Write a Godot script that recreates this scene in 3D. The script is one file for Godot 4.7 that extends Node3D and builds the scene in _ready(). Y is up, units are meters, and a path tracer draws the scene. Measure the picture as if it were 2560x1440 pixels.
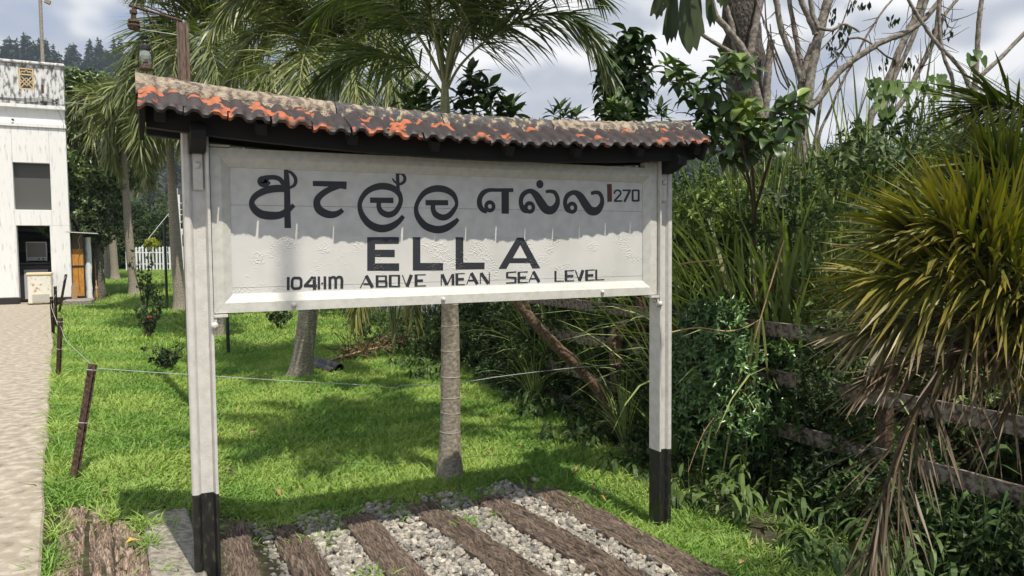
extends Node3D

# ---------------------------------------------------------------- mesh builder
class MB:
	var v := PackedVector3Array()
	var c := PackedColorArray()
	var ix := PackedInt32Array()
	var col := Color(1, 1, 1)
	var tinted := false
	func p(a: Vector3) -> int:
		v.append(a)
		c.append(col)
		return v.size() - 1
	func tri(a: Vector3, b: Vector3, d: Vector3) -> void:
		var k := v.size()
		v.append(a); v.append(b); v.append(d)
		c.append(col); c.append(col); c.append(col)
		ix.append(k); ix.append(k + 2); ix.append(k + 1)
	func quad(a: Vector3, b: Vector3, d: Vector3, e: Vector3) -> void:
		var k := v.size()
		v.append(a); v.append(b); v.append(d); v.append(e)
		c.append(col); c.append(col); c.append(col); c.append(col)
		ix.append(k); ix.append(k + 2); ix.append(k + 1)
		ix.append(k); ix.append(k + 3); ix.append(k + 2)
	func box(center: Vector3, size: Vector3, b := Basis(), r := 0.0) -> void:
		var h := size * 0.5
		if r <= 0.0:
			r = minf(h.x, minf(h.y, h.z)) * 0.12
		r = minf(r, minf(h.x, minf(h.y, h.z)) * 0.6)
		# bevelled box: for each corner, three points
		var pts := {}
		for sx in [-1.0, 1.0]:
			for sy in [-1.0, 1.0]:
				for sz in [-1.0, 1.0]:
					pts[Vector3i(sx, sy, sz)] = [
						center + b * Vector3(sx * h.x, sy * (h.y - r), sz * (h.z - r)),
						center + b * Vector3(sx * (h.x - r), sy * h.y, sz * (h.z - r)),
						center + b * Vector3(sx * (h.x - r), sy * (h.y - r), sz * h.z)]
		for ax in 3:
			for s in [-1, 1]:
				var q: Array[Vector3] = []
				for k in [[-1, -1], [1, -1], [1, 1], [-1, 1]]:
					var key := Vector3i()
					key[ax] = s
					key[(ax + 1) % 3] = k[0]
					key[(ax + 2) % 3] = k[1]
					q.append(pts[key][ax])
				if s > 0: quad(q[0], q[1], q[2], q[3])
				else: quad(q[0], q[3], q[2], q[1])
		for ax in 3:
			var b1 := (ax + 1) % 3
			var b2 := (ax + 2) % 3
			for s1 in [-1, 1]:
				for s2 in [-1, 1]:
					var k0 := Vector3i()
					k0[ax] = -1; k0[b1] = s1; k0[b2] = s2
					var k1 := Vector3i(k0)
					k1[ax] = 1
					if s1 * s2 < 0: quad(pts[k0][b1], pts[k1][b1], pts[k1][b2], pts[k0][b2])
					else: quad(pts[k0][b2], pts[k1][b2], pts[k1][b1], pts[k0][b1])
		for key in pts:
			var t: Array = pts[key]
			if key.x * key.y * key.z > 0: tri(t[0], t[1], t[2])
			else: tri(t[0], t[2], t[1])
	func tube(path: PackedVector3Array, radii: PackedFloat32Array, sides := 8, caps := true) -> void:
		var n := path.size()
		var first := v.size()
		var up := Vector3.UP
		var t0 := (path[1] - path[0]).normalized()
		if absf(t0.y) > 0.9: up = Vector3.RIGHT
		var side := t0.cross(up).normalized()
		for i in n:
			var t := (path[mini(i + 1, n - 1)] - path[maxi(i - 1, 0)]).normalized()
			side = (side - t * side.dot(t)).normalized()
			var bi := t.cross(side)
			for k in sides:
				var a := TAU * k / sides
				p(path[i] + (side * cos(a) + bi * sin(a)) * radii[i])
		for i in n - 1:
			for k in sides:
				var k2 := (k + 1) % sides
				var a := first + i * sides + k
				var b := first + i * sides + k2
				var d := first + (i + 1) * sides + k2
				var e := first + (i + 1) * sides + k
				ix.append(a); ix.append(d); ix.append(b)
				ix.append(a); ix.append(e); ix.append(d)
		if caps:
			for end in 2:
				var base := first + (n - 1) * sides * end
				var cp := path[(n - 1) * end]
				for k in sides:
					var a := v[base + k]
					var b := v[base + (k + 1) % sides]
					if end == 0: tri(cp, b, a)
					else: tri(cp, a, b)
	func rod(a: Vector3, b: Vector3, r: float, sides := 6, r2 := -1.0) -> void:
		tube(PackedVector3Array([a, b]), PackedFloat32Array([r, r if r2 < 0 else r2]), sides)
	func lathe(prof: PackedVector2Array, at: Vector3, sides := 16, b := Basis()) -> void:
		# profile from bottom to top, x = radius, y = height; sharp rings
		for i in prof.size() - 1:
			for k in sides:
				var a0 := TAU * k / sides
				var a1 := TAU * (k + 1) / sides
				var d0 := Vector3(cos(a0), 0, -sin(a0))
				var d1 := Vector3(cos(a1), 0, -sin(a1))
				var lo := Vector3(0, prof[i].y, 0)
				var hi := Vector3(0, prof[i + 1].y, 0)
				quad(at + b * (d0 * prof[i].x + lo), at + b * (d1 * prof[i].x + lo), at + b * (d1 * prof[i + 1].x + hi), at + b * (d0 * prof[i + 1].x + hi))
	func prism(poly: PackedVector2Array, xf: Transform3D, depth: float) -> void:
		var q := poly
		if Geometry2D.is_polygon_clockwise(q) == (xf.basis.determinant() > 0):
			q = poly.duplicate()
			q.reverse()
		var n := q.size()
		var f: Array[Vector3] = []
		var g: Array[Vector3] = []
		for a in q:
			f.append(xf * Vector3(a.x, a.y, 0))
			g.append(xf * Vector3(a.x, a.y, depth))
		for i in n:
			var j := (i + 1) % n
			quad(f[i], f[j], g[j], g[i])
		var t := Geometry2D.triangulate_polygon(q)
		var ccw := xf.basis.determinant() > 0
		for i in range(0, t.size(), 3):
			var a := t[i]
			var b := t[i + 1]
			var d := t[i + 2]
			if ((q[b] - q[a]).cross(q[d] - q[a]) > 0) != ccw:
				b = t[i + 2]
				d = t[i + 1]
			tri(g[a], g[b], g[d])
			tri(f[a], f[d], f[b])
	# a folded leaf: two faces on either side of the midrib, four faces when long
	func leaf(b: Vector3, dir: Vector3, up: Vector3, l: float, w: float, fold := 0.25, droop := 0.15) -> void:
		var s := dir.cross(up)
		if s.length_squared() < 1e-6: s = dir.cross(Vector3(0.3, 1, 0.2))
		s = s.normalized()
		var n := s.cross(dir).normalized()
		var m := b + dir * (l * 0.5) - n * (l * droop * 0.2)
		var t := b + dir * l - n * (l * droop)
		var le := b + dir * (l * 0.42) - s * (w * 0.5) + n * (w * fold)
		var ri := b + dir * (l * 0.42) + s * (w * 0.5) + n * (w * fold)
		var k := v.size()
		v.append(b); v.append(le); v.append(m); v.append(ri); v.append(t)
		for q in 5: c.append(col)
		ix.append_array(PackedInt32Array([k, k + 1, k + 2, k, k + 2, k + 3, k + 1, k + 4, k + 2, k + 2, k + 4, k + 3]))
	# an arching ribbon that bends under its weight
	func blade(b: Vector3, dir: Vector3, l: float, w: float, grav: float, segs := 4, twist := 0.0, tip := Color(-1, 0, 0)) -> void:
		var d := dir.normalized()
		var s := d.cross(Vector3.UP)
		if s.length_squared() < 1e-4: s = Vector3(cos(twist * 7.0), 0, sin(twist * 7.0))
		s = s.normalized().rotated(d, twist)
		var pos := b
		var k := v.size()
		var base := col
		for i in segs + 1:
			var t := float(i) / segs
			var ww := w * (0.55 + 1.3 * t) if t < 0.35 else w * (1.0 - pow((t - 0.35) / 0.65, 2.0))
			ww = minf(ww, w)
			var cc := base if tip.r < 0 else base.lerp(tip, t * t)
			if i == segs:
				v.append(pos)
				c.append(cc)
			else:
				v.append(pos - s * ww * 0.5)
				v.append(pos + s * ww * 0.5)
				c.append(cc); c.append(cc)
			if i < segs:
				d = (d + Vector3.DOWN * (grav / segs)).normalized()
				s = (s - d * s.dot(d)).normalized()
				pos += d * (l / segs)
		for i in segs:
			var a := k + i * 2
			if i == segs - 1:
				ix.append(a); ix.append(a + 2); ix.append(a + 1)
			else:
				ix.append(a); ix.append(a + 3); ix.append(a + 1)
				ix.append(a); ix.append(a + 2); ix.append(a + 3)
	func mesh(smooth := false, colors := false) -> ArrayMesh:
		var arr := []
		arr.resize(Mesh.ARRAY_MAX)
		arr[Mesh.ARRAY_VERTEX] = v
		arr[Mesh.ARRAY_INDEX] = ix
		if colors:
			arr[Mesh.ARRAY_COLOR] = c
		if smooth:
			var nn := PackedVector3Array()
			nn.resize(v.size())
			for i in range(0, ix.size(), 3):
				var a := ix[i]
				var b := ix[i + 2]
				var d := ix[i + 1]
				var fn := (v[b] - v[a]).cross(v[d] - v[a])
				nn[a] += fn; nn[b] += fn; nn[d] += fn
			for i in nn.size():
				nn[i] = nn[i].normalized()
			arr[Mesh.ARRAY_NORMAL] = nn
		var m := ArrayMesh.new()
		m.add_surface_from_arrays(Mesh.PRIMITIVE_TRIANGLES, arr)
		return m

# ---------------------------------------------------------------- naming helpers
var taken := {}
var rng := RandomNumberGenerator.new()
var M := {}

func numbered(called: String) -> String:
	if not taken.has(called):
		taken[called] = 0
		return called
	taken[called] += 1
	return "%s_%03d" % [called, taken[called]]

func tag(o: Node, label: String, category := "", group := "", kind := "") -> void:
	if label: o.set_meta("label", label)
	if category: o.set_meta("category", category)
	if group: o.set_meta("group", group)
	if kind: o.set_meta("kind", kind)

func thing(called: String, label: String, category: String, at := Vector3.ZERO, turn := 0.0, group := "") -> Node3D:
	var o := Node3D.new()
	o.name = numbered(called)
	add_child(o)
	o.position = at
	o.rotation.y = turn
	tag(o, label, category, group)
	return o

func part(called: String, m: Mesh, mat: Material, parent: Node, at := Transform3D(), label := "") -> MeshInstance3D:
	var o := MeshInstance3D.new()
	o.name = called
	o.mesh = m
	o.material_override = mat
	o.transform = at
	if label: o.set_meta("label", label)
	parent.add_child(o, true)
	return o

func group_part(called: String, parent: Node, at := Vector3.ZERO) -> Node3D:
	var o := Node3D.new()
	o.name = called
	o.position = at
	parent.add_child(o, true)
	return o

func solo(called: String, m: Mesh, mat: Material, label: String, category: String, group := "", kind := "") -> MeshInstance3D:
	var o := MeshInstance3D.new()
	o.name = numbered(called)
	o.mesh = m
	o.material_override = mat
	add_child(o)
	tag(o, label, category, group, kind)
	return o

func struct(called: String, m: Mesh, mat: Material) -> MeshInstance3D:
	var o := MeshInstance3D.new()
	o.name = numbered(called)
	o.mesh = m
	o.material_override = mat
	add_child(o)
	o.set_meta("kind", "structure")
	return o

func multi(called: String, m: Mesh, mat: Material, xf: Array[Transform3D], parent: Node, colors := PackedColorArray()) -> MultiMeshInstance3D:
	var mm := MultiMesh.new()
	mm.transform_format = MultiMesh.TRANSFORM_3D
	mm.use_colors = colors.size() > 0
	mm.mesh = m
	mm.instance_count = xf.size()
	for i in xf.size():
		mm.set_instance_transform(i, xf[i])
		if colors.size(): mm.set_instance_color(i, colors[i])
	var o := MultiMeshInstance3D.new()
	o.name = numbered(called) if parent == self else called
	o.multimesh = mm
	o.material_override = mat
	parent.add_child(o, true)
	o.set_meta("kind", "stuff")
	return o

# ---------------------------------------------------------------- materials
func lin(r: float, g: float, b: float) -> Color:
	return Color(r, g, b).linear_to_srgb()

func noise(freq: float, kind := FastNoiseLite.TYPE_SIMPLEX_SMOOTH, oct := 4, sd := 1, ftype := FastNoiseLite.FRACTAL_FBM) -> FastNoiseLite:
	var n := FastNoiseLite.new()
	n.noise_type = kind
	n.frequency = freq
	n.fractal_octaves = oct
	n.fractal_type = ftype
	n.seed = sd
	return n

func ntex(n: FastNoiseLite, ramp := [], size := 512, hard := false) -> NoiseTexture2D:
	var t := NoiseTexture2D.new()
	t.width = size
	t.height = size
	t.seamless = true
	t.noise = n
	if ramp.size():
		var g := Gradient.new()
		var offs := PackedFloat32Array()
		var cols := PackedColorArray()
		for r in ramp:
			offs.append(r[0])
			cols.append(r[1])
		g.offsets = offs
		g.colors = cols
		if hard: g.interpolation_mode = Gradient.GRADIENT_INTERPOLATE_CONSTANT
		t.color_ramp = g
	return t

# tex: colour texture or null; bump: height texture or null; scale in repeats per metre
func surf(col: Color, rough := 0.8, tex: Texture2D = null, scale := Vector3.ONE, bump: Texture2D = null, depth := 0.5, world := true) -> StandardMaterial3D:
	var m := StandardMaterial3D.new()
	m.albedo_color = col
	m.roughness = rough
	if tex: m.albedo_texture = tex
	if bump:
		m.heightmap_enabled = true
		m.heightmap_texture = bump
		m.heightmap_scale = depth
	if tex or bump:
		m.uv1_triplanar = true
		m.uv1_world_triplanar = world
		m.uv1_scale = scale
		m.uv1_triplanar_sharpness = 7.0
	return m

func leafmat(rough := 0.45, through := 0.7, spec := 0.5) -> StandardMaterial3D:
	var m := StandardMaterial3D.new()
	m.vertex_color_use_as_albedo = true
	m.roughness = rough
	m.metallic_specular = spec
	m.backlight_enabled = true
	m.backlight = Color(through * 0.9, through, through * 0.35)
	m.cull_mode = BaseMaterial3D.CULL_DISABLED
	return m

func rr(a: float, b: float) -> float:
	return rng.randf_range(a, b)

func rdir() -> Vector3:
	var z := rr(-1, 1)
	var a := rr(0, TAU)
	var s := sqrt(1 - z * z)
	return Vector3(s * cos(a), z, s * sin(a))

func tone(a: Color, b: Color, spread := 0.25) -> Color:
	var k := a.lerp(b, rng.randf())
	var f := rr(1 - spread, 1 + spread)
	return Color(k.r * f, k.g * f, k.b * f)

func spline(pts: PackedVector3Array, per: int) -> PackedVector3Array:
	var out := PackedVector3Array()
	var n := pts.size()
	for i in n - 1:
		var a := pts[maxi(i - 1, 0)]
		var b := pts[i]
		var d := pts[i + 1]
		var e := pts[mini(i + 2, n - 1)]
		for k in per:
			out.append(b.cubic_interpolate(d, a, e, float(k) / per))
	out.append(pts[n - 1])
	return out

func height(x: float, z: float) -> float:
	var left := 0.22 * smoothstep(0.45, -0.4, x) * smoothstep(1.4, 0.2, x)
	var x0 := -2.2 - maxf(0.0, -z - 22.0) * 0.3
	var rise := 0.03 * clampf(-z - 8.0, 0.0, 19.0) * smoothstep(x0, x0 + 2.0, x)
	var bank := smoothstep(4.3, 6.6, x) * 0.9 * smoothstep(-16.0, -8.0, z)
	var dip := -0.06 * exp(-(pow((x - 2.5) / 0.45, 2.0) + pow((z + 0.02) / 0.5, 2.0)))
	return maxf(left, rise) + bank + dip


func make_sky() -> ImageTexture:
	var w := 1024
	var h := 512
	var im := Image.create(w, h, false, Image.FORMAT_RGBF)
	var n1 := noise(1.5, FastNoiseLite.TYPE_SIMPLEX_SMOOTH, 6, 11)
	var n2 := noise(4.5, FastNoiseLite.TYPE_SIMPLEX_SMOOTH, 5, 5)
	for y in h:
		var el := PI * (0.5 - (y + 0.5) / h)
		for x in w:
			var az := TAU * (x + 0.5) / w
			var d := Vector3(cos(el) * cos(az), sin(el), cos(el) * sin(az))
			var up := clampf(d.y, 0.0, 1.0)
			var blue := Color(0.46, 0.56, 0.72).lerp(Color(0.16, 0.30, 0.62), pow(up, 0.6))
			# clouds lie on a flat layer seen in perspective
			var q := d / (0.35 + maxf(d.y, 0.0)) * 0.8
			var a := n1.get_noise_3d(q.x, q.y * 1.6, q.z)
			var b := n2.get_noise_3d(q.x, q.y * 1.6, q.z)
			var cover := smoothstep(-0.46, -0.10, a + b * 0.3)
			var lit := smoothstep(-0.22, 0.34, b + a * 0.6)
			var cloud := Color(0.60, 0.64, 0.72).lerp(Color(1.25, 1.24, 1.22), lit)
			var k := blue.lerp(cloud, cover * 0.95)
			k = k.lerp(Color(0.66, 0.69, 0.75), 0.55 * (1.0 - smoothstep(0.0, 0.35, up)))
			im.set_pixel(x, y, k)
	return ImageTexture.create_from_image(im)

func _ready() -> void:
	rng.seed = 20240
	# ---- camera
	var cam := Camera3D.new()
	cam.name = "camera"
	cam.fov = rad_to_deg(2.0 * atan(720.0 / 1890.0))
	cam.near = 0.05
	cam.far = 4000.0
	add_child(cam)
	cam.transform = Transform3D(Basis(Vector3.UP, deg_to_rad(-26.25)) * Basis(Vector3.RIGHT, deg_to_rad(-3.12)) * Basis(Vector3.BACK, deg_to_rad(-0.457)), Vector3(-0.299, 1.68, 3.666))
	cam.current = true
	# ---- sky, sun, exposure
	var we := WorldEnvironment.new()
	we.name = "environment"
	var env := Environment.new()
	env.background_mode = Environment.BG_SKY
	var sm := PanoramaSkyMaterial.new()
	sm.panorama = make_sky()
	var sky := Sky.new()
	sky.sky_material = sm
	env.sky = sky
	env.background_energy_multiplier = 0.86
	env.fog_enabled = true
	env.fog_density = 0.0004
	env.fog_light_color = Color(0.78, 0.84, 0.93)
	env.tonemap_mode = Environment.TONE_MAPPER_LINEAR
	env.tonemap_exposure = 1.08
	env.sdfgi_enabled = true
	env.ssao_enabled = true
	env.ssil_enabled = true
	we.environment = env
	add_child(we)
	var sun := DirectionalLight3D.new()
	sun.name = "sun"
	sun.light_energy = 1.6
	sun.light_color = Color(1.0, 0.965, 0.9)
	sun.light_angular_distance = 0.5
	sun.shadow_enabled = true
	add_child(sun)
	sun.transform.basis = Basis.looking_at(Vector3(-0.075, -1.0, -0.52).normalized(), Vector3.RIGHT)

	materials()
	setting()
	station_sign()
	sleepers_and_gravel()
	left_side()
	lamp_post()
	fences()
	palms()
	right_side()
	small_things()
	grass()

func patchy(size: int, metres: float, sd: int) -> ImageTexture:
	var im := Image.create(size, size, false, Image.FORMAT_L8)
	var ridge := noise(1.0, FastNoiseLite.TYPE_SIMPLEX_SMOOTH, 3, sd, FastNoiseLite.FRACTAL_RIDGED)
	var mask := noise(1.0, FastNoiseLite.TYPE_SIMPLEX_SMOOTH, 3, sd + 1)
	for y in size:
		for x in size:
			var p := Vector2(x, y) * (metres / size)
			var r := ridge.get_noise_2d(p.x * 34.0, p.y * 52.0)
			var m := smoothstep(-0.05, 0.45, mask.get_noise_2d(p.x * 5.0, p.y * 5.0))
			var v := smoothstep(0.35, 0.85, r) * m
			im.set_pixel(x, y, Color(v, v, v))
	return ImageTexture.create_from_image(im)

func materials() -> void:
	var grain := noise(0.02, FastNoiseLite.TYPE_SIMPLEX_SMOOTH, 5, 3)
	M.grain = ntex(grain)
	M.grit = ntex(noise(0.2, FastNoiseLite.TYPE_SIMPLEX_SMOOTH, 4, 18))
	M.fine = ntex(noise(0.08, FastNoiseLite.TYPE_SIMPLEX_SMOOTH, 4, 8))
	# white sign paint: faint mottling, blistered relief
	var mott := ntex(noise(0.012, FastNoiseLite.TYPE_SIMPLEX_SMOOTH, 5, 21), [[0.0, lin(0.52, 0.52, 0.50)], [0.35, lin(0.575, 0.58, 0.57)], [0.6, lin(0.61, 0.61, 0.60)], [1.0, lin(0.66, 0.66, 0.65)]])
	# blisters in patches: ridged wrinkles where a broad mask allows them
	M.peel = patchy(1024, 2.4, 31)
	M.panel = surf(Color(1, 1, 1), 0.55, mott, Vector3(0.41, 0.41, 0.41), M.peel, 0.3)
	M.panel_smooth = surf(Color(1, 1, 1), 0.5, mott, Vector3(1.7, 1.7, 1.7), M.fine, 0.03)
	M.frame = surf(Color(0.98, 0.98, 0.96), 0.5, mott, Vector3(3, 3, 3), M.fine, 0.05)
	M.steel_white = surf(Color(0.99, 0.98, 0.97), 0.5, mott, Vector3(2.5, 2.5, 2.5), M.fine, 0.09)
	M.letter = surf(lin(0.016, 0.019, 0.027), 0.45, null)
	M.letter_low = surf(lin(0.024, 0.027, 0.035), 0.5, null, Vector3(0.41, 0.41, 0.41), M.peel, 0.4)
	M.letter_red = surf(lin(0.10, 0.020, 0.020), 0.5)
	var blk := ntex(noise(0.02, FastNoiseLite.TYPE_SIMPLEX_SMOOTH, 5, 41), [[0.0, lin(0.012, 0.012, 0.012)], [0.6, lin(0.02, 0.02, 0.02)], [0.78, lin(0.045, 0.05, 0.03)], [1.0, lin(0.11, 0.11, 0.08)]])
	M.black = surf(Color(1, 1, 1), 0.4, blk, Vector3(3, 1.2, 3), M.fine, 0.08)
	M.tar = surf(lin(0.008, 0.0075, 0.008), 0.85, null, Vector3(4, 4, 4), M.fine, 0.1)
	# roof tiles: dark coating flaking off orange clay
	var flake := noise(0.006, FastNoiseLite.TYPE_SIMPLEX_SMOOTH, 7, 57)
	var coat := [[0.0, lin(0.022, 0.019, 0.021)], [0.35, lin(0.045, 0.036, 0.038)], [0.52, lin(0.030, 0.025, 0.027)]]
	var clay := [lin(0.40, 0.118, 0.05), lin(0.45, 0.145, 0.065)]
	M.tile = surf(Color(1, 1, 1), 0.6, ntex(flake, coat + [[0.636, lin(0.045, 0.034, 0.035)], [0.642, clay[0]], [1.0, clay[1]]], 1024), Vector3(0.9, 0.9, 0.9), M.fine, 0.08)
	M.tile_dark = surf(Color(1, 1, 1), 0.6, ntex(noise(0.006, FastNoiseLite.TYPE_SIMPLEX_SMOOTH, 7, 61), coat + [[0.705, lin(0.055, 0.042, 0.042)], [0.711, clay[0]], [1.0, clay[1]]], 1024), Vector3(0.9, 0.9, 0.9), M.fine, 0.08)
	var mortar := noise(0.015, FastNoiseLite.TYPE_SIMPLEX_SMOOTH, 6, 71)
	M.mortar = surf(Color(1, 1, 1), 0.95, ntex(mortar, [[0.0, lin(0.07, 0.06, 0.055)], [0.34, lin(0.14, 0.115, 0.10)], [0.46, lin(0.28, 0.225, 0.175)], [0.62, lin(0.37, 0.31, 0.24)], [1.0, lin(0.47, 0.41, 0.32)]]), Vector3(2.3, 2.3, 2.3), M.fine, 0.9)
	M.mortar_dark = surf(Color(1, 1, 1), 0.9, ntex(mortar, [[0.0, lin(0.05, 0.048, 0.05)], [0.5, lin(0.10, 0.094, 0.096)], [0.62, lin(0.13, 0.12, 0.12)], [0.66, lin(0.40, 0.33, 0.22)], [1.0, lin(0.5, 0.43, 0.3)]]), Vector3(2.6, 2.6, 2.6), M.fine, 0.9)
	# weathered wood (grain runs along z), rust
	# ridged noise: the crests are the dark open checks of the grain
	var wood := ntex(noise(0.011, FastNoiseLite.TYPE_SIMPLEX_SMOOTH, 5, 81, FastNoiseLite.FRACTAL_RIDGED), [[0.0, lin(0.25, 0.20, 0.165)], [0.3, lin(0.185, 0.143, 0.113)], [0.55, lin(0.125, 0.092, 0.070)], [0.72, lin(0.075, 0.053, 0.040)], [0.84, lin(0.022, 0.016, 0.012)], [1.0, lin(0.010, 0.008, 0.006)]], 1024)
	M.sleeper = surf(Color(1, 1, 1), 0.92, wood, Vector3(5.5, 5.5, 0.5), M.grain, 0.25)
	M.plank = surf(Color(1.35, 1.35, 1.35), 0.92, wood, Vector3(5, 5, 0.45), M.grain, 0.2)
	var rust := ntex(noise(0.02, FastNoiseLite.TYPE_SIMPLEX_SMOOTH, 6, 91), [[0.0, lin(0.02, 0.013, 0.01)], [0.4, lin(0.05, 0.03, 0.022)], [0.6, lin(0.10, 0.055, 0.035)], [1.0, lin(0.16, 0.10, 0.07)]])
	M.rust = surf(Color(1, 1, 1), 0.8, rust, Vector3(3, 3, 3), M.fine, 0.15)
	M.rust_pale = surf(Color(1, 1, 1), 0.85, ntex(noise(0.014, FastNoiseLite.TYPE_SIMPLEX_SMOOTH, 6, 95), [[0.0, lin(0.05, 0.03, 0.022)], [0.36, lin(0.12, 0.08, 0.06)], [0.5, lin(0.2, 0.175, 0.145)], [1.0, lin(0.33, 0.31, 0.27)]]), Vector3(3, 3, 3), M.fine, 0.4)
	M.rail_rust = surf(Color(1, 1, 1), 0.75, ntex(noise(0.02, FastNoiseLite.TYPE_SIMPLEX_SMOOTH, 5, 97), [[0.0, lin(0.07, 0.048, 0.036)], [0.5, lin(0.15, 0.105, 0.08)], [1.0, lin(0.24, 0.18, 0.14)]]), Vector3(4, 0.8, 4), M.fine, 0.1)
	M.dark_metal = surf(lin(0.02, 0.02, 0.02), 0.5, null, Vector3(4, 4, 4), M.fine, 0.05)
	# concrete, ground, stone
	M.platform = surf(Color(1, 1, 1), 0.92, ntex(noise(0.010, FastNoiseLite.TYPE_SIMPLEX_SMOOTH, 7, 101), [[0.0, lin(0.15, 0.13, 0.105)], [0.25, lin(0.29, 0.25, 0.20)], [0.6, lin(0.35, 0.305, 0.25)], [0.7, lin(0.42, 0.37, 0.31)], [1.0, lin(0.47, 0.42, 0.355)]], 1024), Vector3(0.8, 1.0, 0.8), M.grit, 0.35)
	M.concrete = surf(Color(1, 1, 1), 0.95, ntex(noise(0.02, FastNoiseLite.TYPE_SIMPLEX_SMOOTH, 6, 105), [[0.0, lin(0.10, 0.09, 0.08)], [0.5, lin(0.27, 0.25, 0.21)], [1.0, lin(0.42, 0.39, 0.33)]]), Vector3(1.8, 1.8, 1.8), M.fine, 0.6)
	M.soil = surf(Color(1, 1, 1), 1.0, ntex(noise(0.03, FastNoiseLite.TYPE_SIMPLEX_SMOOTH, 6, 111), [[0.0, lin(0.022, 0.018, 0.011)], [0.5, lin(0.05, 0.045, 0.022)], [0.75, lin(0.06, 0.075, 0.022)], [1.0, lin(0.14, 0.10, 0.055)]]), Vector3(0.9, 0.9, 0.9), M.fine, 1.5)
	var stone := ntex(noise(0.02, FastNoiseLite.TYPE_SIMPLEX_SMOOTH, 5, 121), [[0.0, lin(0.16, 0.155, 0.14)], [0.4, lin(0.31, 0.30, 0.28)], [0.6, lin(0.42, 0.40, 0.37)], [1.0, lin(0.58, 0.56, 0.52)]])
	M.stones = []
	for k in [Color(1, 0.985, 0.96), Color(0.86, 0.86, 0.85), Color(0.93, 0.905, 0.87), Color(0.74, 0.74, 0.74), Color(1.1, 1.08, 1.04)]:
		M.stones.append(surf(k, 0.9, stone, Vector3(2.6, 2.6, 2.6), M.fine, 0.4))
	M.gravel_bed = surf(Color(1, 1, 1), 0.95, ntex(noise(0.06, FastNoiseLite.TYPE_SIMPLEX_SMOOTH, 5, 125), [[0.0, lin(0.05, 0.042, 0.035)], [0.5, lin(0.13, 0.115, 0.10)], [1.0, lin(0.3, 0.28, 0.25)]]), Vector3(2, 2, 2), M.fine, 2.0)
	# stained white render of the building
	M.render = surf(Color(1, 1, 1), 0.85, ntex(noise(0.010, FastNoiseLite.TYPE_SIMPLEX_SMOOTH, 6, 131), [[0.0, lin(0.46, 0.47, 0.48)], [0.22, lin(0.72, 0.73, 0.74)], [0.34, lin(0.78, 0.79, 0.80)], [1.0, lin(0.82, 0.82, 0.82)]]), Vector3(2.2, 0.32, 2.2), M.fine, 0.3)
	M.render_stained = surf(Color(1, 1, 1), 0.9, ntex(noise(0.013, FastNoiseLite.TYPE_SIMPLEX_SMOOTH, 6, 133), [[0.0, lin(0.06, 0.062, 0.065)], [0.36, lin(0.28, 0.29, 0.30)], [0.5, lin(0.60, 0.61, 0.62)], [1.0, lin(0.76, 0.77, 0.78)]]), Vector3(1.6, 0.5, 1.6), M.fine, 0.4)
	M.white = surf(lin(0.72, 0.73, 0.75), 0.6)
	M.white_fence = surf(Color(1, 1, 1), 0.7, ntex(noise(0.02, FastNoiseLite.TYPE_SIMPLEX_SMOOTH, 4, 137), [[0.0, lin(0.55, 0.58, 0.60)], [0.4, lin(0.76, 0.79, 0.81)], [1.0, lin(0.82, 0.84, 0.85)]]), Vector3(1.5, 1.5, 1.5))
	M.cream = surf(lin(0.62, 0.47, 0.25), 0.8)
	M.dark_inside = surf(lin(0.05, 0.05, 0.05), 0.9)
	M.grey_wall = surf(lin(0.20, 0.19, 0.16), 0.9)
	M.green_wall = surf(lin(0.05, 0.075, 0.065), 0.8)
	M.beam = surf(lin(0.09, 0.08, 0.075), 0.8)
	M.orange_ply = surf(Color(1, 1, 1), 0.6, ntex(noise(0.015, FastNoiseLite.TYPE_SIMPLEX_SMOOTH, 5, 141), [[0.0, lin(0.36, 0.15, 0.025)], [0.5, lin(0.52, 0.235, 0.04)], [1.0, lin(0.6, 0.3, 0.06)]]), Vector3(3, 0.6, 3))
	M.brown_ply = surf(lin(0.13, 0.095, 0.055), 0.7)
	M.card = surf(lin(0.34, 0.23, 0.12), 0.9)
	M.tin = surf(lin(0.55, 0.58, 0.62), 0.4)
	M.enamel = surf(Color(1, 1, 1), 0.4, ntex(noise(0.012, FastNoiseLite.TYPE_SIMPLEX_SMOOTH, 6, 145), [[0.0, lin(0.28, 0.12, 0.04)], [0.2, lin(0.45, 0.26, 0.1)], [0.28, lin(0.70, 0.68, 0.60)], [1.0, lin(0.78, 0.77, 0.71)]]), Vector3(1.2, 1.2, 1.2))
	M.cream_lid = surf(lin(0.66, 0.56, 0.34), 0.5)
	M.grey_door = surf(lin(0.42, 0.42, 0.47), 0.5)
	M.clay_roof = surf(lin(0.36, 0.12, 0.07), 0.9)
	M.maroon = surf(lin(0.07, 0.022, 0.022), 0.8)
	M.straw = surf(lin(0.45, 0.30, 0.16), 0.9)
	M.wire = surf(lin(0.42, 0.44, 0.45), 0.5)
	M.cable = surf(lin(0.03, 0.03, 0.03), 0.6)
	M.green_steel = surf(lin(0.012, 0.028, 0.022), 0.5)
	M.pipe = surf(lin(0.035, 0.036, 0.04), 0.55)
	M.pole = surf(Color(1, 1, 1), 0.8, ntex(noise(0.02, FastNoiseLite.TYPE_SIMPLEX_SMOOTH, 4, 147), [[0.0, lin(0.16, 0.13, 0.11)], [1.0, lin(0.42, 0.38, 0.34)]]), Vector3(2, 2, 2))
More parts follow.
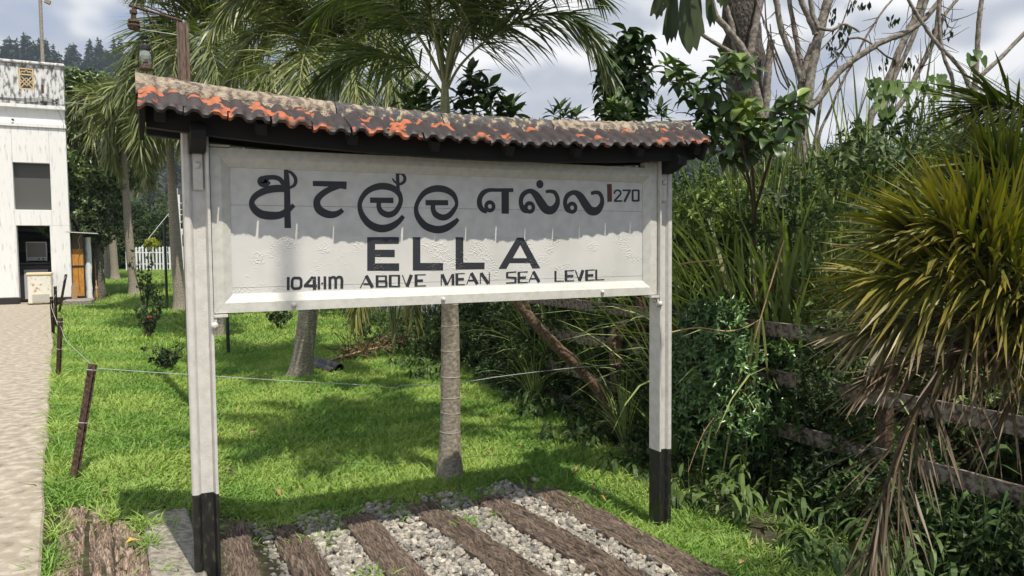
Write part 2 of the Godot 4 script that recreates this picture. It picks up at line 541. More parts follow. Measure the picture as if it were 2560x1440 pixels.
	# bark
	M.palm_bark = surf(Color(1, 1, 1), 0.9, ntex(noise(0.02, FastNoiseLite.TYPE_SIMPLEX_SMOOTH, 6, 151), [[0.0, lin(0.12, 0.105, 0.08)], [0.4, lin(0.25, 0.22, 0.175)], [0.7, lin(0.34, 0.305, 0.25)], [1.0, lin(0.5, 0.46, 0.39)]]), Vector3(2.2, 3.2, 2.2), M.fine, 0.5)
	M.ring = surf(lin(0.38, 0.34, 0.28), 0.9)
	M.crownshaft = surf(Color(1, 1, 1), 0.6, ntex(noise(0.02, FastNoiseLite.TYPE_SIMPLEX_SMOOTH, 4, 155), [[0.0, lin(0.13, 0.14, 0.055)], [1.0, lin(0.32, 0.32, 0.16)]]), Vector3(4, 1, 4))
	M.pale_bark = surf(Color(1, 1, 1), 0.85, ntex(noise(0.02, FastNoiseLite.TYPE_SIMPLEX_SMOOTH, 6, 157), [[0.0, lin(0.07, 0.06, 0.05)], [0.4, lin(0.20, 0.175, 0.15)], [0.65, lin(0.30, 0.27, 0.24)], [1.0, lin(0.46, 0.43, 0.39)]]), Vector3(1.6, 1.6, 1.6), M.fine, 0.5)
	M.dark_bark = surf(Color(1, 1, 1), 0.95, ntex(noise(0.025, FastNoiseLite.TYPE_SIMPLEX_SMOOTH, 6, 159), [[0.0, lin(0.03, 0.025, 0.022)], [0.5, lin(0.09, 0.08, 0.07)], [1.0, lin(0.22, 0.2, 0.18)]]), Vector3(3, 1.2, 3), M.grain, 2.0)
	M.rough_bark = surf(Color(1, 1, 1), 0.95, ntex(noise(0.03, FastNoiseLite.TYPE_SIMPLEX_SMOOTH, 6, 161), [[0.0, lin(0.04, 0.035, 0.028)], [0.5, lin(0.14, 0.12, 0.095)], [1.0, lin(0.36, 0.33, 0.28)]]), Vector3(2, 2, 2), M.grain, 1.5)
	M.orange_bark = surf(Color(1, 1, 1), 0.9, ntex(noise(0.02, FastNoiseLite.TYPE_SIMPLEX_SMOOTH, 6, 163), [[0.0, lin(0.045, 0.032, 0.022)], [0.5, lin(0.125, 0.085, 0.055)], [1.0, lin(0.25, 0.18, 0.115)]]), Vector3(2.5, 2.5, 2.5), M.grain, 0.9)
	M.twig = surf(lin(0.09, 0.065, 0.045), 0.9)
	M.green_stem = surf(lin(0.07, 0.10, 0.03), 0.7)
	M.frond = leafmat(0.42, 0.7)
	M.leaf = leafmat(0.5, 0.55, 0.38)
	M.gloss = leafmat(0.36, 0.4, 0.6)
	M.broad = leafmat(0.42, 0.5)
	M.blade = leafmat(0.5, 0.7)
	M.lawn = leafmat(0.55, 0.75, 0.35)
	M.dry = leafmat(0.8, 0.25, 0.2)
	M.petal = leafmat(0.6, 0.6)

# ---------------------------------------------------------------- the ground, the platform, the hills
func setting() -> void:
	var xs: Array[float] = []
	var zs: Array[float] = []
	for e in [-1600.0, -800.0, -400.0, -200.0, -100.0, -60.0, -40.0, -25.0, -16.0, -10.0]: xs.append(e)
	var x := -6.0
	while x <= 10.0:
		xs.append(x)
		x += 0.2
	for e in [13.0, 18.0, 26.0, 40.0, 60.0, 100.0, 200.0, 400.0, 800.0, 1600.0]: xs.append(e)
	for e in [-1600.0, -800.0, -400.0, -200.0, -100.0, -70.0, -55.0, -46.0]: zs.append(e)
	var z := -42.0
	while z < -8.0:
		zs.append(z)
		z += 1.0
	while z < 6.0:
		zs.append(z)
		z += 0.2
	for e in [7.0, 10.0, 16.0, 30.0, 60.0, 120.0, 400.0, 1600.0]: zs.append(e)
	var n := noise(0.9, FastNoiseLite.TYPE_SIMPLEX_SMOOTH, 2, 7)
	var g := MB.new()
	for zz in zs:
		for xx in xs:
			g.p(Vector3(xx, height(xx, zz) - 0.012 + 0.012 * n.get_noise_2d(xx, zz), zz))
	var w := xs.size()
	for j in zs.size() - 1:
		for i in w - 1:
			var a := j * w + i
			# keep the sheet below the platform slab
			g.ix.append_array(PackedInt32Array([a, a + 1, a + w + 1, a, a + w + 1, a + w]))
	struct("ground", g.mesh(true), M.soil)

	# platform: one slab with a slightly ragged right edge
	var pl := PackedVector2Array()
	var edge: Array[Vector2] = []
	rng.seed = 3
	var zz := 9.0
	while zz > -21.9:
		var ex := -0.70 - 0.0822 * (0.106 - zz) - 0.02
		edge.append(Vector2(ex + rr(-0.012, 0.012), zz))
		zz -= 0.35
	var mb := MB.new()
	for i in edge.size() - 1:
		var a := edge[i]
		var b := edge[i + 1]
		var top := 0.27
		var ra := Vector3(a.x, top, a.y)
		var rb := Vector3(b.x, top, b.y)
		var la := Vector3(-14.0, top, a.y)
		var lb := Vector3(-14.0, top, b.y)
		var ca := Vector3(a.x + 0.012, top - 0.012, a.y)
		var cb := Vector3(b.x + 0.012, top - 0.012, b.y)
		mb.quad(la, ra, rb, lb)
		mb.quad(ra, ca, cb, rb)
		mb.quad(ca, Vector3(ca.x, -0.2, ca.z), Vector3(cb.x, -0.2, cb.z), cb)
	struct("platform", mb.mesh(), M.platform)

	# far hills and their forest
	hills()

func hill_y(az: float) -> float:
	# skyline elevation in degrees over the azimuth (degrees, 0 = along -z, positive to the right)
	var pts := [[-40.0, 11.0], [-8.0, 12.3], [-5.5, 13.2], [-1.0, 14.0], [6.0, 14.0], [14.0, 12.5], [22.0, 10.6], [27.0, 9.6], [35.0, 8.5], [50.0, 7.0], [90.0, 6.0]]
	for i in pts.size() - 1:
		if az <= pts[i + 1][0]:
			return lerpf(pts[i][1], pts[i + 1][1], clampf((az - pts[i][0]) / (pts[i + 1][0] - pts[i][0]), 0, 1))
	return 6.0

func hills() -> void:
	var n := noise(0.012, FastNoiseLite.TYPE_SIMPLEX_SMOOTH, 3, 9)
	var g := MB.new()
	var cols := 60
	var rows := 9
	var dist := 420.0
	var tops: Array[Transform3D] = []
	var tints := PackedColorArray()
	rng.seed = 77
	for i in cols + 1:
		var az := -42.0 + 130.0 * i / cols
		for j in rows + 1:
			var t := float(j) / rows
			var d := lerpf(170.0, dist, t)
			var a := deg_to_rad(az)
			var x := sin(a) * d
			var z := -cos(a) * d
			var y := (tan(deg_to_rad(hill_y(az))) * dist - 12.0) * pow(t, 1.15) + 8.0 * n.get_noise_2d(x, z) * t
			g.p(Vector3(x, y, z))
	for i in cols:
		for j in rows:
			var a := i * (rows + 1) + j
			g.ix.append_array(PackedInt32Array([a, a + 1, a + rows + 2, a, a + rows + 2, a + rows + 1]))
	var hm := surf(lin(0.02, 0.028, 0.015), 1.0)
	struct("hills", g.mesh(true), hm)
	# one pine: ragged tiers of needle boughs
	var t := MB.new()
	t.col = Color(0.035, 0.05, 0.03)
	for tier in 12:
		var yy := 2.5 + tier * 0.85
		var rad := (2.7 * sqrt(1.0 - pow(tier / 12.5, 2.0)) + 0.2) * rr(0.65, 1.2)
		for k in 9:
			var an := TAU * (k + rr(-0.5, 0.5)) / 9.0
			var d := Vector3(cos(an), rr(-0.2, 0.6), sin(an)).normalized()
			var f := rr(0.7, 1.25)
			t.col = Color(0.045 * f, 0.078 * f, 0.030 * f)
			t.leaf(Vector3(0, yy, 0), d, Vector3.UP, rad * rr(0.6, 1.1), rad * 0.6, 0.2, 0.25)
	for k in 4: t.leaf(Vector3(rr(-0.5, 0.5), 11.2 + 0.3 * k, rr(-0.5, 0.5)), Vector3(rr(-0.6, 0.6), 1, rr(-0.6, 0.6)).normalized(), Vector3.RIGHT, rr(0.9, 1.6), 0.9, 0.2, 0.1)
	t.col = Color(0.05, 0.04, 0.03)
	t.rod(Vector3(0, -1, 0), Vector3(0, 12, 0), 0.25, 5, 0.06)
	var pine := t.mesh(false, true)
	for k in 5200:
		var az := rr(-40, 86)
		var tt := sqrt(rng.randf())
		if k % 4 == 0: tt = rr(0.93, 1.0)
		var d := lerpf(170.0, dist, tt)
		var a := deg_to_rad(az)
		var x := sin(a) * d
		var z := -cos(a) * d
		var y := (tan(deg_to_rad(hill_y(az))) * dist - 12.0) * pow(tt, 1.15) + 8.0 * n.get_noise_2d(x, z) * tt
		var s := rr(0.5, 1.2)
		tops.append(Transform3D(Basis(Vector3.UP, rr(0, TAU)).scaled(Vector3(s, s * rr(0.85, 1.2), s)), Vector3(x, y - 1.0, z)))
	multi("hill_forest", pine, M.dry, tops, self)
	tag(get_node("hill_forest"), "dark pine forest covering the far hillside", "forest")


# ---------------------------------------------------------------- the station sign
const PZ := -0.03

# a painted stroke: control points (x, y, width) on the panel, drawn as a thin raised film
func stroke(pts: PackedVector3Array, closed_round := false, smooth := true) -> ArrayMesh:
	var q := spline(pts, 6) if smooth and pts.size() > 2 else pts
	var mb := MB.new()
	stroke_into(mb, q, 0.0014)
	return mb.mesh()

func stroke_into(mb: MB, q: PackedVector3Array, th: float, lift := 0.0) -> void:
	var n := q.size()
	var l := PackedVector3Array()
	var r := PackedVector3Array()
	for i in n:
		var a := q[maxi(i - 1, 0)]
		var b := q[mini(i + 1, n - 1)]
		var t := Vector2(b.x - a.x, b.y - a.y).normalized()
		var nn := Vector2(-t.y, t.x) * q[i].z * 0.5
		l.append(Vector3(q[i].x + nn.x, q[i].y + nn.y, PZ + th + lift))
		r.append(Vector3(q[i].x - nn.x, q[i].y - nn.y, PZ + th + lift))
	var dn := Vector3(0, 0, -th - 0.001)
	for i in n - 1:
		mb.quad(l[i], r[i], r[i + 1], l[i + 1])
		mb.quad(l[i + 1], l[i + 1] + dn, l[i] + dn, l[i])
		mb.quad(r[i], r[i] + dn, r[i + 1] + dn, r[i + 1])
	mb.quad(l[0], l[0] + dn, r[0] + dn, r[0])
	mb.quad(r[n - 1], r[n - 1] + dn, l[n - 1] + dn, l[n - 1])

func disc(c: Vector3, th: float, mb: MB, hole := 0.0, lift := 0.0) -> void:
	# c = (x, y, radius); a disc, or a ring when hole > 0
	var n := 28
	var z := PZ + th + lift
	for k in n:
		var a := TAU * k / n
		var b := TAU * (k + 1) / n
		var p := Vector3(c.x + cos(a) * c.z, c.y + sin(a) * c.z, z)
		var q := Vector3(c.x + cos(b) * c.z, c.y + sin(b) * c.z, z)
		if hole > 0.0:
			var p2 := Vector3(c.x + cos(a) * hole, c.y + sin(a) * hole, z)
			var q2 := Vector3(c.x + cos(b) * hole, c.y + sin(b) * hole, z)
			mb.quad(p2, p, q, q2)
		else:
			mb.tri(Vector3(c.x, c.y, z), p, q)
		mb.quad(p, p - Vector3(0, 0, th + 0.001), q - Vector3(0, 0, th + 0.001), q)

func glyph(parent: Node, lines: Array, mat: Material, called := "letter") -> void:
	# several strokes of one letter; each lies a hair above the one before
	var mb := MB.new()
	var k := 0
	for s in lines:
		if s is PackedVector3Array:
			stroke_into(mb, spline(s, 6) if s.size() > 2 else s, 0.0012, 0.00025 * k)
		elif s is Array:
			if s[0] == "ring": disc(s[1], 0.0012, mb, s[2], 0.00025 * k)
			elif s[0] == "dot": disc(s[1], 0.0012, mb, 0.0, 0.00025 * k)
			elif s[0] == "line": stroke_into(mb, s[1], 0.0012, 0.00025 * k)
		k += 1
	part(called, mb.mesh(), mat, parent)

func flat_letter(parent: Node, poly: PackedVector2Array, mat: Material, called := "letter") -> void:
	var mb := MB.new()
	mb.prism(poly, Transform3D(Basis(), Vector3(0, 0, PZ - 0.001)), 0.0022)
	part(called, mb.mesh(), mat, parent)

func sag(x: float) -> float:
	return 0.075 * pow((x - 1.25) / 1.55, 2.0)

func rail_poly(dirx: float) -> PackedVector2Array:
	# flat-bottomed rail in plan: foot against x = 0, head out along dirx; y of the polygon is z
	var p := [[0.0, -0.052], [0.0, 0.052], [0.006, 0.0535], [0.012, 0.050], [0.020, 0.010], [0.070, 0.009], [0.080, 0.026], [0.086, 0.030], [0.104, 0.029], [0.110, 0.022],
		[0.110, -0.022], [0.104, -0.029], [0.086, -0.030], [0.080, -0.026], [0.070, -0.009], [0.020, -0.010], [0.012, -0.050], [0.006, -0.0535]]
	var out := PackedVector2Array()
	for a in p: out.append(Vector2(a[0] * dirx, a[1]))
	return out

func bolt(mb: MB, at: Vector3, axis: Vector3, r := 0.011) -> void:
	mb.tube(PackedVector3Array([at, at + axis * 0.006, at + axis * 0.012, at + axis * 0.016]), PackedFloat32Array([r * 1.35, r * 1.3, r * 0.95, r * 0.5]), 8)

func station_sign() -> void:
	rng.seed = 5
	var s := thing("station_name_sign", "white station name sign on two rail posts under a small tiled roof", "station sign")
	# --- posts
	var upright := Basis(Vector3(1, 0, 0), Vector3(0, 0, 1), Vector3(0, 1, 0))
	for side in [[-0.004, -1.0, 0.565, 2.25], [2.479, 1.0, 0.44, 2.22]]:
		var up := MB.new()
		up.prism(rail_poly(side[1]), Transform3D(upright, Vector3(side[0], side[2], -0.026)), side[3] - side[2])
		var post := part("post", up.mesh(), M.steel_white, s)
		var lo := MB.new()
		lo.prism(rail_poly(side[1] * 1.004), Transform3D(upright, Vector3(side[0], -0.4, -0.026)), side[2] + 0.4)
		part("post_foot", lo.mesh(), M.black, s, Transform3D(), "black painted lower part of the rail post, mossy")
		# fish plate with two bolts beside the web
		var fp := MB.new()
		fp.box(Vector3(side[0] + side[1] * 0.046, 2.075, -0.006), Vector3(0.04, 0.26, 0.016))
		var plate := part("fish_plate", fp.mesh(), M.steel_white, post)
		for yy in [2.15, 2.055]:
			var b := MB.new()
			bolt(b, Vector3(side[0] + side[1] * 0.046, yy, 0.002), Vector3(0, 0, 1), 0.012)
			part("bolt", b.mesh(true), M.steel_white, post)
		# bracket under the board
		var br := MB.new()
		br.box(Vector3(side[0] - side[1] * 0.032, 1.377, -0.01), Vector3(0.06, 0.012, 0.07))
		br.box(Vector3(side[0] - side[1] * 0.008, 1.345, -0.01), Vector3(0.012, 0.06, 0.06))
		part("bracket", br.mesh(), M.steel_white, post)
		var bb := MB.new()
		bolt(bb, Vector3(side[0] - side[1] * 0.003, 1.335, 0.03), Vector3(0, 0, 1), 0.013)
		bolt(bb, Vector3(side[0] - side[1] * 0.02, 1.352, 0.0), Vector3(-side[1], 0, 0), 0.010)
		part("bracket_bolt", bb.mesh(true), M.steel_white, post)
		# dark timber shoulder under the roof
		var kn := MB.new()
		kn.prism(PackedVector2Array([Vector2(-0.20, 2.165), Vector2(-0.06, 2.275), Vector2(0.06, 2.275), Vector2(0.20, 2.165), Vector2(0.19, 2.13), Vector2(0.06, 2.085), Vector2(-0.06, 2.085), Vector2(-0.19, 2.13)]), Transform3D(Basis(Vector3(0, 0, 1), Vector3(0, 1, 0), Vector3(-1, 0, 0)), Vector3(side[0] + side[1] * 0.05 + 0.03, 0.02, -0.026)), 0.06)
		part("roof_bracket", kn.mesh(), M.tar, s)
	# small clip at the top left of the board
	var cl := MB.new()
	cl.box(Vector3(0.045, 2.146, -0.025), Vector3(0.085, 0.010, 0.05))
	part("top_clip", cl.mesh(), M.steel_white, s)
	var cr := MB.new()
	cr.box(Vector3(2.43, 2.152, -0.02), Vector3(0.085, 0.035, 0.055))
	part("top_clip", cr.mesh(), M.steel_white, s)

	# --- board: three planks in a mitred frame
	var board := group_part("board", s)
	for pl in [[1.452, 1.50, M.panel], [1.5015, 1.736, M.panel], [1.736, 1.8815, M.panel_smooth], [1.883, 2.075, M.panel_smooth]]:
		var mb := MB.new()
		mb.quad(Vector3(0.06, pl[0], PZ), Vector3(2.41, pl[0], PZ), Vector3(2.41, pl[1], PZ), Vector3(0.06, pl[1], PZ))
		var e := 0.0015
		mb.box(Vector3(1.235, (pl[0] + pl[1]) * 0.5, PZ - 0.0165), Vector3(2.35, pl[1] - pl[0], 0.032), Basis(), e)
		part("plank", mb.mesh(), pl[2], board)
	var prof := [[0.0, -0.075], [0.0, 0.0], [0.045, 0.0], [0.083, -0.024], [0.084, -0.031], [0.084, -0.075]]
	var o := [Vector2(0.001, 1.388), Vector2(2.474, 1.388), Vector2(2.474, 2.137), Vector2(0.001, 2.137)]
	for k in 4:
		var a: Vector2 = o[k]
		var b: Vector2 = o[(k + 1) % 4]
		var t := (b - a).normalized()
		var inn := Vector2(-t.y, t.x)
		var mb := MB.new()
		for i in prof.size():
			var p: Array = prof[i]
			var q: Array = prof[(i + 1) % prof.size()]
			var gap := 0.0006
			var a0: Vector2 = a + inn * p[0] + t * (p[0] + gap)
			var b0: Vector2 = b + inn * p[0] - t * (p[0] + gap)
			var a1: Vector2 = a + inn * q[0] + t * (q[0] + gap)
			var b1: Vector2 = b + inn * q[0] - t * (q[0] + gap)
			mb.quad(Vector3(b0.x, b0.y, p[1]), Vector3(b1.x, b1.y, q[1]), Vector3(a1.x, a1.y, q[1]), Vector3(a0.x, a0.y, p[1]))
		part("frame_rail", mb.mesh(), M.frame, board)
	for pb in [Vector3(0.355, 1.413, 0), Vector3(1.111, 1.411, 0), Vector3(2.089, 1.416, 0)]:
		var b := MB.new()
		bolt(b, pb, Vector3(0, 0, 1), 0.009)
		part("bolt", b.mesh(true), M.steel_white, board)

	# --- lettering
	var K: Material = M.letter
	var K2: Material = M.letter_low
	# first word, four rounded letters
	glyph(board, [["dot", PackedVector3Array([Vector3(0.233, 1.993, 0.052), Vector3(0.233, 1.993, 0.052)])[0] * Vector3(1, 1, 0.5)], PackedVector3Array([Vector3(0.337, 2.052, 0.017), Vector3(0.34, 2.023, 0.024), Vector3(0.341, 1.957, 0.028), Vector3(0.34, 1.872, 0.029), Vector3(0.34, 1.777, 0.03)]), PackedVector3Array([Vector3(0.342, 2.045, 0.01), Vector3(0.36, 2.04, 0.014), Vector3(0.377, 2.021, 0.017), Vector3(0.382, 2, 0.017), Vector3(0.374, 1.98, 0.015), Vector3(0.353, 1.967, 0.011)]), PackedVector3Array([Vector3(0.265, 1.99, 0.009), Vector3(0.246, 1.985, 0.033), Vector3(0.23, 1.991, 0.044), Vector3(0.242, 2.007, 0.029), Vector3(0.262, 2.013, 0.022), Vector3(0.287, 2.014, 0.022), Vector3(0.31, 2.005, 0.022), Vector3(0.328, 1.98, 0.022)]), PackedVector3Array([Vector3(0.335, 1.962, 0.031), Vector3(0.3, 1.963, 0.034), Vector3(0.259, 1.957, 0.034), Vector3(0.222, 1.942, 0.03), Vector3(0.195, 1.923, 0.027), Vector3(0.18, 1.897, 0.024), Vector3(0.189, 1.867, 0.032), Vector3(0.22, 1.842, 0.038), Vector3(0.265, 1.835, 0.038), Vector3(0.306, 1.839, 0.033), Vector3(0.338, 1.858, 0.027), Vector3(0.358, 1.875, 0.022), Vector3(0.371, 1.886, 0.019)])], K)
	glyph(board, [PackedVector3Array([Vector3(0.462, 1.991, 0.025), Vector3(0.544, 1.991, 0.027), Vector3(0.625, 1.986, 0.039)]), PackedVector3Array([Vector3(0.598, 1.982, 0.019), Vector3(0.554, 1.97, 0.027), Vector3(0.515, 1.949, 0.029), Vector3(0.486, 1.922, 0.031), Vector3(0.479, 1.893, 0.034), Vector3(0.491, 1.865, 0.039), Vector3(0.522, 1.847, 0.038), Vector3(0.556, 1.843, 0.033), Vector3(0.585, 1.853, 0.026), Vector3(0.604, 1.867, 0.022)])], K)
	glyph(board, [PackedVector3Array([Vector3(0.787, 1.909, 0.023), Vector3(0.785, 1.886, 0.024), Vector3(0.799, 1.859, 0.029), Vector3(0.832, 1.846, 0.031), Vector3(0.866, 1.857, 0.028), Vector3(0.89, 1.888, 0.024), Vector3(0.9, 1.923, 0.023), Vector3(0.887, 1.958, 0.029), Vector3(0.85, 1.982, 0.034), Vector3(0.793, 1.987, 0.033), Vector3(0.737, 1.967, 0.029), Vector3(0.701, 1.929, 0.024), Vector3(0.688, 1.887, 0.023), Vector3(0.702, 1.838, 0.03), Vector3(0.739, 1.796, 0.037), Vector3(0.789, 1.777, 0.039), Vector3(0.841, 1.784, 0.036), Vector3(0.884, 1.81, 0.028), Vector3(0.912, 1.84, 0.021)]), ["line", PackedVector3Array([Vector3(0.741, 1.917, 0.027), Vector3(0.861, 1.918, 0.027)])], ["line", PackedVector3Array([Vector3(0.884, 2.062, 0.018), Vector3(0.887, 1.956, 0.018)])], PackedVector3Array([Vector3(0.888, 2.049, 0.007), Vector3(0.906, 2.053, 0.011), Vector3(0.922, 2.037, 0.016), Vector3(0.919, 2.015, 0.016), Vector3(0.897, 2.001, 0.013), Vector3(0.872, 2.01, 0.011), Vector3(0.857, 2.028, 0.007)])], K)
	glyph(board, [PackedVector3Array([Vector3(1.074, 1.902, 0.024), Vector3(1.072, 1.878, 0.025), Vector3(1.087, 1.85, 0.031), Vector3(1.124, 1.835, 0.032), Vector3(1.16, 1.846, 0.03), Vector3(1.192, 1.88, 0.023), Vector3(1.204, 1.911, 0.019), Vector3(1.187, 1.953, 0.029), Vector3(1.143, 1.979, 0.034), Vector3(1.085, 1.983, 0.034), Vector3(1.03, 1.962, 0.029), Vector3(0.994, 1.92, 0.023), Vector3(0.98, 1.877, 0.023), Vector3(0.993, 1.831, 0.031), Vector3(1.033, 1.789, 0.038), Vector3(1.093, 1.772, 0.039), Vector3(1.143, 1.781, 0.037), Vector3(1.188, 1.807, 0.029), Vector3(1.212, 1.828, 0.019)]), ["line", PackedVector3Array([Vector3(1.032, 1.91, 0.027), Vector3(1.156, 1.912, 0.027)])]], K)
	# second word, three letters and a dot
	glyph(board, [PackedVector3Array([Vector3(1.536, 1.987, 0.021), Vector3(1.444, 1.985, 0.019), Vector3(1.391, 1.983, 0.021), Vector3(1.356, 1.967, 0.027), Vector3(1.336, 1.935, 0.028), Vector3(1.337, 1.901, 0.03), Vector3(1.354, 1.877, 0.026), Vector3(1.378, 1.867, 0.018)]), ["ring", PackedVector3Array([Vector3(1.395, 1.897, 0.065), Vector3(1.396, 1.897, 0.065)])[0] * Vector3(1, 1, 0.5), 0.0115], ["line", PackedVector3Array([Vector3(1.487, 1.984, 0.044), Vector3(1.486, 1.859, 0.043)])]], K)
	glyph(board, [["dot", PackedVector3Array([Vector3(1.7, 2.024, 0.045), Vector3(1.7, 2.024, 0.045)])[0] * Vector3(1, 1, 0.5)], ["ring", PackedVector3Array([Vector3(1.635, 1.895, 0.069), Vector3(1.635, 1.895, 0.069)])[0] * Vector3(1, 1, 0.5), 0.0122], PackedVector3Array([Vector3(1.622, 1.87, 0.017), Vector3(1.596, 1.885, 0.03), Vector3(1.581, 1.924, 0.026), Vector3(1.596, 1.965, 0.027), Vector3(1.639, 1.985, 0.026), Vector3(1.676, 1.963, 0.042), Vector3(1.707, 1.921, 0.051), Vector3(1.738, 1.887, 0.05), Vector3(1.776, 1.883, 0.044), Vector3(1.805, 1.911, 0.034), Vector3(1.812, 1.945, 0.027), Vector3(1.795, 1.979, 0.023), Vector3(1.764, 1.987, 0.019), Vector3(1.737, 1.983, 0.018)])], K)
	glyph(board, [["ring", PackedVector3Array([Vector3(1.906, 1.898, 0.069), Vector3(1.907, 1.898, 0.069)])[0] * Vector3(1, 1, 0.5), 0.0122], PackedVector3Array([Vector3(1.896, 1.874, 0.018), Vector3(1.872, 1.89, 0.029), Vector3(1.86, 1.929, 0.026), Vector3(1.877, 1.966, 0.027), Vector3(1.919, 1.984, 0.027), Vector3(1.959, 1.964, 0.044), Vector3(1.993, 1.92, 0.051), Vector3(2.028, 1.884, 0.051), Vector3(2.071, 1.883, 0.045), Vector3(2.101, 1.915, 0.033), Vector3(2.107, 1.95, 0.026), Vector3(2.09, 1.982, 0.024), Vector3(2.06, 1.988, 0.021), Vector3(2.032, 1.98, 0.021)])], K)
	# height in feet: a red stroke and three figures
	flat_letter(board, PackedVector2Array([Vector2(2.141, 2.038), Vector2(2.173, 2.039), Vector2(2.175, 1.937), Vector2(2.143, 1.935)]), M.letter_red, "numeral")
	glyph(board, [PackedVector3Array([Vector3(2.191, 1.983, 0.012), Vector3(2.196, 1.998, 0.011), Vector3(2.214, 2.004, 0.01), Vector3(2.231, 1.999, 0.012), Vector3(2.235, 1.984, 0.012), Vector3(2.217, 1.965, 0.012), Vector3(2.193, 1.944, 0.011)]), ["line", PackedVector3Array([Vector3(2.188, 1.941, 0.01), Vector3(2.245, 1.942, 0.01)])]], K, "numeral")
	glyph(board, [["line", PackedVector3Array([Vector3(2.248, 2.004, 0.01), Vector3(2.307, 2.006, 0.011)])], ["line", PackedVector3Array([Vector3(2.3, 2.003, 0.015), Vector3(2.261, 1.938, 0.015)])]], K, "numeral")
	glyph(board, [["line", PackedVector3Array([Vector3(2.32, 2.008, 0.014), Vector3(2.32, 1.942, 0.014)])], ["line", PackedVector3Array([Vector3(2.363, 2.009, 0.014), Vector3(2.363, 1.943, 0.014)])], ["line", PackedVector3Array([Vector3(2.321, 2.006, 0.011), Vector3(2.362, 2.007, 0.011)])], ["line", PackedVector3Array([Vector3(2.321, 1.945, 0.011), Vector3(2.362, 1.946, 0.011)])]], K, "numeral")
	# large Latin capitals
	flat_letter(board, PackedVector2Array([Vector2(0.7233, 1.734), Vector2(0.8865, 1.734), Vector2(0.8859, 1.7), Vector2(0.7624, 1.7), Vector2(0.7619, 1.671), Vector2(0.8639, 1.67), Vector2(0.8632, 1.633), Vector2(0.7612, 1.635), Vector2(0.7606, 1.603), Vector2(0.8858, 1.601), Vector2(0.8852, 1.563), Vector2(0.7202, 1.567)]), K2)
	flat_letter(board, PackedVector2Array([Vector2(0.9608, 1.733), Vector2(1.001, 1.733), Vector2(0.9991, 1.601), Vector2(1.124, 1.599), Vector2(1.123, 1.56), Vector2(0.9581, 1.563)]), K2)
	flat_letter(board, PackedVector2Array([Vector2(1.196, 1.733), Vector2(1.239, 1.732), Vector2(1.238, 1.599), Vector2(1.361, 1.597), Vector2(1.36, 1.562), Vector2(1.194, 1.563)]), K2)
	flat_letter(board, PackedVector2Array([Vector2(1.556, 1.73), Vector2(1.595, 1.73), Vector2(1.699, 1.56), Vector2(1.65, 1.56), Vector2(1.634, 1.59), Vector2(1.51, 1.592), Vector2(1.49, 1.561), Vector2(1.443, 1.562)]), K2)
	# the counter of the capital A is white panel again
	var hole := MB.new()
	hole.prism(PackedVector2Array([Vector2(1.53, 1.618), Vector2(1.575, 1.688), Vector2(1.616, 1.617)]), Transform3D(Basis(), Vector3(0, 0, PZ + 0.0002)), 0.0016)
	part("letter_counter", hole.mesh(), M.panel, board)
	small_line(board, K2)
	roof_of_sign(s)

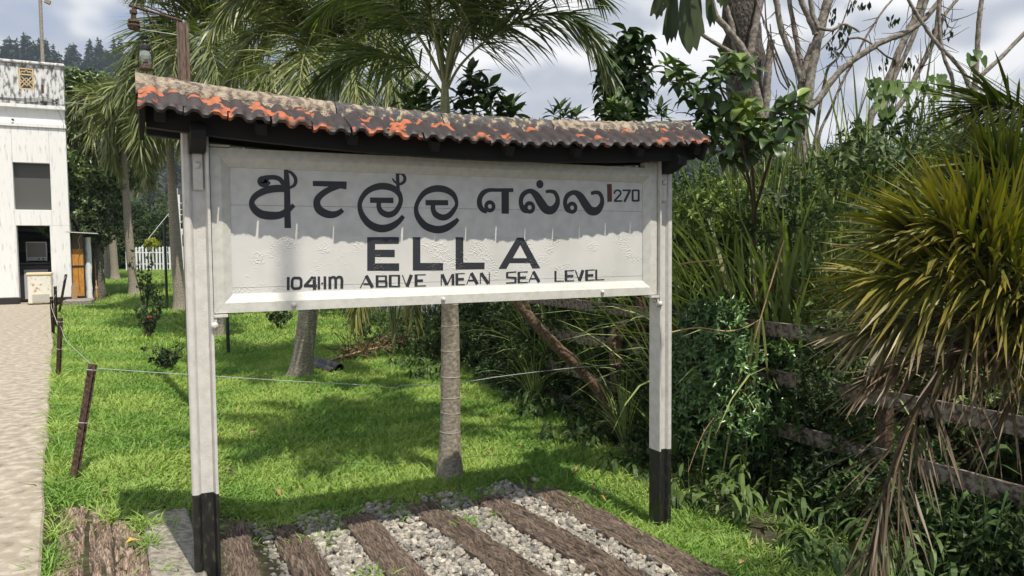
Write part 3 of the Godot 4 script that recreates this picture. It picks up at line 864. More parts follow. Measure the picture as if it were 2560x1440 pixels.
func small_line(board: Node, K: Material) -> void:
	# height in metres
	glyph(board, [["line", PackedVector3Array([Vector3(0.337, 1.545, 0.013), Vector3(0.335, 1.482, 0.013)])]], K, "numeral")
	glyph(board, [PackedVector3Array([Vector3(0.376, 1.539, 0.013), Vector3(0.389, 1.538, 0.013), Vector3(0.396, 1.529, 0.013), Vector3(0.396, 1.512, 0.013), Vector3(0.395, 1.498, 0.013), Vector3(0.386, 1.49, 0.013), Vector3(0.374, 1.489, 0.013), Vector3(0.362, 1.489, 0.013), Vector3(0.354, 1.498, 0.013), Vector3(0.354, 1.513, 0.013), Vector3(0.355, 1.528, 0.013), Vector3(0.363, 1.539, 0.013), Vector3(0.376, 1.539, 0.013)])], K, "numeral")
	glyph(board, [["line", PackedVector3Array([Vector3(0.452, 1.543, 0.013), Vector3(0.415, 1.502, 0.014)])], ["line", PackedVector3Array([Vector3(0.409, 1.501, 0.014), Vector3(0.471, 1.499, 0.015)])], ["line", PackedVector3Array([Vector3(0.459, 1.544, 0.016), Vector3(0.459, 1.48, 0.017)])]], K, "numeral")
	glyph(board, [["line", PackedVector3Array([Vector3(0.481, 1.544, 0.012), Vector3(0.48, 1.481, 0.012)])]], K, "numeral")
	glyph(board, [["dot", PackedVector3Array([Vector3(0.496, 1.51, 0.01), Vector3(0.496, 1.51, 0.01)])[0] * Vector3(1, 1, 0.5)]], K, "numeral")
	glyph(board, [["line", PackedVector3Array([Vector3(0.51, 1.544, 0.013), Vector3(0.509, 1.481, 0.013)])]], K, "numeral")
	glyph(board, [["line", PackedVector3Array([Vector3(0.534, 1.542, 0.014), Vector3(0.533, 1.481, 0.014)])], PackedVector3Array([Vector3(0.535, 1.53, 0.011), Vector3(0.547, 1.539, 0.012), Vector3(0.558, 1.536, 0.013), Vector3(0.562, 1.522, 0.013), Vector3(0.562, 1.505, 0.013), Vector3(0.561, 1.482, 0.013)]), PackedVector3Array([Vector3(0.563, 1.53, 0.011), Vector3(0.576, 1.539, 0.012), Vector3(0.589, 1.536, 0.013), Vector3(0.593, 1.521, 0.014), Vector3(0.592, 1.504, 0.014), Vector3(0.591, 1.482, 0.014)])], K)
	# ABOVE
	glyph(board, [["line", PackedVector3Array([Vector3(0.716, 1.543, 0.005), Vector3(0.683, 1.481, 0.005)])], ["line", PackedVector3Array([Vector3(0.714, 1.543, 0.017), Vector3(0.746, 1.482, 0.017)])], ["line", PackedVector3Array([Vector3(0.7, 1.501, 0.009), Vector3(0.737, 1.5, 0.009)])]], K)
	glyph(board, [["line", PackedVector3Array([Vector3(0.77, 1.543, 0.014), Vector3(0.769, 1.483, 0.014)])], ["line", PackedVector3Array([Vector3(0.764, 1.539, 0.007), Vector3(0.819, 1.538, 0.007)])], ["line", PackedVector3Array([Vector3(0.816, 1.54, 0.011), Vector3(0.815, 1.514, 0.011)])], ["line", PackedVector3Array([Vector3(0.772, 1.513, 0.01), Vector3(0.821, 1.512, 0.01)])], ["line", PackedVector3Array([Vector3(0.817, 1.511, 0.012), Vector3(0.817, 1.484, 0.012)])], ["line", PackedVector3Array([Vector3(0.763, 1.486, 0.007), Vector3(0.82, 1.485, 0.007)])]], K)
	glyph(board, [["line", PackedVector3Array([Vector3(0.838, 1.542, 0.015), Vector3(0.837, 1.482, 0.015)])], ["line", PackedVector3Array([Vector3(0.884, 1.542, 0.012), Vector3(0.883, 1.482, 0.012)])], ["line", PackedVector3Array([Vector3(0.833, 1.54, 0.007), Vector3(0.888, 1.539, 0.007)])], ["line", PackedVector3Array([Vector3(0.832, 1.485, 0.007), Vector3(0.888, 1.484, 0.007)])]], K)
	glyph(board, [["line", PackedVector3Array([Vector3(0.902, 1.541, 0.005), Vector3(0.924, 1.481, 0.005)])], ["line", PackedVector3Array([Vector3(0.95, 1.541, 0.018), Vector3(0.926, 1.481, 0.018)])]], K)
	glyph(board, [["line", PackedVector3Array([Vector3(0.975, 1.541, 0.016), Vector3(0.974, 1.481, 0.016)])], ["line", PackedVector3Array([Vector3(0.967, 1.54, 0.005), Vector3(1.028, 1.54, 0.005)])], ["line", PackedVector3Array([Vector3(0.98, 1.51, 0.013), Vector3(1.012, 1.51, 0.013)])], ["line", PackedVector3Array([Vector3(0.966, 1.483, 0.005), Vector3(1.027, 1.483, 0.005)])]], K)
	# MEAN
	glyph(board, [["line", PackedVector3Array([Vector3(1.113, 1.54, 0.006), Vector3(1.112, 1.481, 0.006)])], ["line", PackedVector3Array([Vector3(1.118, 1.54, 0.016), Vector3(1.142, 1.483, 0.017)])], ["line", PackedVector3Array([Vector3(1.175, 1.54, 0.007), Vector3(1.145, 1.483, 0.007)])], ["line", PackedVector3Array([Vector3(1.178, 1.54, 0.015), Vector3(1.178, 1.481, 0.015)])]], K)
	glyph(board, [["line", PackedVector3Array([Vector3(1.2, 1.541, 0.016), Vector3(1.2, 1.481, 0.016)])], ["line", PackedVector3Array([Vector3(1.192, 1.541, 0.005), Vector3(1.246, 1.541, 0.005)])], ["line", PackedVector3Array([Vector3(1.207, 1.512, 0.013), Vector3(1.24, 1.512, 0.013)])], ["line", PackedVector3Array([Vector3(1.192, 1.483, 0.005), Vector3(1.246, 1.483, 0.005)])]], K)
	glyph(board, [["line", PackedVector3Array([Vector3(1.283, 1.543, 0.005), Vector3(1.256, 1.482, 0.005)])], ["line", PackedVector3Array([Vector3(1.283, 1.543, 0.018), Vector3(1.318, 1.482, 0.018)])], ["line", PackedVector3Array([Vector3(1.268, 1.503, 0.009), Vector3(1.308, 1.503, 0.009)])]], K)
	glyph(board, [["line", PackedVector3Array([Vector3(1.336, 1.543, 0.006), Vector3(1.335, 1.483, 0.006)])], ["line", PackedVector3Array([Vector3(1.34, 1.541, 0.018), Vector3(1.382, 1.483, 0.018)])], ["line", PackedVector3Array([Vector3(1.388, 1.544, 0.005), Vector3(1.388, 1.481, 0.005)])]], K)
	# SEA
	glyph(board, [["line", PackedVector3Array([Vector3(1.493, 1.54, 0.007), Vector3(1.551, 1.543, 0.007)])], ["line", PackedVector3Array([Vector3(1.495, 1.542, 0.013), Vector3(1.494, 1.516, 0.013)])], ["line", PackedVector3Array([Vector3(1.489, 1.515, 0.011), Vector3(1.55, 1.51, 0.011)])], ["line", PackedVector3Array([Vector3(1.545, 1.514, 0.013), Vector3(1.545, 1.483, 0.013)])], ["line", PackedVector3Array([Vector3(1.488, 1.484, 0.006), Vector3(1.55, 1.485, 0.006)])]], K)
	glyph(board, [["line", PackedVector3Array([Vector3(1.566, 1.543, 0.016), Vector3(1.565, 1.483, 0.016)])], ["line", PackedVector3Array([Vector3(1.559, 1.541, 0.005), Vector3(1.621, 1.542, 0.006)])], ["line", PackedVector3Array([Vector3(1.57, 1.51, 0.013), Vector3(1.61, 1.511, 0.013)])], ["line", PackedVector3Array([Vector3(1.558, 1.484, 0.005), Vector3(1.62, 1.484, 0.006)])]], K)
	glyph(board, [["line", PackedVector3Array([Vector3(1.656, 1.543, 0.006), Vector3(1.627, 1.482, 0.006)])], ["line", PackedVector3Array([Vector3(1.656, 1.543, 0.018), Vector3(1.692, 1.482, 0.018)])], ["line", PackedVector3Array([Vector3(1.641, 1.503, 0.008), Vector3(1.682, 1.503, 0.008)])]], K)
	# LEVEL
	glyph(board, [["line", PackedVector3Array([Vector3(1.796, 1.544, 0.013), Vector3(1.796, 1.483, 0.013)])], ["line", PackedVector3Array([Vector3(1.79, 1.485, 0.006), Vector3(1.851, 1.485, 0.006)])]], K)
	glyph(board, [["line", PackedVector3Array([Vector3(1.864, 1.544, 0.017), Vector3(1.864, 1.483, 0.017)])], ["line", PackedVector3Array([Vector3(1.856, 1.542, 0.006), Vector3(1.919, 1.543, 0.006)])], ["line", PackedVector3Array([Vector3(1.868, 1.512, 0.014), Vector3(1.912, 1.512, 0.014)])], ["line", PackedVector3Array([Vector3(1.856, 1.485, 0.006), Vector3(1.917, 1.485, 0.006)])]], K)
	glyph(board, [["line", PackedVector3Array([Vector3(1.926, 1.544, 0.006), Vector3(1.951, 1.483, 0.007)])], ["line", PackedVector3Array([Vector3(1.977, 1.544, 0.02), Vector3(1.953, 1.483, 0.02)])]], K)
	glyph(board, [["line", PackedVector3Array([Vector3(2.001, 1.544, 0.019), Vector3(2, 1.482, 0.019)])], ["line", PackedVector3Array([Vector3(1.992, 1.542, 0.006), Vector3(2.055, 1.544, 0.006)])], ["line", PackedVector3Array([Vector3(2.005, 1.513, 0.014), Vector3(2.046, 1.513, 0.014)])], ["line", PackedVector3Array([Vector3(1.992, 1.485, 0.006), Vector3(2.055, 1.486, 0.006)])]], K)
	glyph(board, [["line", PackedVector3Array([Vector3(2.066, 1.545, 0.014), Vector3(2.066, 1.484, 0.014)])], ["line", PackedVector3Array([Vector3(2.06, 1.485, 0.006), Vector3(2.121, 1.486, 0.006)])]], K)

func tile_mesh(w: float, l: float, sd: int) -> ArrayMesh:
	# x across, z down the slope (0 at the ridge), y up: two rolls and a side lip, rounded nose at the eave
	var r := RandomNumberGenerator.new()
	r.seed = sd
	var mb := MB.new()
	var nx := 18
	var prof := PackedFloat32Array()
	for i in nx + 1:
		var t := float(i) / nx
		# two flat-topped ribs with sloping sides between shallow troughs
		var c := cos(t * 2.0 * TAU)
		var y := -0.0095 * clampf(c * 1.7, -1.0, 1.0) + 0.002 * c
		if t > 0.94: y += 0.006
		prof.append(y)
	var zs := [0.0, 0.1, 0.2, l - 0.032, l - 0.028, l - 0.008, l]
	var dr := [0.0, 0.0, 0.0, 0.0, 0.0, -0.002, -0.009]
	var th := 0.015
	var w0 := w + 0.010
	for j in zs.size():
		for i in nx + 1:
			var t := float(i) / nx
			var scal := 0.009 * (0.5 + 0.5 * cos(t * 2.0 * TAU)) if j >= 5 else 0.0
			mb.p(Vector3(t * (w0 if j < 4 else w - 0.005) , prof[i] + dr[j] - scal * 0.5 + r.randf_range(-0.0006, 0.0006), zs[j] + scal * 0.5 + (r.randf_range(-0.002, 0.002) if j == 6 else 0.0)))
	var row := nx + 1
	for j in zs.size() - 1:
		for i in nx:
			var a := j * row + i
			mb.ix.append_array(PackedInt32Array([a, a + row + 1, a + row, a, a + 1, a + row + 1]))
	# underside, nose and sides
	var last := (zs.size() - 1) * row
	var top := mb.v.duplicate()
	for i in nx:
		var a := top[last + i]
		var b := top[last + i + 1]
		var dn := Vector3(0, -th, -0.004)
		mb.quad(a, a + dn, b + dn, b)
		var a0 := top[i]
		var b0 := top[i + 1]
		mb.quad(a + dn, a0 + Vector3(0, -th, 0), b0 + Vector3(0, -th, 0), b + dn)
	for i in [0, nx]:
		var a := top[last + i]
		var b := top[i]
		if i == 0: mb.quad(b, b + Vector3(0, -th, 0), a + Vector3(0, -th, -0.004), a)
		else: mb.quad(a, a + Vector3(0, -th, -0.004), b + Vector3(0, -th, 0), b)
	return mb.mesh(true)

func roof_of_sign(s: Node3D) -> void:
	var roof := group_part("roof", s)
	var w := 0.1735
	var x0 := -0.272
	var zr := -0.026
	var l := 0.285
	var slope := deg_to_rad(26.0)
	var variants: Array[ArrayMesh] = []
	for k in 5: variants.append(tile_mesh(w, l, 50 + k))
	for face in [1.0, -1.0]:
		for k in 17:
			var x := x0 + w * k
			var xm := x + w * 0.5
			var b := Basis(Vector3.RIGHT, slope) if face > 0 else Basis(Vector3.UP, PI) * Basis(Vector3.RIGHT, slope)
			var lean := (sag(xm + 0.05) - sag(xm - 0.05)) / 0.1
			b = Basis(Vector3.BACK, atan(lean)) * b
			b = b * Basis(Vector3.UP, rr(-0.012, 0.012)) * Basis(Vector3.RIGHT, rr(-0.012, 0.02)) * Basis(Vector3.BACK, rr(-0.02, 0.02))
			var at := Vector3(x if face > 0 else x + w, 2.342 + sag(xm) + rr(-0.003, 0.004), zr + face * (0.0 + rr(-0.004, 0.006)))
			part("roof_tile", variants[rng.randi() % 5], M.tile if k < 8 else M.tile_dark, roof, Transform3D(b, at))
	# ridge caps bedded in lime mortar
	var nz := noise(9.0, FastNoiseLite.TYPE_SIMPLEX_SMOOTH, 4, 77)
	for seg in [[-0.288, 0.56, M.mortar], [0.566, 1.10, M.mortar_dark], [1.106, 1.74, M.mortar_dark], [1.746, 2.30, M.mortar], [2.306, 2.70, M.mortar_dark]]:
		var mb := MB.new()
		var n := int((seg[1] - seg[0]) / 0.018)
		var sides := 14
		for i in n + 1:
			var x := lerpf(seg[0], seg[1], float(i) / n)
			for k in sides + 1:
				var a := PI * (1.0 - float(k) / sides)
				var skirt := absf(cos(a))
				var rad := 0.082 + 0.010 * nz.get_noise_3d(x * 2.0, cos(a) * 0.4, sin(a) * 0.4) + 0.006 * nz.get_noise_2d(x * 9.0, a * 3.0)
				var lip := 0.022 * nz.get_noise_2d(x * 3.0, 5.0 + signf(cos(a)) * 3.0) * pow(skirt, 4.0)
				mb.p(Vector3(x, 2.293 + sag(x) + sin(a) * rad * 0.95 - pow(skirt, 3.0) * 0.030 + lip, zr - cos(a) * rad * 1.12))
		for i in n:
			for k in sides:
				var a := i * (sides + 1) + k
				mb.ix.append_array(PackedInt32Array([a, a + sides + 2, a + sides + 1, a, a + 1, a + sides + 2]))
		for e in 2:
			var base := (sides + 1) * n * e
			for k in sides:
				var c := Vector3(mb.v[base].x, 2.28 + sag(mb.v[base].x), zr)
				if e == 0: mb.tri(c, mb.v[base + k], mb.v[base + k + 1])
				else: mb.tri(c, mb.v[base + k + 1], mb.v[base + k])
		part("ridge_cap", mb.mesh(true), seg[2], roof)
	# dark timbers: rafters, eaves boards, gable boards
	for f in [1.0, -1.0]:
		var beam := MB.new()
		for i in 12:
			var xa := lerpf(-0.25, 2.665, i / 12.0)
			var xb := lerpf(-0.25, 2.665, (i + 1) / 12.0)
			var pa := Vector3(xa, 2.17 + sag(xa) + 0.0, zr + f * 0.115)
			var pb := Vector3(xb, 2.17 + sag(xb) + 0.0, zr + f * 0.115)
			for q in [[Vector3(0, -0.045, 0.025), Vector3(0, 0.045, 0.025)], [Vector3(0, 0.045, 0.025), Vector3(0, 0.045, -0.025)], [Vector3(0, 0.045, -0.025), Vector3(0, -0.045, -0.025)], [Vector3(0, -0.045, -0.025), Vector3(0, -0.045, 0.025)]]:
				beam.quad(pa + q[0], pb + q[0], pb + q[1], pa + q[1])
		part("eaves_beam", beam.mesh(), M.tar, roof)
		for k in 8:
			var x := -0.2 + k * 0.405
			var rb := MB.new()
			rb.box(Vector3(0, -0.05, 0.125), Vector3(0.045, 0.05, 0.25), Basis())
			var b := Basis(Vector3.RIGHT, slope) if f > 0 else Basis(Vector3.UP, PI) * Basis(Vector3.RIGHT, slope)
			part("rafter", rb.mesh(), M.tar, roof, Transform3D(b, Vector3(x, 2.322 + sag(x), zr)))
	for x in [-0.268, 2.675]:
		for f in [1.0, -1.0]:
			var gb := MB.new()
			gb.box(Vector3(0, -0.072, 0.138), Vector3(0.022, 0.10, 0.27), Basis())
			var b := Basis(Vector3.RIGHT, slope) if f > 0 else Basis(Vector3.UP, PI) * Basis(Vector3.RIGHT, slope)
			part("gable_board", gb.mesh(), M.tar, roof, Transform3D(b, Vector3(x, 2.338 + sag(x), zr)))
	var rp := MB.new()
	for i in 12:
		var xa := lerpf(-0.25, 2.665, i / 12.0)
		var xb := lerpf(-0.25, 2.665, (i + 1) / 12.0)
		rp.box(Vector3((xa + xb) * 0.5, 2.27 + (sag(xa) + sag(xb)) * 0.5, zr), Vector3(xb - xa, 0.08, 0.05), Basis(Vector3.BACK, atan((sag(xb) - sag(xa)) / (xb - xa))))
	part("ridge_beam", rp.mesh(), M.tar, roof)


# ---------------------------------------------------------------- sleepers and ballast
func sleeper_mesh(l: float, w: float, th: float, sd: int, crack := 0.02) -> ArrayMesh:
	# top face at y = 0, grain along z; long cracks, worn edges and ends
	var n := noise(1.0, FastNoiseLite.TYPE_SIMPLEX_SMOOTH, 3, sd, FastNoiseLite.FRACTAL_RIDGED)
	var e := noise(1.0, FastNoiseLite.TYPE_SIMPLEX_SMOOTH, 3, sd + 9)
	var mb := MB.new()
	var holes: Array[Vector3] = []
	var hr := RandomNumberGenerator.new()
	hr.seed = sd
	for k in 3: holes.append(Vector3(hr.randf_range(-0.3, 0.3) * w, hr.randf_range(-0.42, 0.2) * l, hr.randf_range(0.007, 0.014)))
	var nx := 26
	var nz := int(l / 0.020)
	for j in nz + 1:
		var z := -l * 0.5 + l * j / nz
		for i in nx + 1:
			var t := float(i) / nx
			var x := (t - 0.5) * w
			var edge := minf(t, 1.0 - t) * w
			var x2 := x + (0.010 * e.get_noise_2d(z * 4.0, signf(x) * 9.0) + 0.004 * e.get_noise_2d(z * 22.0, signf(x) * 3.0)) * absf(t - 0.5) * 2.0
			var z2 := z
			if j == 0 or j == nz: z2 += 0.02 * e.get_noise_2d(x * 30.0, z * 5.0)
			var r := n.get_noise_2d(x * 26.0 + 3.0 * e.get_noise_2d(z * 1.2, 4.0), z * 1.3)
			var y := -crack * 1.3 * smoothstep(0.40, 0.62, r) - crack * 1.5 * smoothstep(0.38, 0.6, e.get_noise_2d(x * 14.0, z * 3.0 + 40.0))
			for hh in holes:
				y -= 0.05 * exp(-(pow((x - hh.x) / hh.z, 2.0) + pow((z - hh.y) / (hh.z * 2.2), 2.0)))
			y += 0.006 * e.get_noise_2d(x * 40.0, z * 3.0) + 0.008 * e.get_noise_2d(x * 6.0 + 11.0, z * 1.5)
			y -= 0.010 * (1.0 - smoothstep(0.0, 0.014, edge))
			var ez := minf(z + l * 0.5, l * 0.5 - z)
			y -= 0.012 * (1.0 - smoothstep(0.0, 0.03, ez))
			mb.p(Vector3(x2, y, z2))
	var row := nx + 1
	for j in nz:
		for i in nx:
			var a := j * row + i
			mb.ix.append_array(PackedInt32Array([a, a + row + 1, a + row, a, a + 1, a + row + 1]))
	var ring := PackedInt32Array()
	for i in nx: ring.append(i)
	for j in nz: ring.append(j * row + nx)
	for i in nx: ring.append(nz * row + nx - i)
	for j in nz: ring.append((nz - j) * row)
	var top := mb.v.duplicate()
	for k in ring.size():
		var a := top[ring[k]]
		var b := top[ring[(k + 1) % ring.size()]]
		mb.quad(a, b, Vector3(b.x, -th, b.z), Vector3(a.x, -th, a.z))
	return mb.mesh(true)

func put_sleeper(called: String, a: Vector3, b: Vector3, w: float, th: float, sd: int, mat: Material, label: String, group: String, crack := 0.02) -> void:
	# a, b: middles of the two ends of the top face
	var o := solo(called, sleeper_mesh(a.distance_to(b), w, th, sd, crack), mat, label, "wooden sleeper" if called == "wooden_sleeper" else "plank", group)
	var dz := (b - a).normalized()
	var dx := Vector3.UP.cross(dz).normalized()
	o.transform = Transform3D(Basis(dx, dz.cross(dx), dz), (a + b) * 0.5)

func sleepers_and_gravel() -> void:
	var y := 0.05
	var g := "old sleepers laid in the gravel"
	put_sleeper("wooden_sleeper", Vector3(0.13, y + 0.05, -0.98), Vector3(0.06, y + 0.05, 0.9), 0.19, 0.14, 301, M.sleeper, "short worn brown sleeper at the foot of the left sign post", g)
	put_sleeper("wooden_sleeper", Vector3(0.425, y, -0.90), Vector3(0.46, y, 1.0), 0.19, 0.14, 302, M.sleeper, "split greyish sleeper with open cracks, second from the left sign post", g, 0.034)
	put_sleeper("wooden_sleeper", Vector3(0.85, y, -0.88), Vector3(0.865, y, 1.1), 0.19, 0.14, 303, M.sleeper, "sleeper with wavy grain under the middle letters of the sign", g, 0.016)
	put_sleeper("wooden_sleeper", Vector3(1.27, y, -0.90), Vector3(1.46, y, 1.1), 0.20, 0.14, 304, M.sleeper, "brown sleeper with deep dark holes, fourth from the left sign post", g, 0.03)
	put_sleeper("wooden_sleeper", Vector3(1.69, y, -0.80), Vector3(1.90, y, 1.3), 0.20, 0.14, 305, M.sleeper, "rotten topped sleeper beside the lawn edge sleeper", g, 0.028)
	put_sleeper("wooden_sleeper", Vector3(2.11, y - 0.01, -0.78), Vector3(2.23, y - 0.01, 1.4), 0.215, 0.14, 306, M.sleeper, "long sleeper on the lawn side, nearest to the right sign post", g, 0.024)
	var g2 := "grey planks beside the platform"
	put_sleeper("weathered_plank", Vector3(-0.665, 0.240, -1.19), Vector3(-0.585, 0.240, 1.0), 0.115, 0.10, 311, M.plank, "grey weathered plank next to the platform edge", g2, 0.03)
	put_sleeper("weathered_plank", Vector3(-0.54, 0.235, -1.13), Vector3(-0.44, 0.235, 1.0), 0.10, 0.10, 312, M.plank, "middle grey plank with a jagged broken side", g2, 0.03)
	put_sleeper("weathered_plank", Vector3(-0.405, 0.225, -0.92), Vector3(-0.31, 0.225, 1.0), 0.135, 0.10, 313, M.plank, "wide grey plank beside the concrete slab", g2, 0.022)
	var sl := MB.new()
	sl.box(Vector3(-0.185, 0.155, -0.05), Vector3(0.23, 0.12, 1.85), Basis(Vector3.UP, 0.03) * Basis(Vector3.BACK, -0.10), 0.01)
	solo("concrete_slab", sl.mesh(), M.concrete, "narrow concrete slab between the grey planks and the left sign post", "slab")
	# ballast
	rng.seed = 99
	var bed := MB.new()
	bed.box(Vector3(1.14, -0.055, 0.20), Vector3(2.25, 0.10, 2.62), Basis(), 0.01)
	var gb := struct("gravel_bed", bed.mesh(), M.gravel_bed)
	var rocks: Array[ArrayMesh] = []
	for k in 8: rocks.append(rock(400 + k))
	var near: Array[Transform3D] = []
	var eye: Vector3 = Vector3(-0.299, 1.68, 3.666)
	var bars := [[0.13, 0.06], [0.425, 0.46], [0.85, 0.865], [1.27, 1.46], [1.69, 1.90], [2.11, 2.23]]
	var count := 0
	while count < 12000:
		var z := rr(-1.10, 1.15)
		var x := rr(0.02, 2.22)
		if z < -0.92 and rng.randf() < 0.35: continue
		var t := (z + 0.9) / 2.0
		var blocked := false
		for bb in bars:
			if absf(x - lerpf(bb[0], bb[1], t)) < 0.088: blocked = true
		count += 1
		if blocked: continue
		var s := rr(0.013, 0.028) if rng.randf() < 0.88 else rr(0.026, 0.040)
		var lay := rng.randf()
		var p := Vector3(x, lerpf(-0.008, 0.022, lay), z)
		near.append(Transform3D(Basis.from_euler(Vector3(rr(-0.7, 0.7), rr(0, TAU), rr(-0.7, 0.7))).scaled_local(Vector3(s * rr(0.8, 1.25), s * rr(0.6, 0.95), s * rr(0.75, 1.1))), p))
	near.sort_custom(func(a, b): return a.basis.get_scale().x / a.origin.distance_to(eye) * (1.0 if a.origin.z < 0.62 else 0.2) > b.basis.get_scale().x / b.origin.distance_to(eye) * (1.0 if b.origin.z < 0.62 else 0.2))
	for k in 300:
		part("stone", rocks[k % 8], M.stones[(k * 7) % 5], gb, near[k])
	for k in 8:
		var some: Array[Transform3D] = []
		for i in range(300 + k, near.size(), 8): some.append(near[i])
		multi("small_stones", rocks[k], M.stones[k % 5], some, gb)

func rock(sd: int) -> ArrayMesh:
	# an angular chip: a random convex lump, faces flat
	var r := RandomNumberGenerator.new()
	r.seed = sd
	var dirs: Array[Vector3] = []
	var cut: Array[float] = []
	for k in 11:
		var z := r.randf_range(-1, 1)
		var a := r.randf_range(0, TAU)
		dirs.append(Vector3(sqrt(1 - z * z) * cos(a), z, sqrt(1 - z * z) * sin(a)))
		cut.append(r.randf_range(0.42, 0.9))
	var mb := MB.new()
	var la := 6
	var lo := 9
	var pts: Array[Vector3] = []
	for i in la + 1:
		for k in lo:
			var th := PI * i / la
			var a := TAU * (k + 0.5 * (i % 2)) / lo
			var d := Vector3(sin(th) * cos(a), cos(th), sin(th) * sin(a))
			var reach := 1.0
			for q in dirs.size():
				var dd := d.dot(dirs[q])
				if dd > 0.01: reach = minf(reach, cut[q] / dd)
			pts.append(d * reach)
	for i in la:
		for k in lo:
			var k2 := (k + 1) % lo
			var a := pts[i * lo + k]
			var b := pts[i * lo + k2]
			var c := pts[(i + 1) * lo + k2]
			var d := pts[(i + 1) * lo + k]
			if i % 2 == 0:
				if i > 0: mb.tri(a, b, d)
				if i < la - 1: mb.tri(b, c, d)
				elif i == la - 1: mb.tri(a, b, d)
			else:
				mb.tri(a, b, c)
				if i < la - 1: mb.tri(a, c, d)
	return mb.mesh()

# ---------------------------------------------------------------- building at the left, and what stands by it
func left_side() -> void:
	rng.seed = 12
	var Z := -20.0
	var b := thing("white_building", "stained white two storey block with square openings at the end of the platform", "building")
	var x0 := -6.5
	var x1 := -1.95
	var th := 0.28
	# front wall pieces round the two openings in view
	var wall := MB.new()
	var bx := func(a: float, c: float, lo: float, hi: float) -> void:
		wall.box(Vector3((a + c) * 0.5, (lo + hi) * 0.5, Z - th * 0.5), Vector3(c - a, hi - lo, th), Basis(), 0.006)
	bx.call(x0, -3.185, 0.45, 4.93)
	bx.call(-2.345, x1 - 0.0, 2.345, 4.93)
	bx.call(-2.405, x1 + 0.0, 0.42, 2.342)
	bx.call(-3.182, -2.348, 4.0, 4.93)
	bx.call(-3.182, -2.348, 2.345, 2.76)
	bx.call(-3.182, -3.162, 0.42, 2.342)
	part("wall", wall.mesh(), M.render, b)
	var plinth := MB.new()
	plinth.box(Vector3(-2.178, 0.34, Z - th * 0.5 + 0.01), Vector3(0.47, 0.15, th + 0.02))
	plinth.box(Vector3((x0 - 3.16) * 0.5, 0.36, Z - th * 0.5 + 0.012), Vector3(-3.16 - x0, 0.17, th + 0.02))
	part("plinth", plinth.mesh(), M.dark_metal, b)
	var band := MB.new()
	band.box(Vector3((x0 + x1) * 0.5, 4.985, Z - th * 0.5 + 0.02), Vector3(x1 - x0 + 0.03, 0.10, th + 0.05))
	part("string_course", band.mesh(), M.render, b)
	var rec := MB.new()
	rec.box(Vector3((x0 + x1) * 0.5, 5.24, Z - th * 0.5 - 0.05), Vector3(x1 - x0 - 0.02, 0.40, th - 0.08))
	part("recess_wall", rec.mesh(), M.render, b)
	var lip := MB.new()
	lip.box(Vector3((x0 + x1) * 0.5, 5.475, Z - th * 0.5 + 0.02), Vector3(x1 - x0 + 0.02, 0.09, th + 0.05))
	part("upper_ledge", lip.mesh(), M.render, b)
	var par := MB.new()
	var px := func(a: float, c: float, lo: float, hi: float) -> void:
		par.box(Vector3((a + c) * 0.5, (lo + hi) * 0.5, Z - th * 0.5), Vector3(c - a, hi - lo, th), Basis(), 0.006)
	px.call(x0, -2.965, 5.52, 6.57)
	px.call(-2.625, x1, 5.52, 6.57)
	px.call(-2.962, -2.628, 5.52, 5.91)
	px.call(-2.962, -2.628, 6.47, 6.57)
	part("parapet", par.mesh(), M.render_stained, b)
	var cap := MB.new()
	cap.box(Vector3((x0 + x1) * 0.5, 6.61, Z - th * 0.5 + 0.01), Vector3(x1 - x0 + 0.06, 0.075, th + 0.10), Basis(), 0.02)
	part("coping", cap.mesh(), M.render_stained, b)
	# cream vent block: frame, crossed bars, ornament above
	var vent := group_part("vent", b, Vector3(-2.795, 6.11, Z - 0.03))
	var vb := MB.new()
	for q in [[Vector3(0, -0.185, 0), Vector3(0.33, 0.03, 0.06)], [Vector3(0, 0.185, 0), Vector3(0.33, 0.03, 0.06)], [Vector3(0, 0.335, 0), Vector3(0.33, 0.03, 0.06)], [Vector3(-0.15, 0.075, 0), Vector3(0.03, 0.55, 0.058)], [Vector3(0.15, 0.075, 0), Vector3(0.03, 0.55, 0.058)]]:
		vb.box(q[0], q[1])
	part("vent_frame", vb.mesh(), M.cream, vent)
	for k in 3:
		for sg in [1.0, -1.0]:
			var bar := MB.new()
			bar.box(Vector3((k - 1) * 0.09, 0.0, -0.004 * sg), Vector3(0.02, 0.40 if k == 1 else 0.26, 0.03), Basis(Vector3.BACK, sg * 0.70))
			part("vent_bar", bar.mesh(), M.cream, vent)
	var orn := MB.new()
	orn.tube(PackedVector3Array([Vector3(-0.14, 0.22, 0), Vector3(-0.09, 0.27, 0), Vector3(-0.04, 0.25, 0), Vector3(0, 0.31, 0), Vector3(0.04, 0.25, 0), Vector3(0.09, 0.27, 0), Vector3(0.14, 0.22, 0)]), PackedFloat32Array([0.012, 0.018, 0.018, 0.026, 0.018, 0.018, 0.012]), 6)
	part("vent_ornament", orn.mesh(true), M.cream, vent)
	# upper window: grey pane set back
	var win := MB.new()
	win.box(Vector3(-2.765, 3.38, Z - 0.22), Vector3(0.835, 1.235, 0.03))
	var wn := part("window", win.mesh(), surf(lin(0.085, 0.088, 0.085), 0.5), b)
	var wf := MB.new()
	wf.box(Vector3(-2.765, 3.985, Z - 0.19), Vector3(0.835, 0.03, 0.04))
	part("window_frame", wf.mesh(), M.beam, wn)
	# room behind the doorway
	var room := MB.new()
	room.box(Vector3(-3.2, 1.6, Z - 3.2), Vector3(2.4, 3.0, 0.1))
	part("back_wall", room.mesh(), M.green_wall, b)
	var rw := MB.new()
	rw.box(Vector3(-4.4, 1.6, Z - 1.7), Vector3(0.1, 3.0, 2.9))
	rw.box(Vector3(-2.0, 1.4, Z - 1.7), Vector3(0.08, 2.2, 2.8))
	part("side_wall", rw.mesh(), M.grey_wall, b)
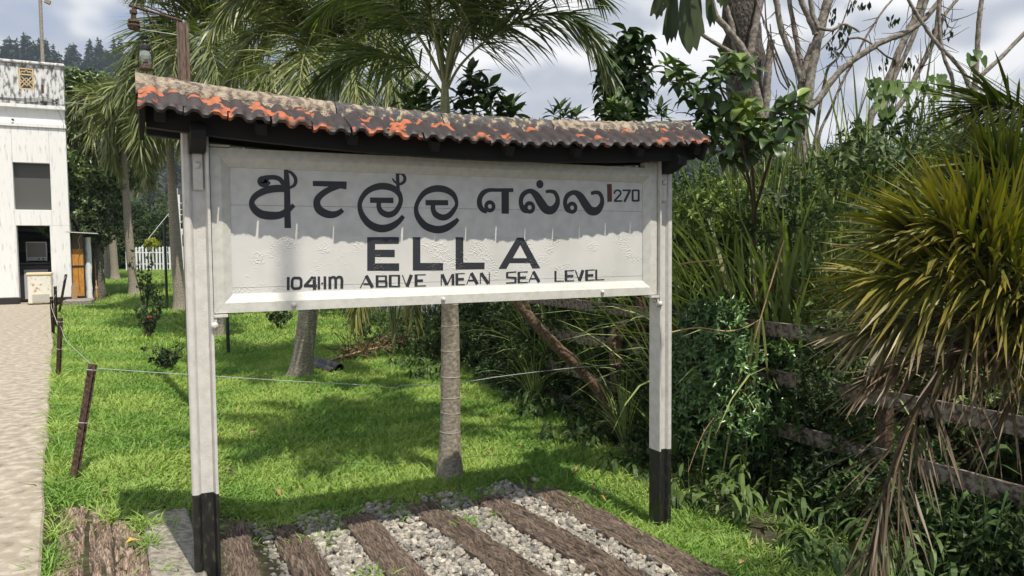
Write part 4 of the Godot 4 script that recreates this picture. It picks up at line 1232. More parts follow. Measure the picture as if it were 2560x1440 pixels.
	var uw := MB.new()
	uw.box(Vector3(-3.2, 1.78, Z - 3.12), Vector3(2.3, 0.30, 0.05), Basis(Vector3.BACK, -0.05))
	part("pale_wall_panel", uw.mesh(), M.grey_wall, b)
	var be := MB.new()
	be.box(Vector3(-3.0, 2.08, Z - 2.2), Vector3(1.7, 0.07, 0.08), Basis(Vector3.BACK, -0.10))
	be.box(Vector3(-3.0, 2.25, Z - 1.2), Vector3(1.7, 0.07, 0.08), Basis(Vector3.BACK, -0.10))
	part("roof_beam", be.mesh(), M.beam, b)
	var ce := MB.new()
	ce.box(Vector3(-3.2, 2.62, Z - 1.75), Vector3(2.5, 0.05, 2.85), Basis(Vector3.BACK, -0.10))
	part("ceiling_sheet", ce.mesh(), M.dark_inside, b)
	# tin sheet leaning out over the cupboard
	var tinr := MB.new()
	tinr.box(Vector3(-1.66, 2.155, Z - 0.55), Vector3(0.75, 0.022, 1.1), Basis(Vector3.BACK, -0.055))
	part("tin_roof", tinr.mesh(), M.tin, b)
	# wires clipped along the front
	var wires := MB.new()
	for k in 4:
		wires.tube(spline(PackedVector3Array([Vector3(-6.4, 5.62 + 0.02 * k, Z + 0.03 + k * 0.012), Vector3(-3.4, 5.60 + 0.015 * k, Z + 0.035 + k * 0.012), Vector3(-2.75, 5.58 + 0.03 * k, Z + 0.05), Vector3(-2.35, 5.61 + 0.035 * k, Z + 0.05), Vector3(-2.14, 5.64, Z + 0.03)]), 5), _fill(0.007, 21), 5)
	wires.tube(spline(PackedVector3Array([Vector3(-2.14, 5.62, Z + 0.03), Vector3(-2.1, 5.4, Z + 0.03), Vector3(-2.0, 5.1, Z + 0.06), Vector3(-1.99, 4.9, Z + 0.04)]), 4), _fill(0.004, 13), 5)
	part("front_cable", wires.mesh(true), M.cable, b)
	var cp := MB.new()
	cp.box(Vector3(-2.42, 5.60, Z + 0.05), Vector3(0.15, 0.05, 0.06))
	cp.box(Vector3(-2.13, 5.64, Z + 0.05), Vector3(0.05, 0.12, 0.05))
	part("cable_clamp", cp.mesh(), M.cable, b)
	var hole := MB.new()
	hole.box(Vector3(-2.44, 5.955, Z + 0.004), Vector3(0.06, 0.21, 0.02))
	part("rusty_plate", hole.mesh(), M.rust, b)
	var spout := MB.new()
	spout.rod(Vector3(-3.13, 5.10, Z - 0.05), Vector3(-3.13, 5.09, Z + 0.09), 0.028, 8)
	part("drain_spout", spout.mesh(true), M.cable, b)

	# lamp pole on the roof
	var pole := thing("roof_lamp_pole", "thin rusty lamp pole standing on the roof of the white building", "lamp pole", Vector3(-2.42, 6.65, Z - 0.12))
	var pm := MB.new()
	pm.rod(Vector3(0, 0, 0), Vector3(0, 2.6, 0), 0.045, 8, 0.04)
	part("pole", pm.mesh(true), M.pole, pole)
	var ph := MB.new()
	ph.box(Vector3(0.17, 1.62, 0.02), Vector3(0.14, 0.10, 0.10), Basis(Vector3.BACK, -0.35))
	ph.rod(Vector3(0.03, 1.72, 0), Vector3(0.15, 1.66, 0.01), 0.012, 6)
	part("lamp_head", ph.mesh(), M.pole, pole)
	# service cable to the right
	var sc := MB.new()
	sc.tube(spline(PackedVector3Array([Vector3(-2.14, 5.63, Z + 0.07), Vector3(-1.0, 5.55, Z + 0.6), Vector3(1.2, 5.5, Z + 1.4), Vector3(4.5, 5.9, Z + 3.0)]), 6), _fill(0.006, 19), 5)
	solo("overhead_cable", sc.mesh(true), M.wire, "thin cable strung from the white building into the palms", "cable")

	# chest freezer in the doorway
	var fz := thing("chest_freezer", "rust stained white chest freezer with a cream lid in the doorway", "freezer", Vector3(-2.64, 0.27, Z + 0.32))
	var fb := MB.new()
	fb.box(Vector3(0, 0.40, 0), Vector3(0.53, 0.74, 0.45), Basis(), 0.015)
	part("body", fb.mesh(), M.enamel, fz)
	var fl := MB.new()
	fl.box(Vector3(-0.005, 0.80, 0.0), Vector3(0.575, 0.07, 0.49), Basis(), 0.015)
	part("lid", fl.mesh(), M.cream_lid, fz)
	for k in 4:
		var gr := MB.new()
		gr.box(Vector3(-0.12 + k * 0.092, 0.17, 0.228), Vector3(0.078, 0.17, 0.008))
		var gp := part("grille", gr.mesh(), surf(lin(0.36, 0.37, 0.36), 0.5), fz)
		for q in 9:
			var sl := MB.new()
			sl.box(Vector3(-0.12 + k * 0.092, 0.10 + q * 0.0175, 0.236), Vector3(0.072, 0.008, 0.010))
			part("slat", sl.mesh(), M.white, gp)
	var gf := MB.new()
	for q in [[Vector3(0.02, 0.265, 0.232), Vector3(0.39, 0.014, 0.012)], [Vector3(0.02, 0.075, 0.232), Vector3(0.39, 0.014, 0.012)]]: gf.box(q[0], q[1])
	for k in 5: gf.box(Vector3(-0.166 + k * 0.092, 0.17, 0.232), Vector3(0.012, 0.18, 0.012))
	part("grille_frame", gf.mesh(), M.cream_lid, fz)
	for sx in [-0.2, 0.2]:
		var ft := MB.new()
		ft.box(Vector3(sx, 0.015, 0.12), Vector3(0.06, 0.03, 0.08))
		part("foot", ft.mesh(), M.dark_metal, fz)
	# counter with a pale door behind it
	var ct := thing("counter_cabinet", "dark counter with a pale grey door standing inside the doorway", "cabinet", Vector3(-2.78, 0.30, Z - 0.75))
	var cb := MB.new()
	cb.box(Vector3(0, 0.5, -0.2), Vector3(0.92, 1.0, 0.5))
	part("carcass", cb.mesh(), M.dark_metal, ct)
	var cd := MB.new()
	cd.box(Vector3(-0.05, 0.46, 0.06), Vector3(0.56, 0.80, 0.02))
	part("door", cd.mesh(), M.grey_door, ct)
	var ctop := MB.new()
	ctop.box(Vector3(0, 1.03, -0.18), Vector3(0.96, 0.04, 0.56))
	part("top", ctop.mesh(), M.beam, ct)
	var mr := thing("framed_mirror", "silver framed mirror standing on the counter in the doorway", "mirror", Vector3(-2.83, 1.35, Z - 1.0))
	var mf := MB.new()
	for q in [[Vector3(0, 0.56, 0), Vector3(0.5, 0.03, 0.03)], [Vector3(0, 0.10, 0), Vector3(0.5, 0.10, 0.03)], [Vector3(0.235, 0.30, 0), Vector3(0.03, 0.54, 0.032)], [Vector3(-0.235, 0.30, 0), Vector3(0.03, 0.54, 0.032)]]: mf.box(q[0], q[1])
	part("frame", mf.mesh(), M.tin, mr)
	var mg := MB.new()
	mg.box(Vector3(0, 0.33, -0.01), Vector3(0.46, 0.46, 0.01))
	part("glass", mg.mesh(), surf(lin(0.17, 0.17, 0.14), 0.3), mr)
	var mk := MB.new()
	for k in 2: mk.rod(Vector3(0.05 + 0.1 * k, 0.10, 0.015), Vector3(0.05 + 0.1 * k, 0.10, 0.04), 0.022, 10)
	part("knob", mk.mesh(), M.cable, mr)
	# orange plywood cupboard outside
	var oc := thing("plywood_cupboard", "orange plywood cupboard in a dark frame beside the white building", "cupboard", Vector3(-1.80, 0.36, Z - 0.32))
	for q in [[0.46, 0.80, M.orange_ply], [1.13, 0.46, M.orange_ply], [1.57, 0.40, M.brown_ply]]:
		var pn := MB.new()
		pn.box(Vector3(0, q[0], 0), Vector3(0.27, q[1], 0.03))
		part("panel", pn.mesh(), q[2], oc)
	var of := MB.new()
	for xx in [-0.15, 0.15]: of.box(Vector3(xx, 0.90, 0.01), Vector3(0.035, 1.80, 0.05))
	for yy in [0.03, 0.885, 1.79]: of.box(Vector3(0, yy, 0.012), Vector3(0.265, 0.04, 0.045))
	part("frame", of.mesh(), M.dark_metal, oc)
	var ow := MB.new()
	ow.tube(spline(PackedVector3Array([Vector3(0.10, 1.74, 0.04), Vector3(0.03, 1.60, 0.045), Vector3(0.06, 1.40, 0.04), Vector3(-0.02, 1.30, 0.04)]), 5), _fill(0.007, 16), 5)
	part("loose_wire", ow.mesh(true), M.cream_lid, oc)
	var ow2 := MB.new()
	ow2.tube(spline(PackedVector3Array([Vector3(0.11, 1.32, 0.03), Vector3(0.02, 1.1, 0.035), Vector3(0.0, 0.6, 0.03), Vector3(0.02, 0.15, 0.035)]), 5), _fill(0.004, 16), 5)
	part("hanging_cord", ow2.mesh(true), M.cable, oc)
	var cx := MB.new()
	cx.box(Vector3(-1.89, 0.54, Z + 0.12), Vector3(0.13, 0.36, 0.05), Basis(Vector3.UP, 0.2))
	cx.box(Vector3(-1.87, 0.74, Z + 0.11), Vector3(0.08, 0.12, 0.02), Basis(Vector3.BACK, 0.25))
	solo("cardboard_box", cx.mesh(), M.card, "torn brown cardboard leaning beside the orange cupboard", "box")
	# whitewashed rough post and the concrete step
	var wp := MB.new()
	var pts := PackedVector3Array()
	var rad := PackedFloat32Array()
	for k in 12:
		pts.append(Vector3(-1.56 + rr(-0.01, 0.01), 0.3 + k * 0.158, Z - 0.5))
		rad.append(0.085 + rr(-0.008, 0.008))
	wp.tube(pts, rad, 9)
	solo("whitewashed_post", wp.mesh(true), M.white_fence, "rough whitewashed post under the tin roof edge", "post")
	var st := MB.new()
	st.box(Vector3(-1.77, 0.27, Z + 0.32), Vector3(0.66, 0.19, 0.95), Basis(Vector3.UP, -0.04), 0.02)
	solo("concrete_step", st.mesh(), M.concrete, "mossy concrete step in front of the orange cupboard", "step")
	# broom against the tree
	var br := thing("straw_broom", "straw broom leaning upside against the tree by the building", "broom", Vector3(-1.39, 0.30, -20.6))
	var bh := MB.new()
	bh.rod(Vector3(0.0, 0.32, -0.02), Vector3(-0.03, 1.12, -0.25), 0.014, 6)
	part("handle", bh.mesh(true), M.straw, br)
	var bs := MB.new()
	bs.rod(Vector3(0, 0.28, -0.01), Vector3(0, 0.36, -0.03), 0.035, 8)
	for k in 130:
		var a := rr(-1, 1)
		var d := rr(-0.4, 0.4)
		bs.blade(Vector3(a * 0.03, 0.31, d * 0.05), Vector3(a * 0.42, -1, d * 0.3), 0.33 * rr(0.85, 1.1), 0.008, 0.2, 2)
	part("bristles", bs.mesh(), M.straw, br)

func _fill(r: float, n: int) -> PackedFloat32Array:
	var a := PackedFloat32Array()
	a.resize(n)
	a.fill(r)
	return a

# ---------------------------------------------------------------- rail post with old lanterns behind the sign
func lamp_post() -> void:
	rng.seed = 44
	var base := Vector3(0.165, 0.0, -4.524)
	var d := 6.9
	var p := thing("lantern_post", "rusty rail post with a bracket arm standing behind the sign", "lamp post", Vector3(base.x, 0, base.z))
	var upright := Basis(Vector3(1, 0, 0), Vector3(0, 0, 1), Vector3(0, 1, 0))
	var top := 3.90
	var mb := MB.new()
	mb.prism(rail_poly(1.0), Transform3D(upright * 1.0, Vector3(-0.06, -0.3, 0)), top + 0.3)
	part("post", mb.mesh(), M.rail_rust, p)
	# arm to the left, brace, thin wire
	var arm := MB.new()
	arm.rod(Vector3(-0.02, top + 0.02, 0.0), Vector3(-0.47, top + 0.10, 0.02), 0.013, 8)
	part("arm", arm.mesh(true), M.rust, p)
	var brace := MB.new()
	brace.rod(Vector3(-0.06, top - 0.36, 0.0), Vector3(-0.33, top + 0.07, 0.01), 0.007, 6)
	part("brace", brace.mesh(true), M.rust, p)
	var wire := MB.new()
	wire.rod(Vector3(-0.05, top - 0.13, 0.03), Vector3(-0.42, top - 0.11, 0.02), 0.004, 5)
	part("stay_wire", wire.mesh(true), M.wire, p)
	var cupm := MB.new()
	cupm.lathe(PackedVector2Array([Vector2(0.0, -0.20), Vector2(0.045, -0.195), Vector2(0.058, -0.165), Vector2(0.055, -0.15), Vector2(0.04, -0.145), Vector2(0.055, -0.13), Vector2(0.048, -0.105), Vector2(0.026, -0.10), Vector2(0.022, -0.055), Vector2(0.034, -0.045), Vector2(0.034, -0.02), Vector2(0.014, -0.01), Vector2(0.014, 0.02)]), Vector3(-0.435, top + 0.075, 0.02), 14)
	part("lamp_holder", cupm.mesh(), M.rust, p)
	var sh := MB.new()
	sh.lathe(PackedVector2Array([Vector2(0.0, 0.0), Vector2(0.05, 0.006), Vector2(0.085, 0.03), Vector2(0.06, 0.05), Vector2(0.02, 0.055), Vector2(0.015, 0.08)]), Vector3(-0.125, top - 0.60, 0.01), 14)
	sh.rod(Vector3(-0.125, top - 0.53, 0.01), Vector3(-0.05, top - 0.55, 0.0), 0.006, 5)
	part("rusty_tray", sh.mesh(), M.rust, p)
	var lt := Vector3(base.x - 0.345, 0.0, base.z + 0.02)
	var y0 := 3.405
	var l := thing("oil_lantern", "old hurricane lantern with a glass globe hanging from the bracket arm", "lantern", Vector3(lt.x, y0, lt.z))
	var tank := MB.new()
	tank.lathe(PackedVector2Array([Vector2(0.0, 0.0), Vector2(0.058, 0.0), Vector2(0.062, 0.012), Vector2(0.058, 0.022), Vector2(0.05, 0.03), Vector2(0.045, 0.05), Vector2(0.025, 0.058), Vector2(0.025, 0.075)]), Vector3.ZERO, 16)
	part("tank", tank.mesh(), M.rust, l)
	var gl := MB.new()
	gl.lathe(PackedVector2Array([Vector2(0.03, 0.075), Vector2(0.046, 0.105), Vector2(0.05, 0.13), Vector2(0.044, 0.16), Vector2(0.032, 0.19)]), Vector3.ZERO, 16)
	var glass := StandardMaterial3D.new()
	glass.albedo_color = Color(0.75, 0.8, 0.8, 0.35)
	glass.transparency = BaseMaterial3D.TRANSPARENCY_ALPHA
	glass.roughness = 0.12
	part("globe", gl.mesh(), glass, l)
	var hood := MB.new()
	hood.lathe(PackedVector2Array([Vector2(0.032, 0.19), Vector2(0.046, 0.195), Vector2(0.046, 0.225), Vector2(0.03, 0.24), Vector2(0.024, 0.26), Vector2(0.036, 0.268), Vector2(0.03, 0.28), Vector2(0.0, 0.285)]), Vector3.ZERO, 14)
	part("hood", hood.mesh(), M.dark_metal, l)
	for s in [-1.0, 1.0]:
		var w := MB.new()
		w.tube(spline(PackedVector3Array([Vector3(s * 0.05, 0.03, 0), Vector3(s * 0.062, 0.10, 0), Vector3(s * 0.058, 0.18, 0), Vector3(s * 0.045, 0.21, 0)]), 4), _fill(0.006, 13), 6)
		part("side_tube", w.mesh(true), M.dark_metal, l)
	var bail := MB.new()
	bail.tube(spline(PackedVector3Array([Vector3(-0.05, 0.20, 0), Vector3(-0.055, 0.28, 0), Vector3(0.0, 0.34, 0), Vector3(0.055, 0.28, 0), Vector3(0.05, 0.20, 0)]), 4), _fill(0.003, 17), 5)
	bail.rod(Vector3(0, 0.34, 0), Vector3(0, top - y0 + 0.08, 0), 0.003, 5)
	part("bail_wire", bail.mesh(true), M.dark_metal, l)
	var wick := MB.new()
	wick.rod(Vector3(0, 0.07, 0), Vector3(0, 0.10, 0), 0.012, 8)
	part("burner", wick.mesh(), M.rust, l)

# ---------------------------------------------------------------- fences
func fences() -> void:
	rng.seed = 66
	# white picket fence along the far side of the lawn
	var f := thing("picket_fence", "white picket fence across the far end and right side of the lawn", "fence")
	var picks: Array[ArrayMesh] = []
	for k in 3:
		var mb := MB.new()
		var w := 0.085
		var h := 1.26 + 0.02 * k
		mb.prism(PackedVector2Array([Vector2(-w / 2, -0.02), Vector2(w / 2, -0.02), Vector2(w / 2, h - 0.10), Vector2(w * 0.72, h - 0.075), Vector2(w / 2, h - 0.05), Vector2(0, h), Vector2(-w / 2, h - 0.05), Vector2(-w * 0.72, h - 0.075), Vector2(-w / 2, h - 0.10)]), Transform3D(Basis(), Vector3(0, 0, -0.018)), 0.036)
		picks.append(mb.mesh())
	for run in [[Vector2(-0.95, -41.25), Vector2(3.0, -39.3), 0.17], [Vector2(3.03, -39.2), Vector2(4.63, -6.3), 0.24]]:
		var a: Vector2 = run[0]
		var b: Vector2 = run[1]
		var len := a.distance_to(b)
		var dir := (b - a) / len
		var turn := Basis(Vector3.UP, atan2(-dir.y, dir.x))
		var n := int(len / run[2])
		for k in n:
			var p := a + dir * (k + 0.5) * len / n
			part("picket", picks[rng.randi() % 3], M.white_fence, f, Transform3D(turn * Basis(Vector3.BACK, rr(-0.012, 0.012)), Vector3(p.x, height(p.x, p.y), p.y)))
		for yy in [0.35, 0.95]:
			var segs := int(len / 2.6) + 1
			for k in segs:
				var p := a + dir * len * k / segs
				var q := a + dir * len * (k + 1) / segs
				var rb := MB.new()
				var pa := Vector3(p.x, height(p.x, p.y) + yy, p.y)
				var pb := Vector3(q.x, height(q.x, q.y) + yy, q.y)
				var side := Vector3(dir.y, 0, -dir.x) * -0.05
				rb.rod(pa - side, pb - side, 0.026, 4)
				part("fence_rail", rb.mesh(), M.white_fence, f)
	# rusted rail fence on the right
	var rf := thing("rail_fence", "rusty flaking steel rail fence behind the bushes on the right", "fence")
	var uy := [0.10, 0.42, 0.77, 1.10]
	for k in 4:
		var mb := MB.new()
		var y: float = uy[k]
		# a shallow channel: two flanges and a web
		mb.prism(PackedVector2Array([Vector2(-0.012, -0.048), Vector2(0.03, -0.048), Vector2(0.03, -0.041), Vector2(-0.002, -0.040), Vector2(-0.002, 0.040), Vector2(0.03, 0.041), Vector2(0.03, 0.048), Vector2(-0.012, 0.048)]), Transform3D(Basis(Vector3(1, 0, 0), Vector3(0, 1, 0), Vector3(0, 0, 1)), Vector3(3.6, y, -4.3)), 8.6)
		part("rail", mb.mesh(), M.rust_pale, rf)
		for j in 6:
			var hb := MB.new()
			hb.rod(Vector3(3.586, y + 0.01, 2.2 - j * 1.05), Vector3(3.583, y + 0.01, 2.2 - j * 1.05), 0.012, 8)
			part("bolt_hole", hb.mesh(), M.cable, rf)
	for k in 4:
		var mb := MB.new()
		mb.box(Vector3(3.66, 0.55, 3.1 - k * 2.45), Vector3(0.07, 1.35, 0.07))
		part("fence_post", mb.mesh(), M.rust, rf)
	# iron stakes with wire at the platform edge
	var stake := func(foot: Vector3, top: Vector3, label: String) -> void:
		var t := thing("iron_stake", label, "fence stake", foot, 0.0, "iron stakes along the platform edge")
		var ax := top - foot
		var l := ax.length()
		var yb := ax / l
		var xb := yb.cross(Vector3(0.2, 0, 1)).normalized()
		var bs := Basis(xb, yb, xb.cross(yb))
		var mb := MB.new()
		mb.prism(PackedVector2Array([Vector2(-0.026, -0.004), Vector2(0.026, -0.004), Vector2(0.026, 0.004), Vector2(0.004, 0.006), Vector2(0.003, 0.04), Vector2(-0.004, 0.04), Vector2(-0.005, 0.006), Vector2(-0.026, 0.004)]), Transform3D(bs * Basis(Vector3(1, 0, 0), Vector3(0, 0, 1), Vector3(0, 1, 0)), -yb * 0.15), l + 0.15)
		part("angle_bar", mb.mesh(), M.rust, t)
		for k in 2:
			var w := MB.new()
			var c := yb * (l * (0.95 if k == 0 else 0.5))
			var ring := PackedVector3Array()
			for q in 9: ring.append(c + xb * 0.032 * cos(TAU * q / 8) + xb.cross(yb) * (0.026 * sin(TAU * q / 8) + 0.012))
			w.tube(ring, _fill(0.003, 9), 5)
			part("wire_tie", w.mesh(true), M.wire, t)
	stake.call(Vector3(-0.714, 0.21, -1.813), Vector3(-0.586, 0.943, -1.9), "leaning rusty iron stake nearest to the camera, left of the sign")
	stake.call(Vector3(-1.166, 0.22, -6.347), Vector3(-1.11, 0.919, -6.2), "dark upright iron stake at the platform edge, second from the camera")
	stake.call(Vector3(-1.671, 0.25, -11.61), Vector3(-1.642, 0.899, -11.2), "short brown iron stake leaning on the platform edge")
	stake.call(Vector3(-1.781, 0.25, -13.41), Vector3(-1.681, 1.024, -12.4), "thin dark stake in front of the freezer")
	stake.call(Vector3(-1.993, 0.25, -16.71), Vector3(-1.698, 1.168, -15), "tilted dark stake in front of the white pillar")
	# strands
	var strand := func(pts: PackedVector3Array, r: float, label: String, mat: Material) -> void:
		var q := spline(pts, 8)
		var mb := MB.new()
		mb.tube(q, _fill(r, q.size()), 5)
		solo("fence_wire", mb.mesh(true), mat, label, "wire")
	strand.call(PackedVector3Array([Vector3(-0.587, 0.917, -1.9), Vector3(-0.338, 0.869, -1.95), Vector3(0.009, 0.809, -2), Vector3(0.599, 0.719, -2), Vector3(1.186, 0.638, -1.98), Vector3(1.447, 0.593, -1.96), Vector3(1.528, 0.608, -1.96), Vector3(1.907, 0.597, -1.9), Vector3(2.342, 0.629, -1.85), Vector3(2.839, 0.652, -1.8), Vector3(3.285, 0.662, -1.75), Vector3(3.841, 0.669, -1.7)]), 0.0026, "pale sagging wire with a twisted knot stretched behind the sign", M.wire)
	strand.call(PackedVector3Array([Vector3(-0.587, 0.93, -1.9), Vector3(-0.766, 0.851, -3.4), Vector3(-0.971, 0.791, -5), Vector3(-1.113, 0.829, -6.2)]), 0.0022, "thin wire hanging between the two nearest iron stakes", M.wire)
	strand.call(PackedVector3Array([Vector3(-0.661, 0.546, -1.9), Vector3(-0.443, 0.477, -1.8), Vector3(0.176, 0.311, -1.7), Vector3(0.702, 0.191, -1.7), Vector3(1.28, 0.084, -1.7), Vector3(2.055, 0.042, -1.7), Vector3(3.17, -0.035, -1.7), Vector3(3.761, -0.026, -1.65)]), 0.0016, "thin dark lower wire close above the grass behind the sign", M.cable)
	strand.call(PackedVector3Array([Vector3(-1.7, 1.134, -15), Vector3(-1.691, 0.875, -12.6), Vector3(-1.647, 0.777, -11.2), Vector3(-1.396, 0.677, -9), Vector3(-1.116, 0.761, -6.2)]), 0.004, "slack tangled wire joining the far iron stakes", M.wire)


# ---------------------------------------------------------------- palms
func frond_into(mb: MB, path: PackedVector3Array, n: int, l: float, w: float, grav: float, plume: float, ca: Color, cb: Color, tip := Color(-1, 0, 0), t0 := 0.16) -> void:
	var q := spline(path, 8)
	var m := q.size()
	for i in n:
		var t := lerpf(t0, 0.995, (i + rng.randf()) / n)
		var f := t * (m - 1)
		var k := mini(int(f), m - 2)
		var pos := q[k].lerp(q[k + 1], f - k)
		var T := (q[k + 1] - q[k]).normalized()
		var S := T.cross(Vector3.UP)
		if S.length_squared() < 0.02: S = T.cross(Vector3(0.3, 0.2, 1))
		S = S.normalized()
		var N := S.cross(T)
		var sg := 1.0 if i % 2 == 0 else -1.0
		var roll := sg * PI * 0.5 + rr(-plume, plume)
		var lean := lerpf(1.15, 0.45, t) + rr(-0.18, 0.18)
		var d := T * cos(lean) + (N * cos(roll) + S * sin(roll)) * sin(lean)
		var len := l * (0.55 + 0.45 * sin(PI * clampf(t * 0.95 + 0.12, 0, 1))) * rr(0.8, 1.12)
		mb.col = tone(ca, cb, 0.25)
		mb.blade(pos, d, len, w * rr(0.8, 1.15), grav * rr(0.6, 1.3), 4, rr(-0.8, 0.8), tip)

func rachis(mb: MB, path: PackedVector3Array, r0: float, r1: float) -> void:
	var q := spline(path, 6)
	var rad := PackedFloat32Array()
	for i in q.size(): rad.append(lerpf(r0, r1, float(i) / (q.size() - 1)))
	mb.tube(q, rad, 5)

func palm_trunk(p: Node3D, top: Vector3, r0: float, r1: float, r2: float, gap: float, lean := Vector3.ZERO) -> void:
	# top and lean in the palm's own axes; flared foot, leaf scars as rings
	var pts := PackedVector3Array()
	var rad := PackedFloat32Array()
	var n := 40
	for i in n + 1:
		var t := float(i) / n
		var c := Vector3(0, -0.12, 0).lerp(top, t) + lean * sin(PI * t)
		pts.append(c)
		var r := lerpf(r1, r2, smoothstep(0.3, 1.0, t))
		r += (r0 - r1) * exp(-(c.y) / 0.16)
		rad.append(r + rr(-0.001, 0.0015))
	var tm := MB.new()
	tm.tube(pts, rad, 18)
	part("trunk", tm.mesh(true), M.palm_bark, p)
	var y := 0.35
	while y < top.y * 0.92:
		var t := (y + 0.12) / (top.y + 0.12)
		var f := t * n
		var k := mini(int(f), n - 1)
		var c := pts[k].lerp(pts[k + 1], f - k)
		var up := (pts[k + 1] - pts[k]).normalized()
		up = (up + Vector3(rr(-0.06, 0.06), 0, rr(-0.06, 0.06))).normalized()
		var r := lerpf(rad[k], rad[k + 1], f - k)
		var scars := MB.new()
		scars.tube(PackedVector3Array([c - up * 0.005, c - up * 0.002, c + up * 0.002, c + up * 0.005]), PackedFloat32Array([r * 0.99, r + 0.0022, r + 0.0022, r * 0.99]), 16, false)
		part("leaf_scar", scars.mesh(true), M.ring, p)
		y += gap * rr(0.75, 1.3)

func make_palm(label: String, base: Vector3, top: Vector3, r0: float, r1: float, r2: float, paths: Array, leaf_l: float, leaf_w: float, n_leaf: int, ca: Color, cb: Color, lean := Vector3.ZERO, gap := 0.12, plume := 0.9, start := 0.16) -> Node3D:
	var p := thing("palm_tree", label, "palm tree", base, 0.0, "palms in a row on the lawn")
	palm_trunk(p, top, r0, r1, r2, gap, lean)
	var cs := MB.new()
	cs.tube(PackedVector3Array([top - Vector3(0, 0.05, 0), top + Vector3(0, 0.1, 0), top + Vector3(0, 0.35, 0), top + Vector3(0, 0.6, 0)]), PackedFloat32Array([r2 * 1.15, r2 * 1.25, r2 * 0.9, r2 * 0.35]), 12)
	part("crownshaft", cs.mesh(true), M.crownshaft, p)
	for q in paths:
		var loc := PackedVector3Array()
		for a in q: loc.append(a - base)
		var st := MB.new()
		rachis(st, loc, maxf(0.011, r2 * 0.30), 0.004)
		var rp := part("frond_stalk", st.mesh(true), M.crownshaft, p)
		var mb := MB.new()
		frond_into(mb, loc, int(n_leaf * 1.45), leaf_l, leaf_w * 0.75, 0.6, plume, ca, cb, Color(-1, 0, 0), start)
		part("frond", mb.mesh(false, true), M.frond, rp)
	return p

func auto_fronds(crown: Vector3, n: int, l: float, bend := 1.9) -> Array:
	var out := []
	for i in n:
		var az := i * 2.399 + rr(-0.25, 0.25)
		var up := lerpf(1.35, 0.15, float(i) / n) + rr(-0.12, 0.12)
		var pos := crown
		var pts := PackedVector3Array([pos])
		var len := l * rr(0.85, 1.1)
		var a := up
		for k in 6:
			pos += Vector3(cos(az) * cos(a), sin(a), sin(az) * cos(a)) * len / 6.0
			a -= bend / 6.0 * rr(0.8, 1.2)
			pts.append(pos)
		out.append(pts)
	return out

func high_fronds(crown: Vector3, n: int, l: float) -> Array:
	# the steep inner fronds, mostly above the picture
	var out := []
	for i in n:
		var az := i * 2.399 + 0.6
		var a := rr(1.0, 1.3)
		var pos := crown
		var pts := PackedVector3Array([pos])
		for k in 6:
			pos += Vector3(cos(az) * cos(a), sin(a), sin(az) * cos(a)) * l / 6.0
			a -= 0.19
			pts.append(pos)
		out.append(pts)
	return out

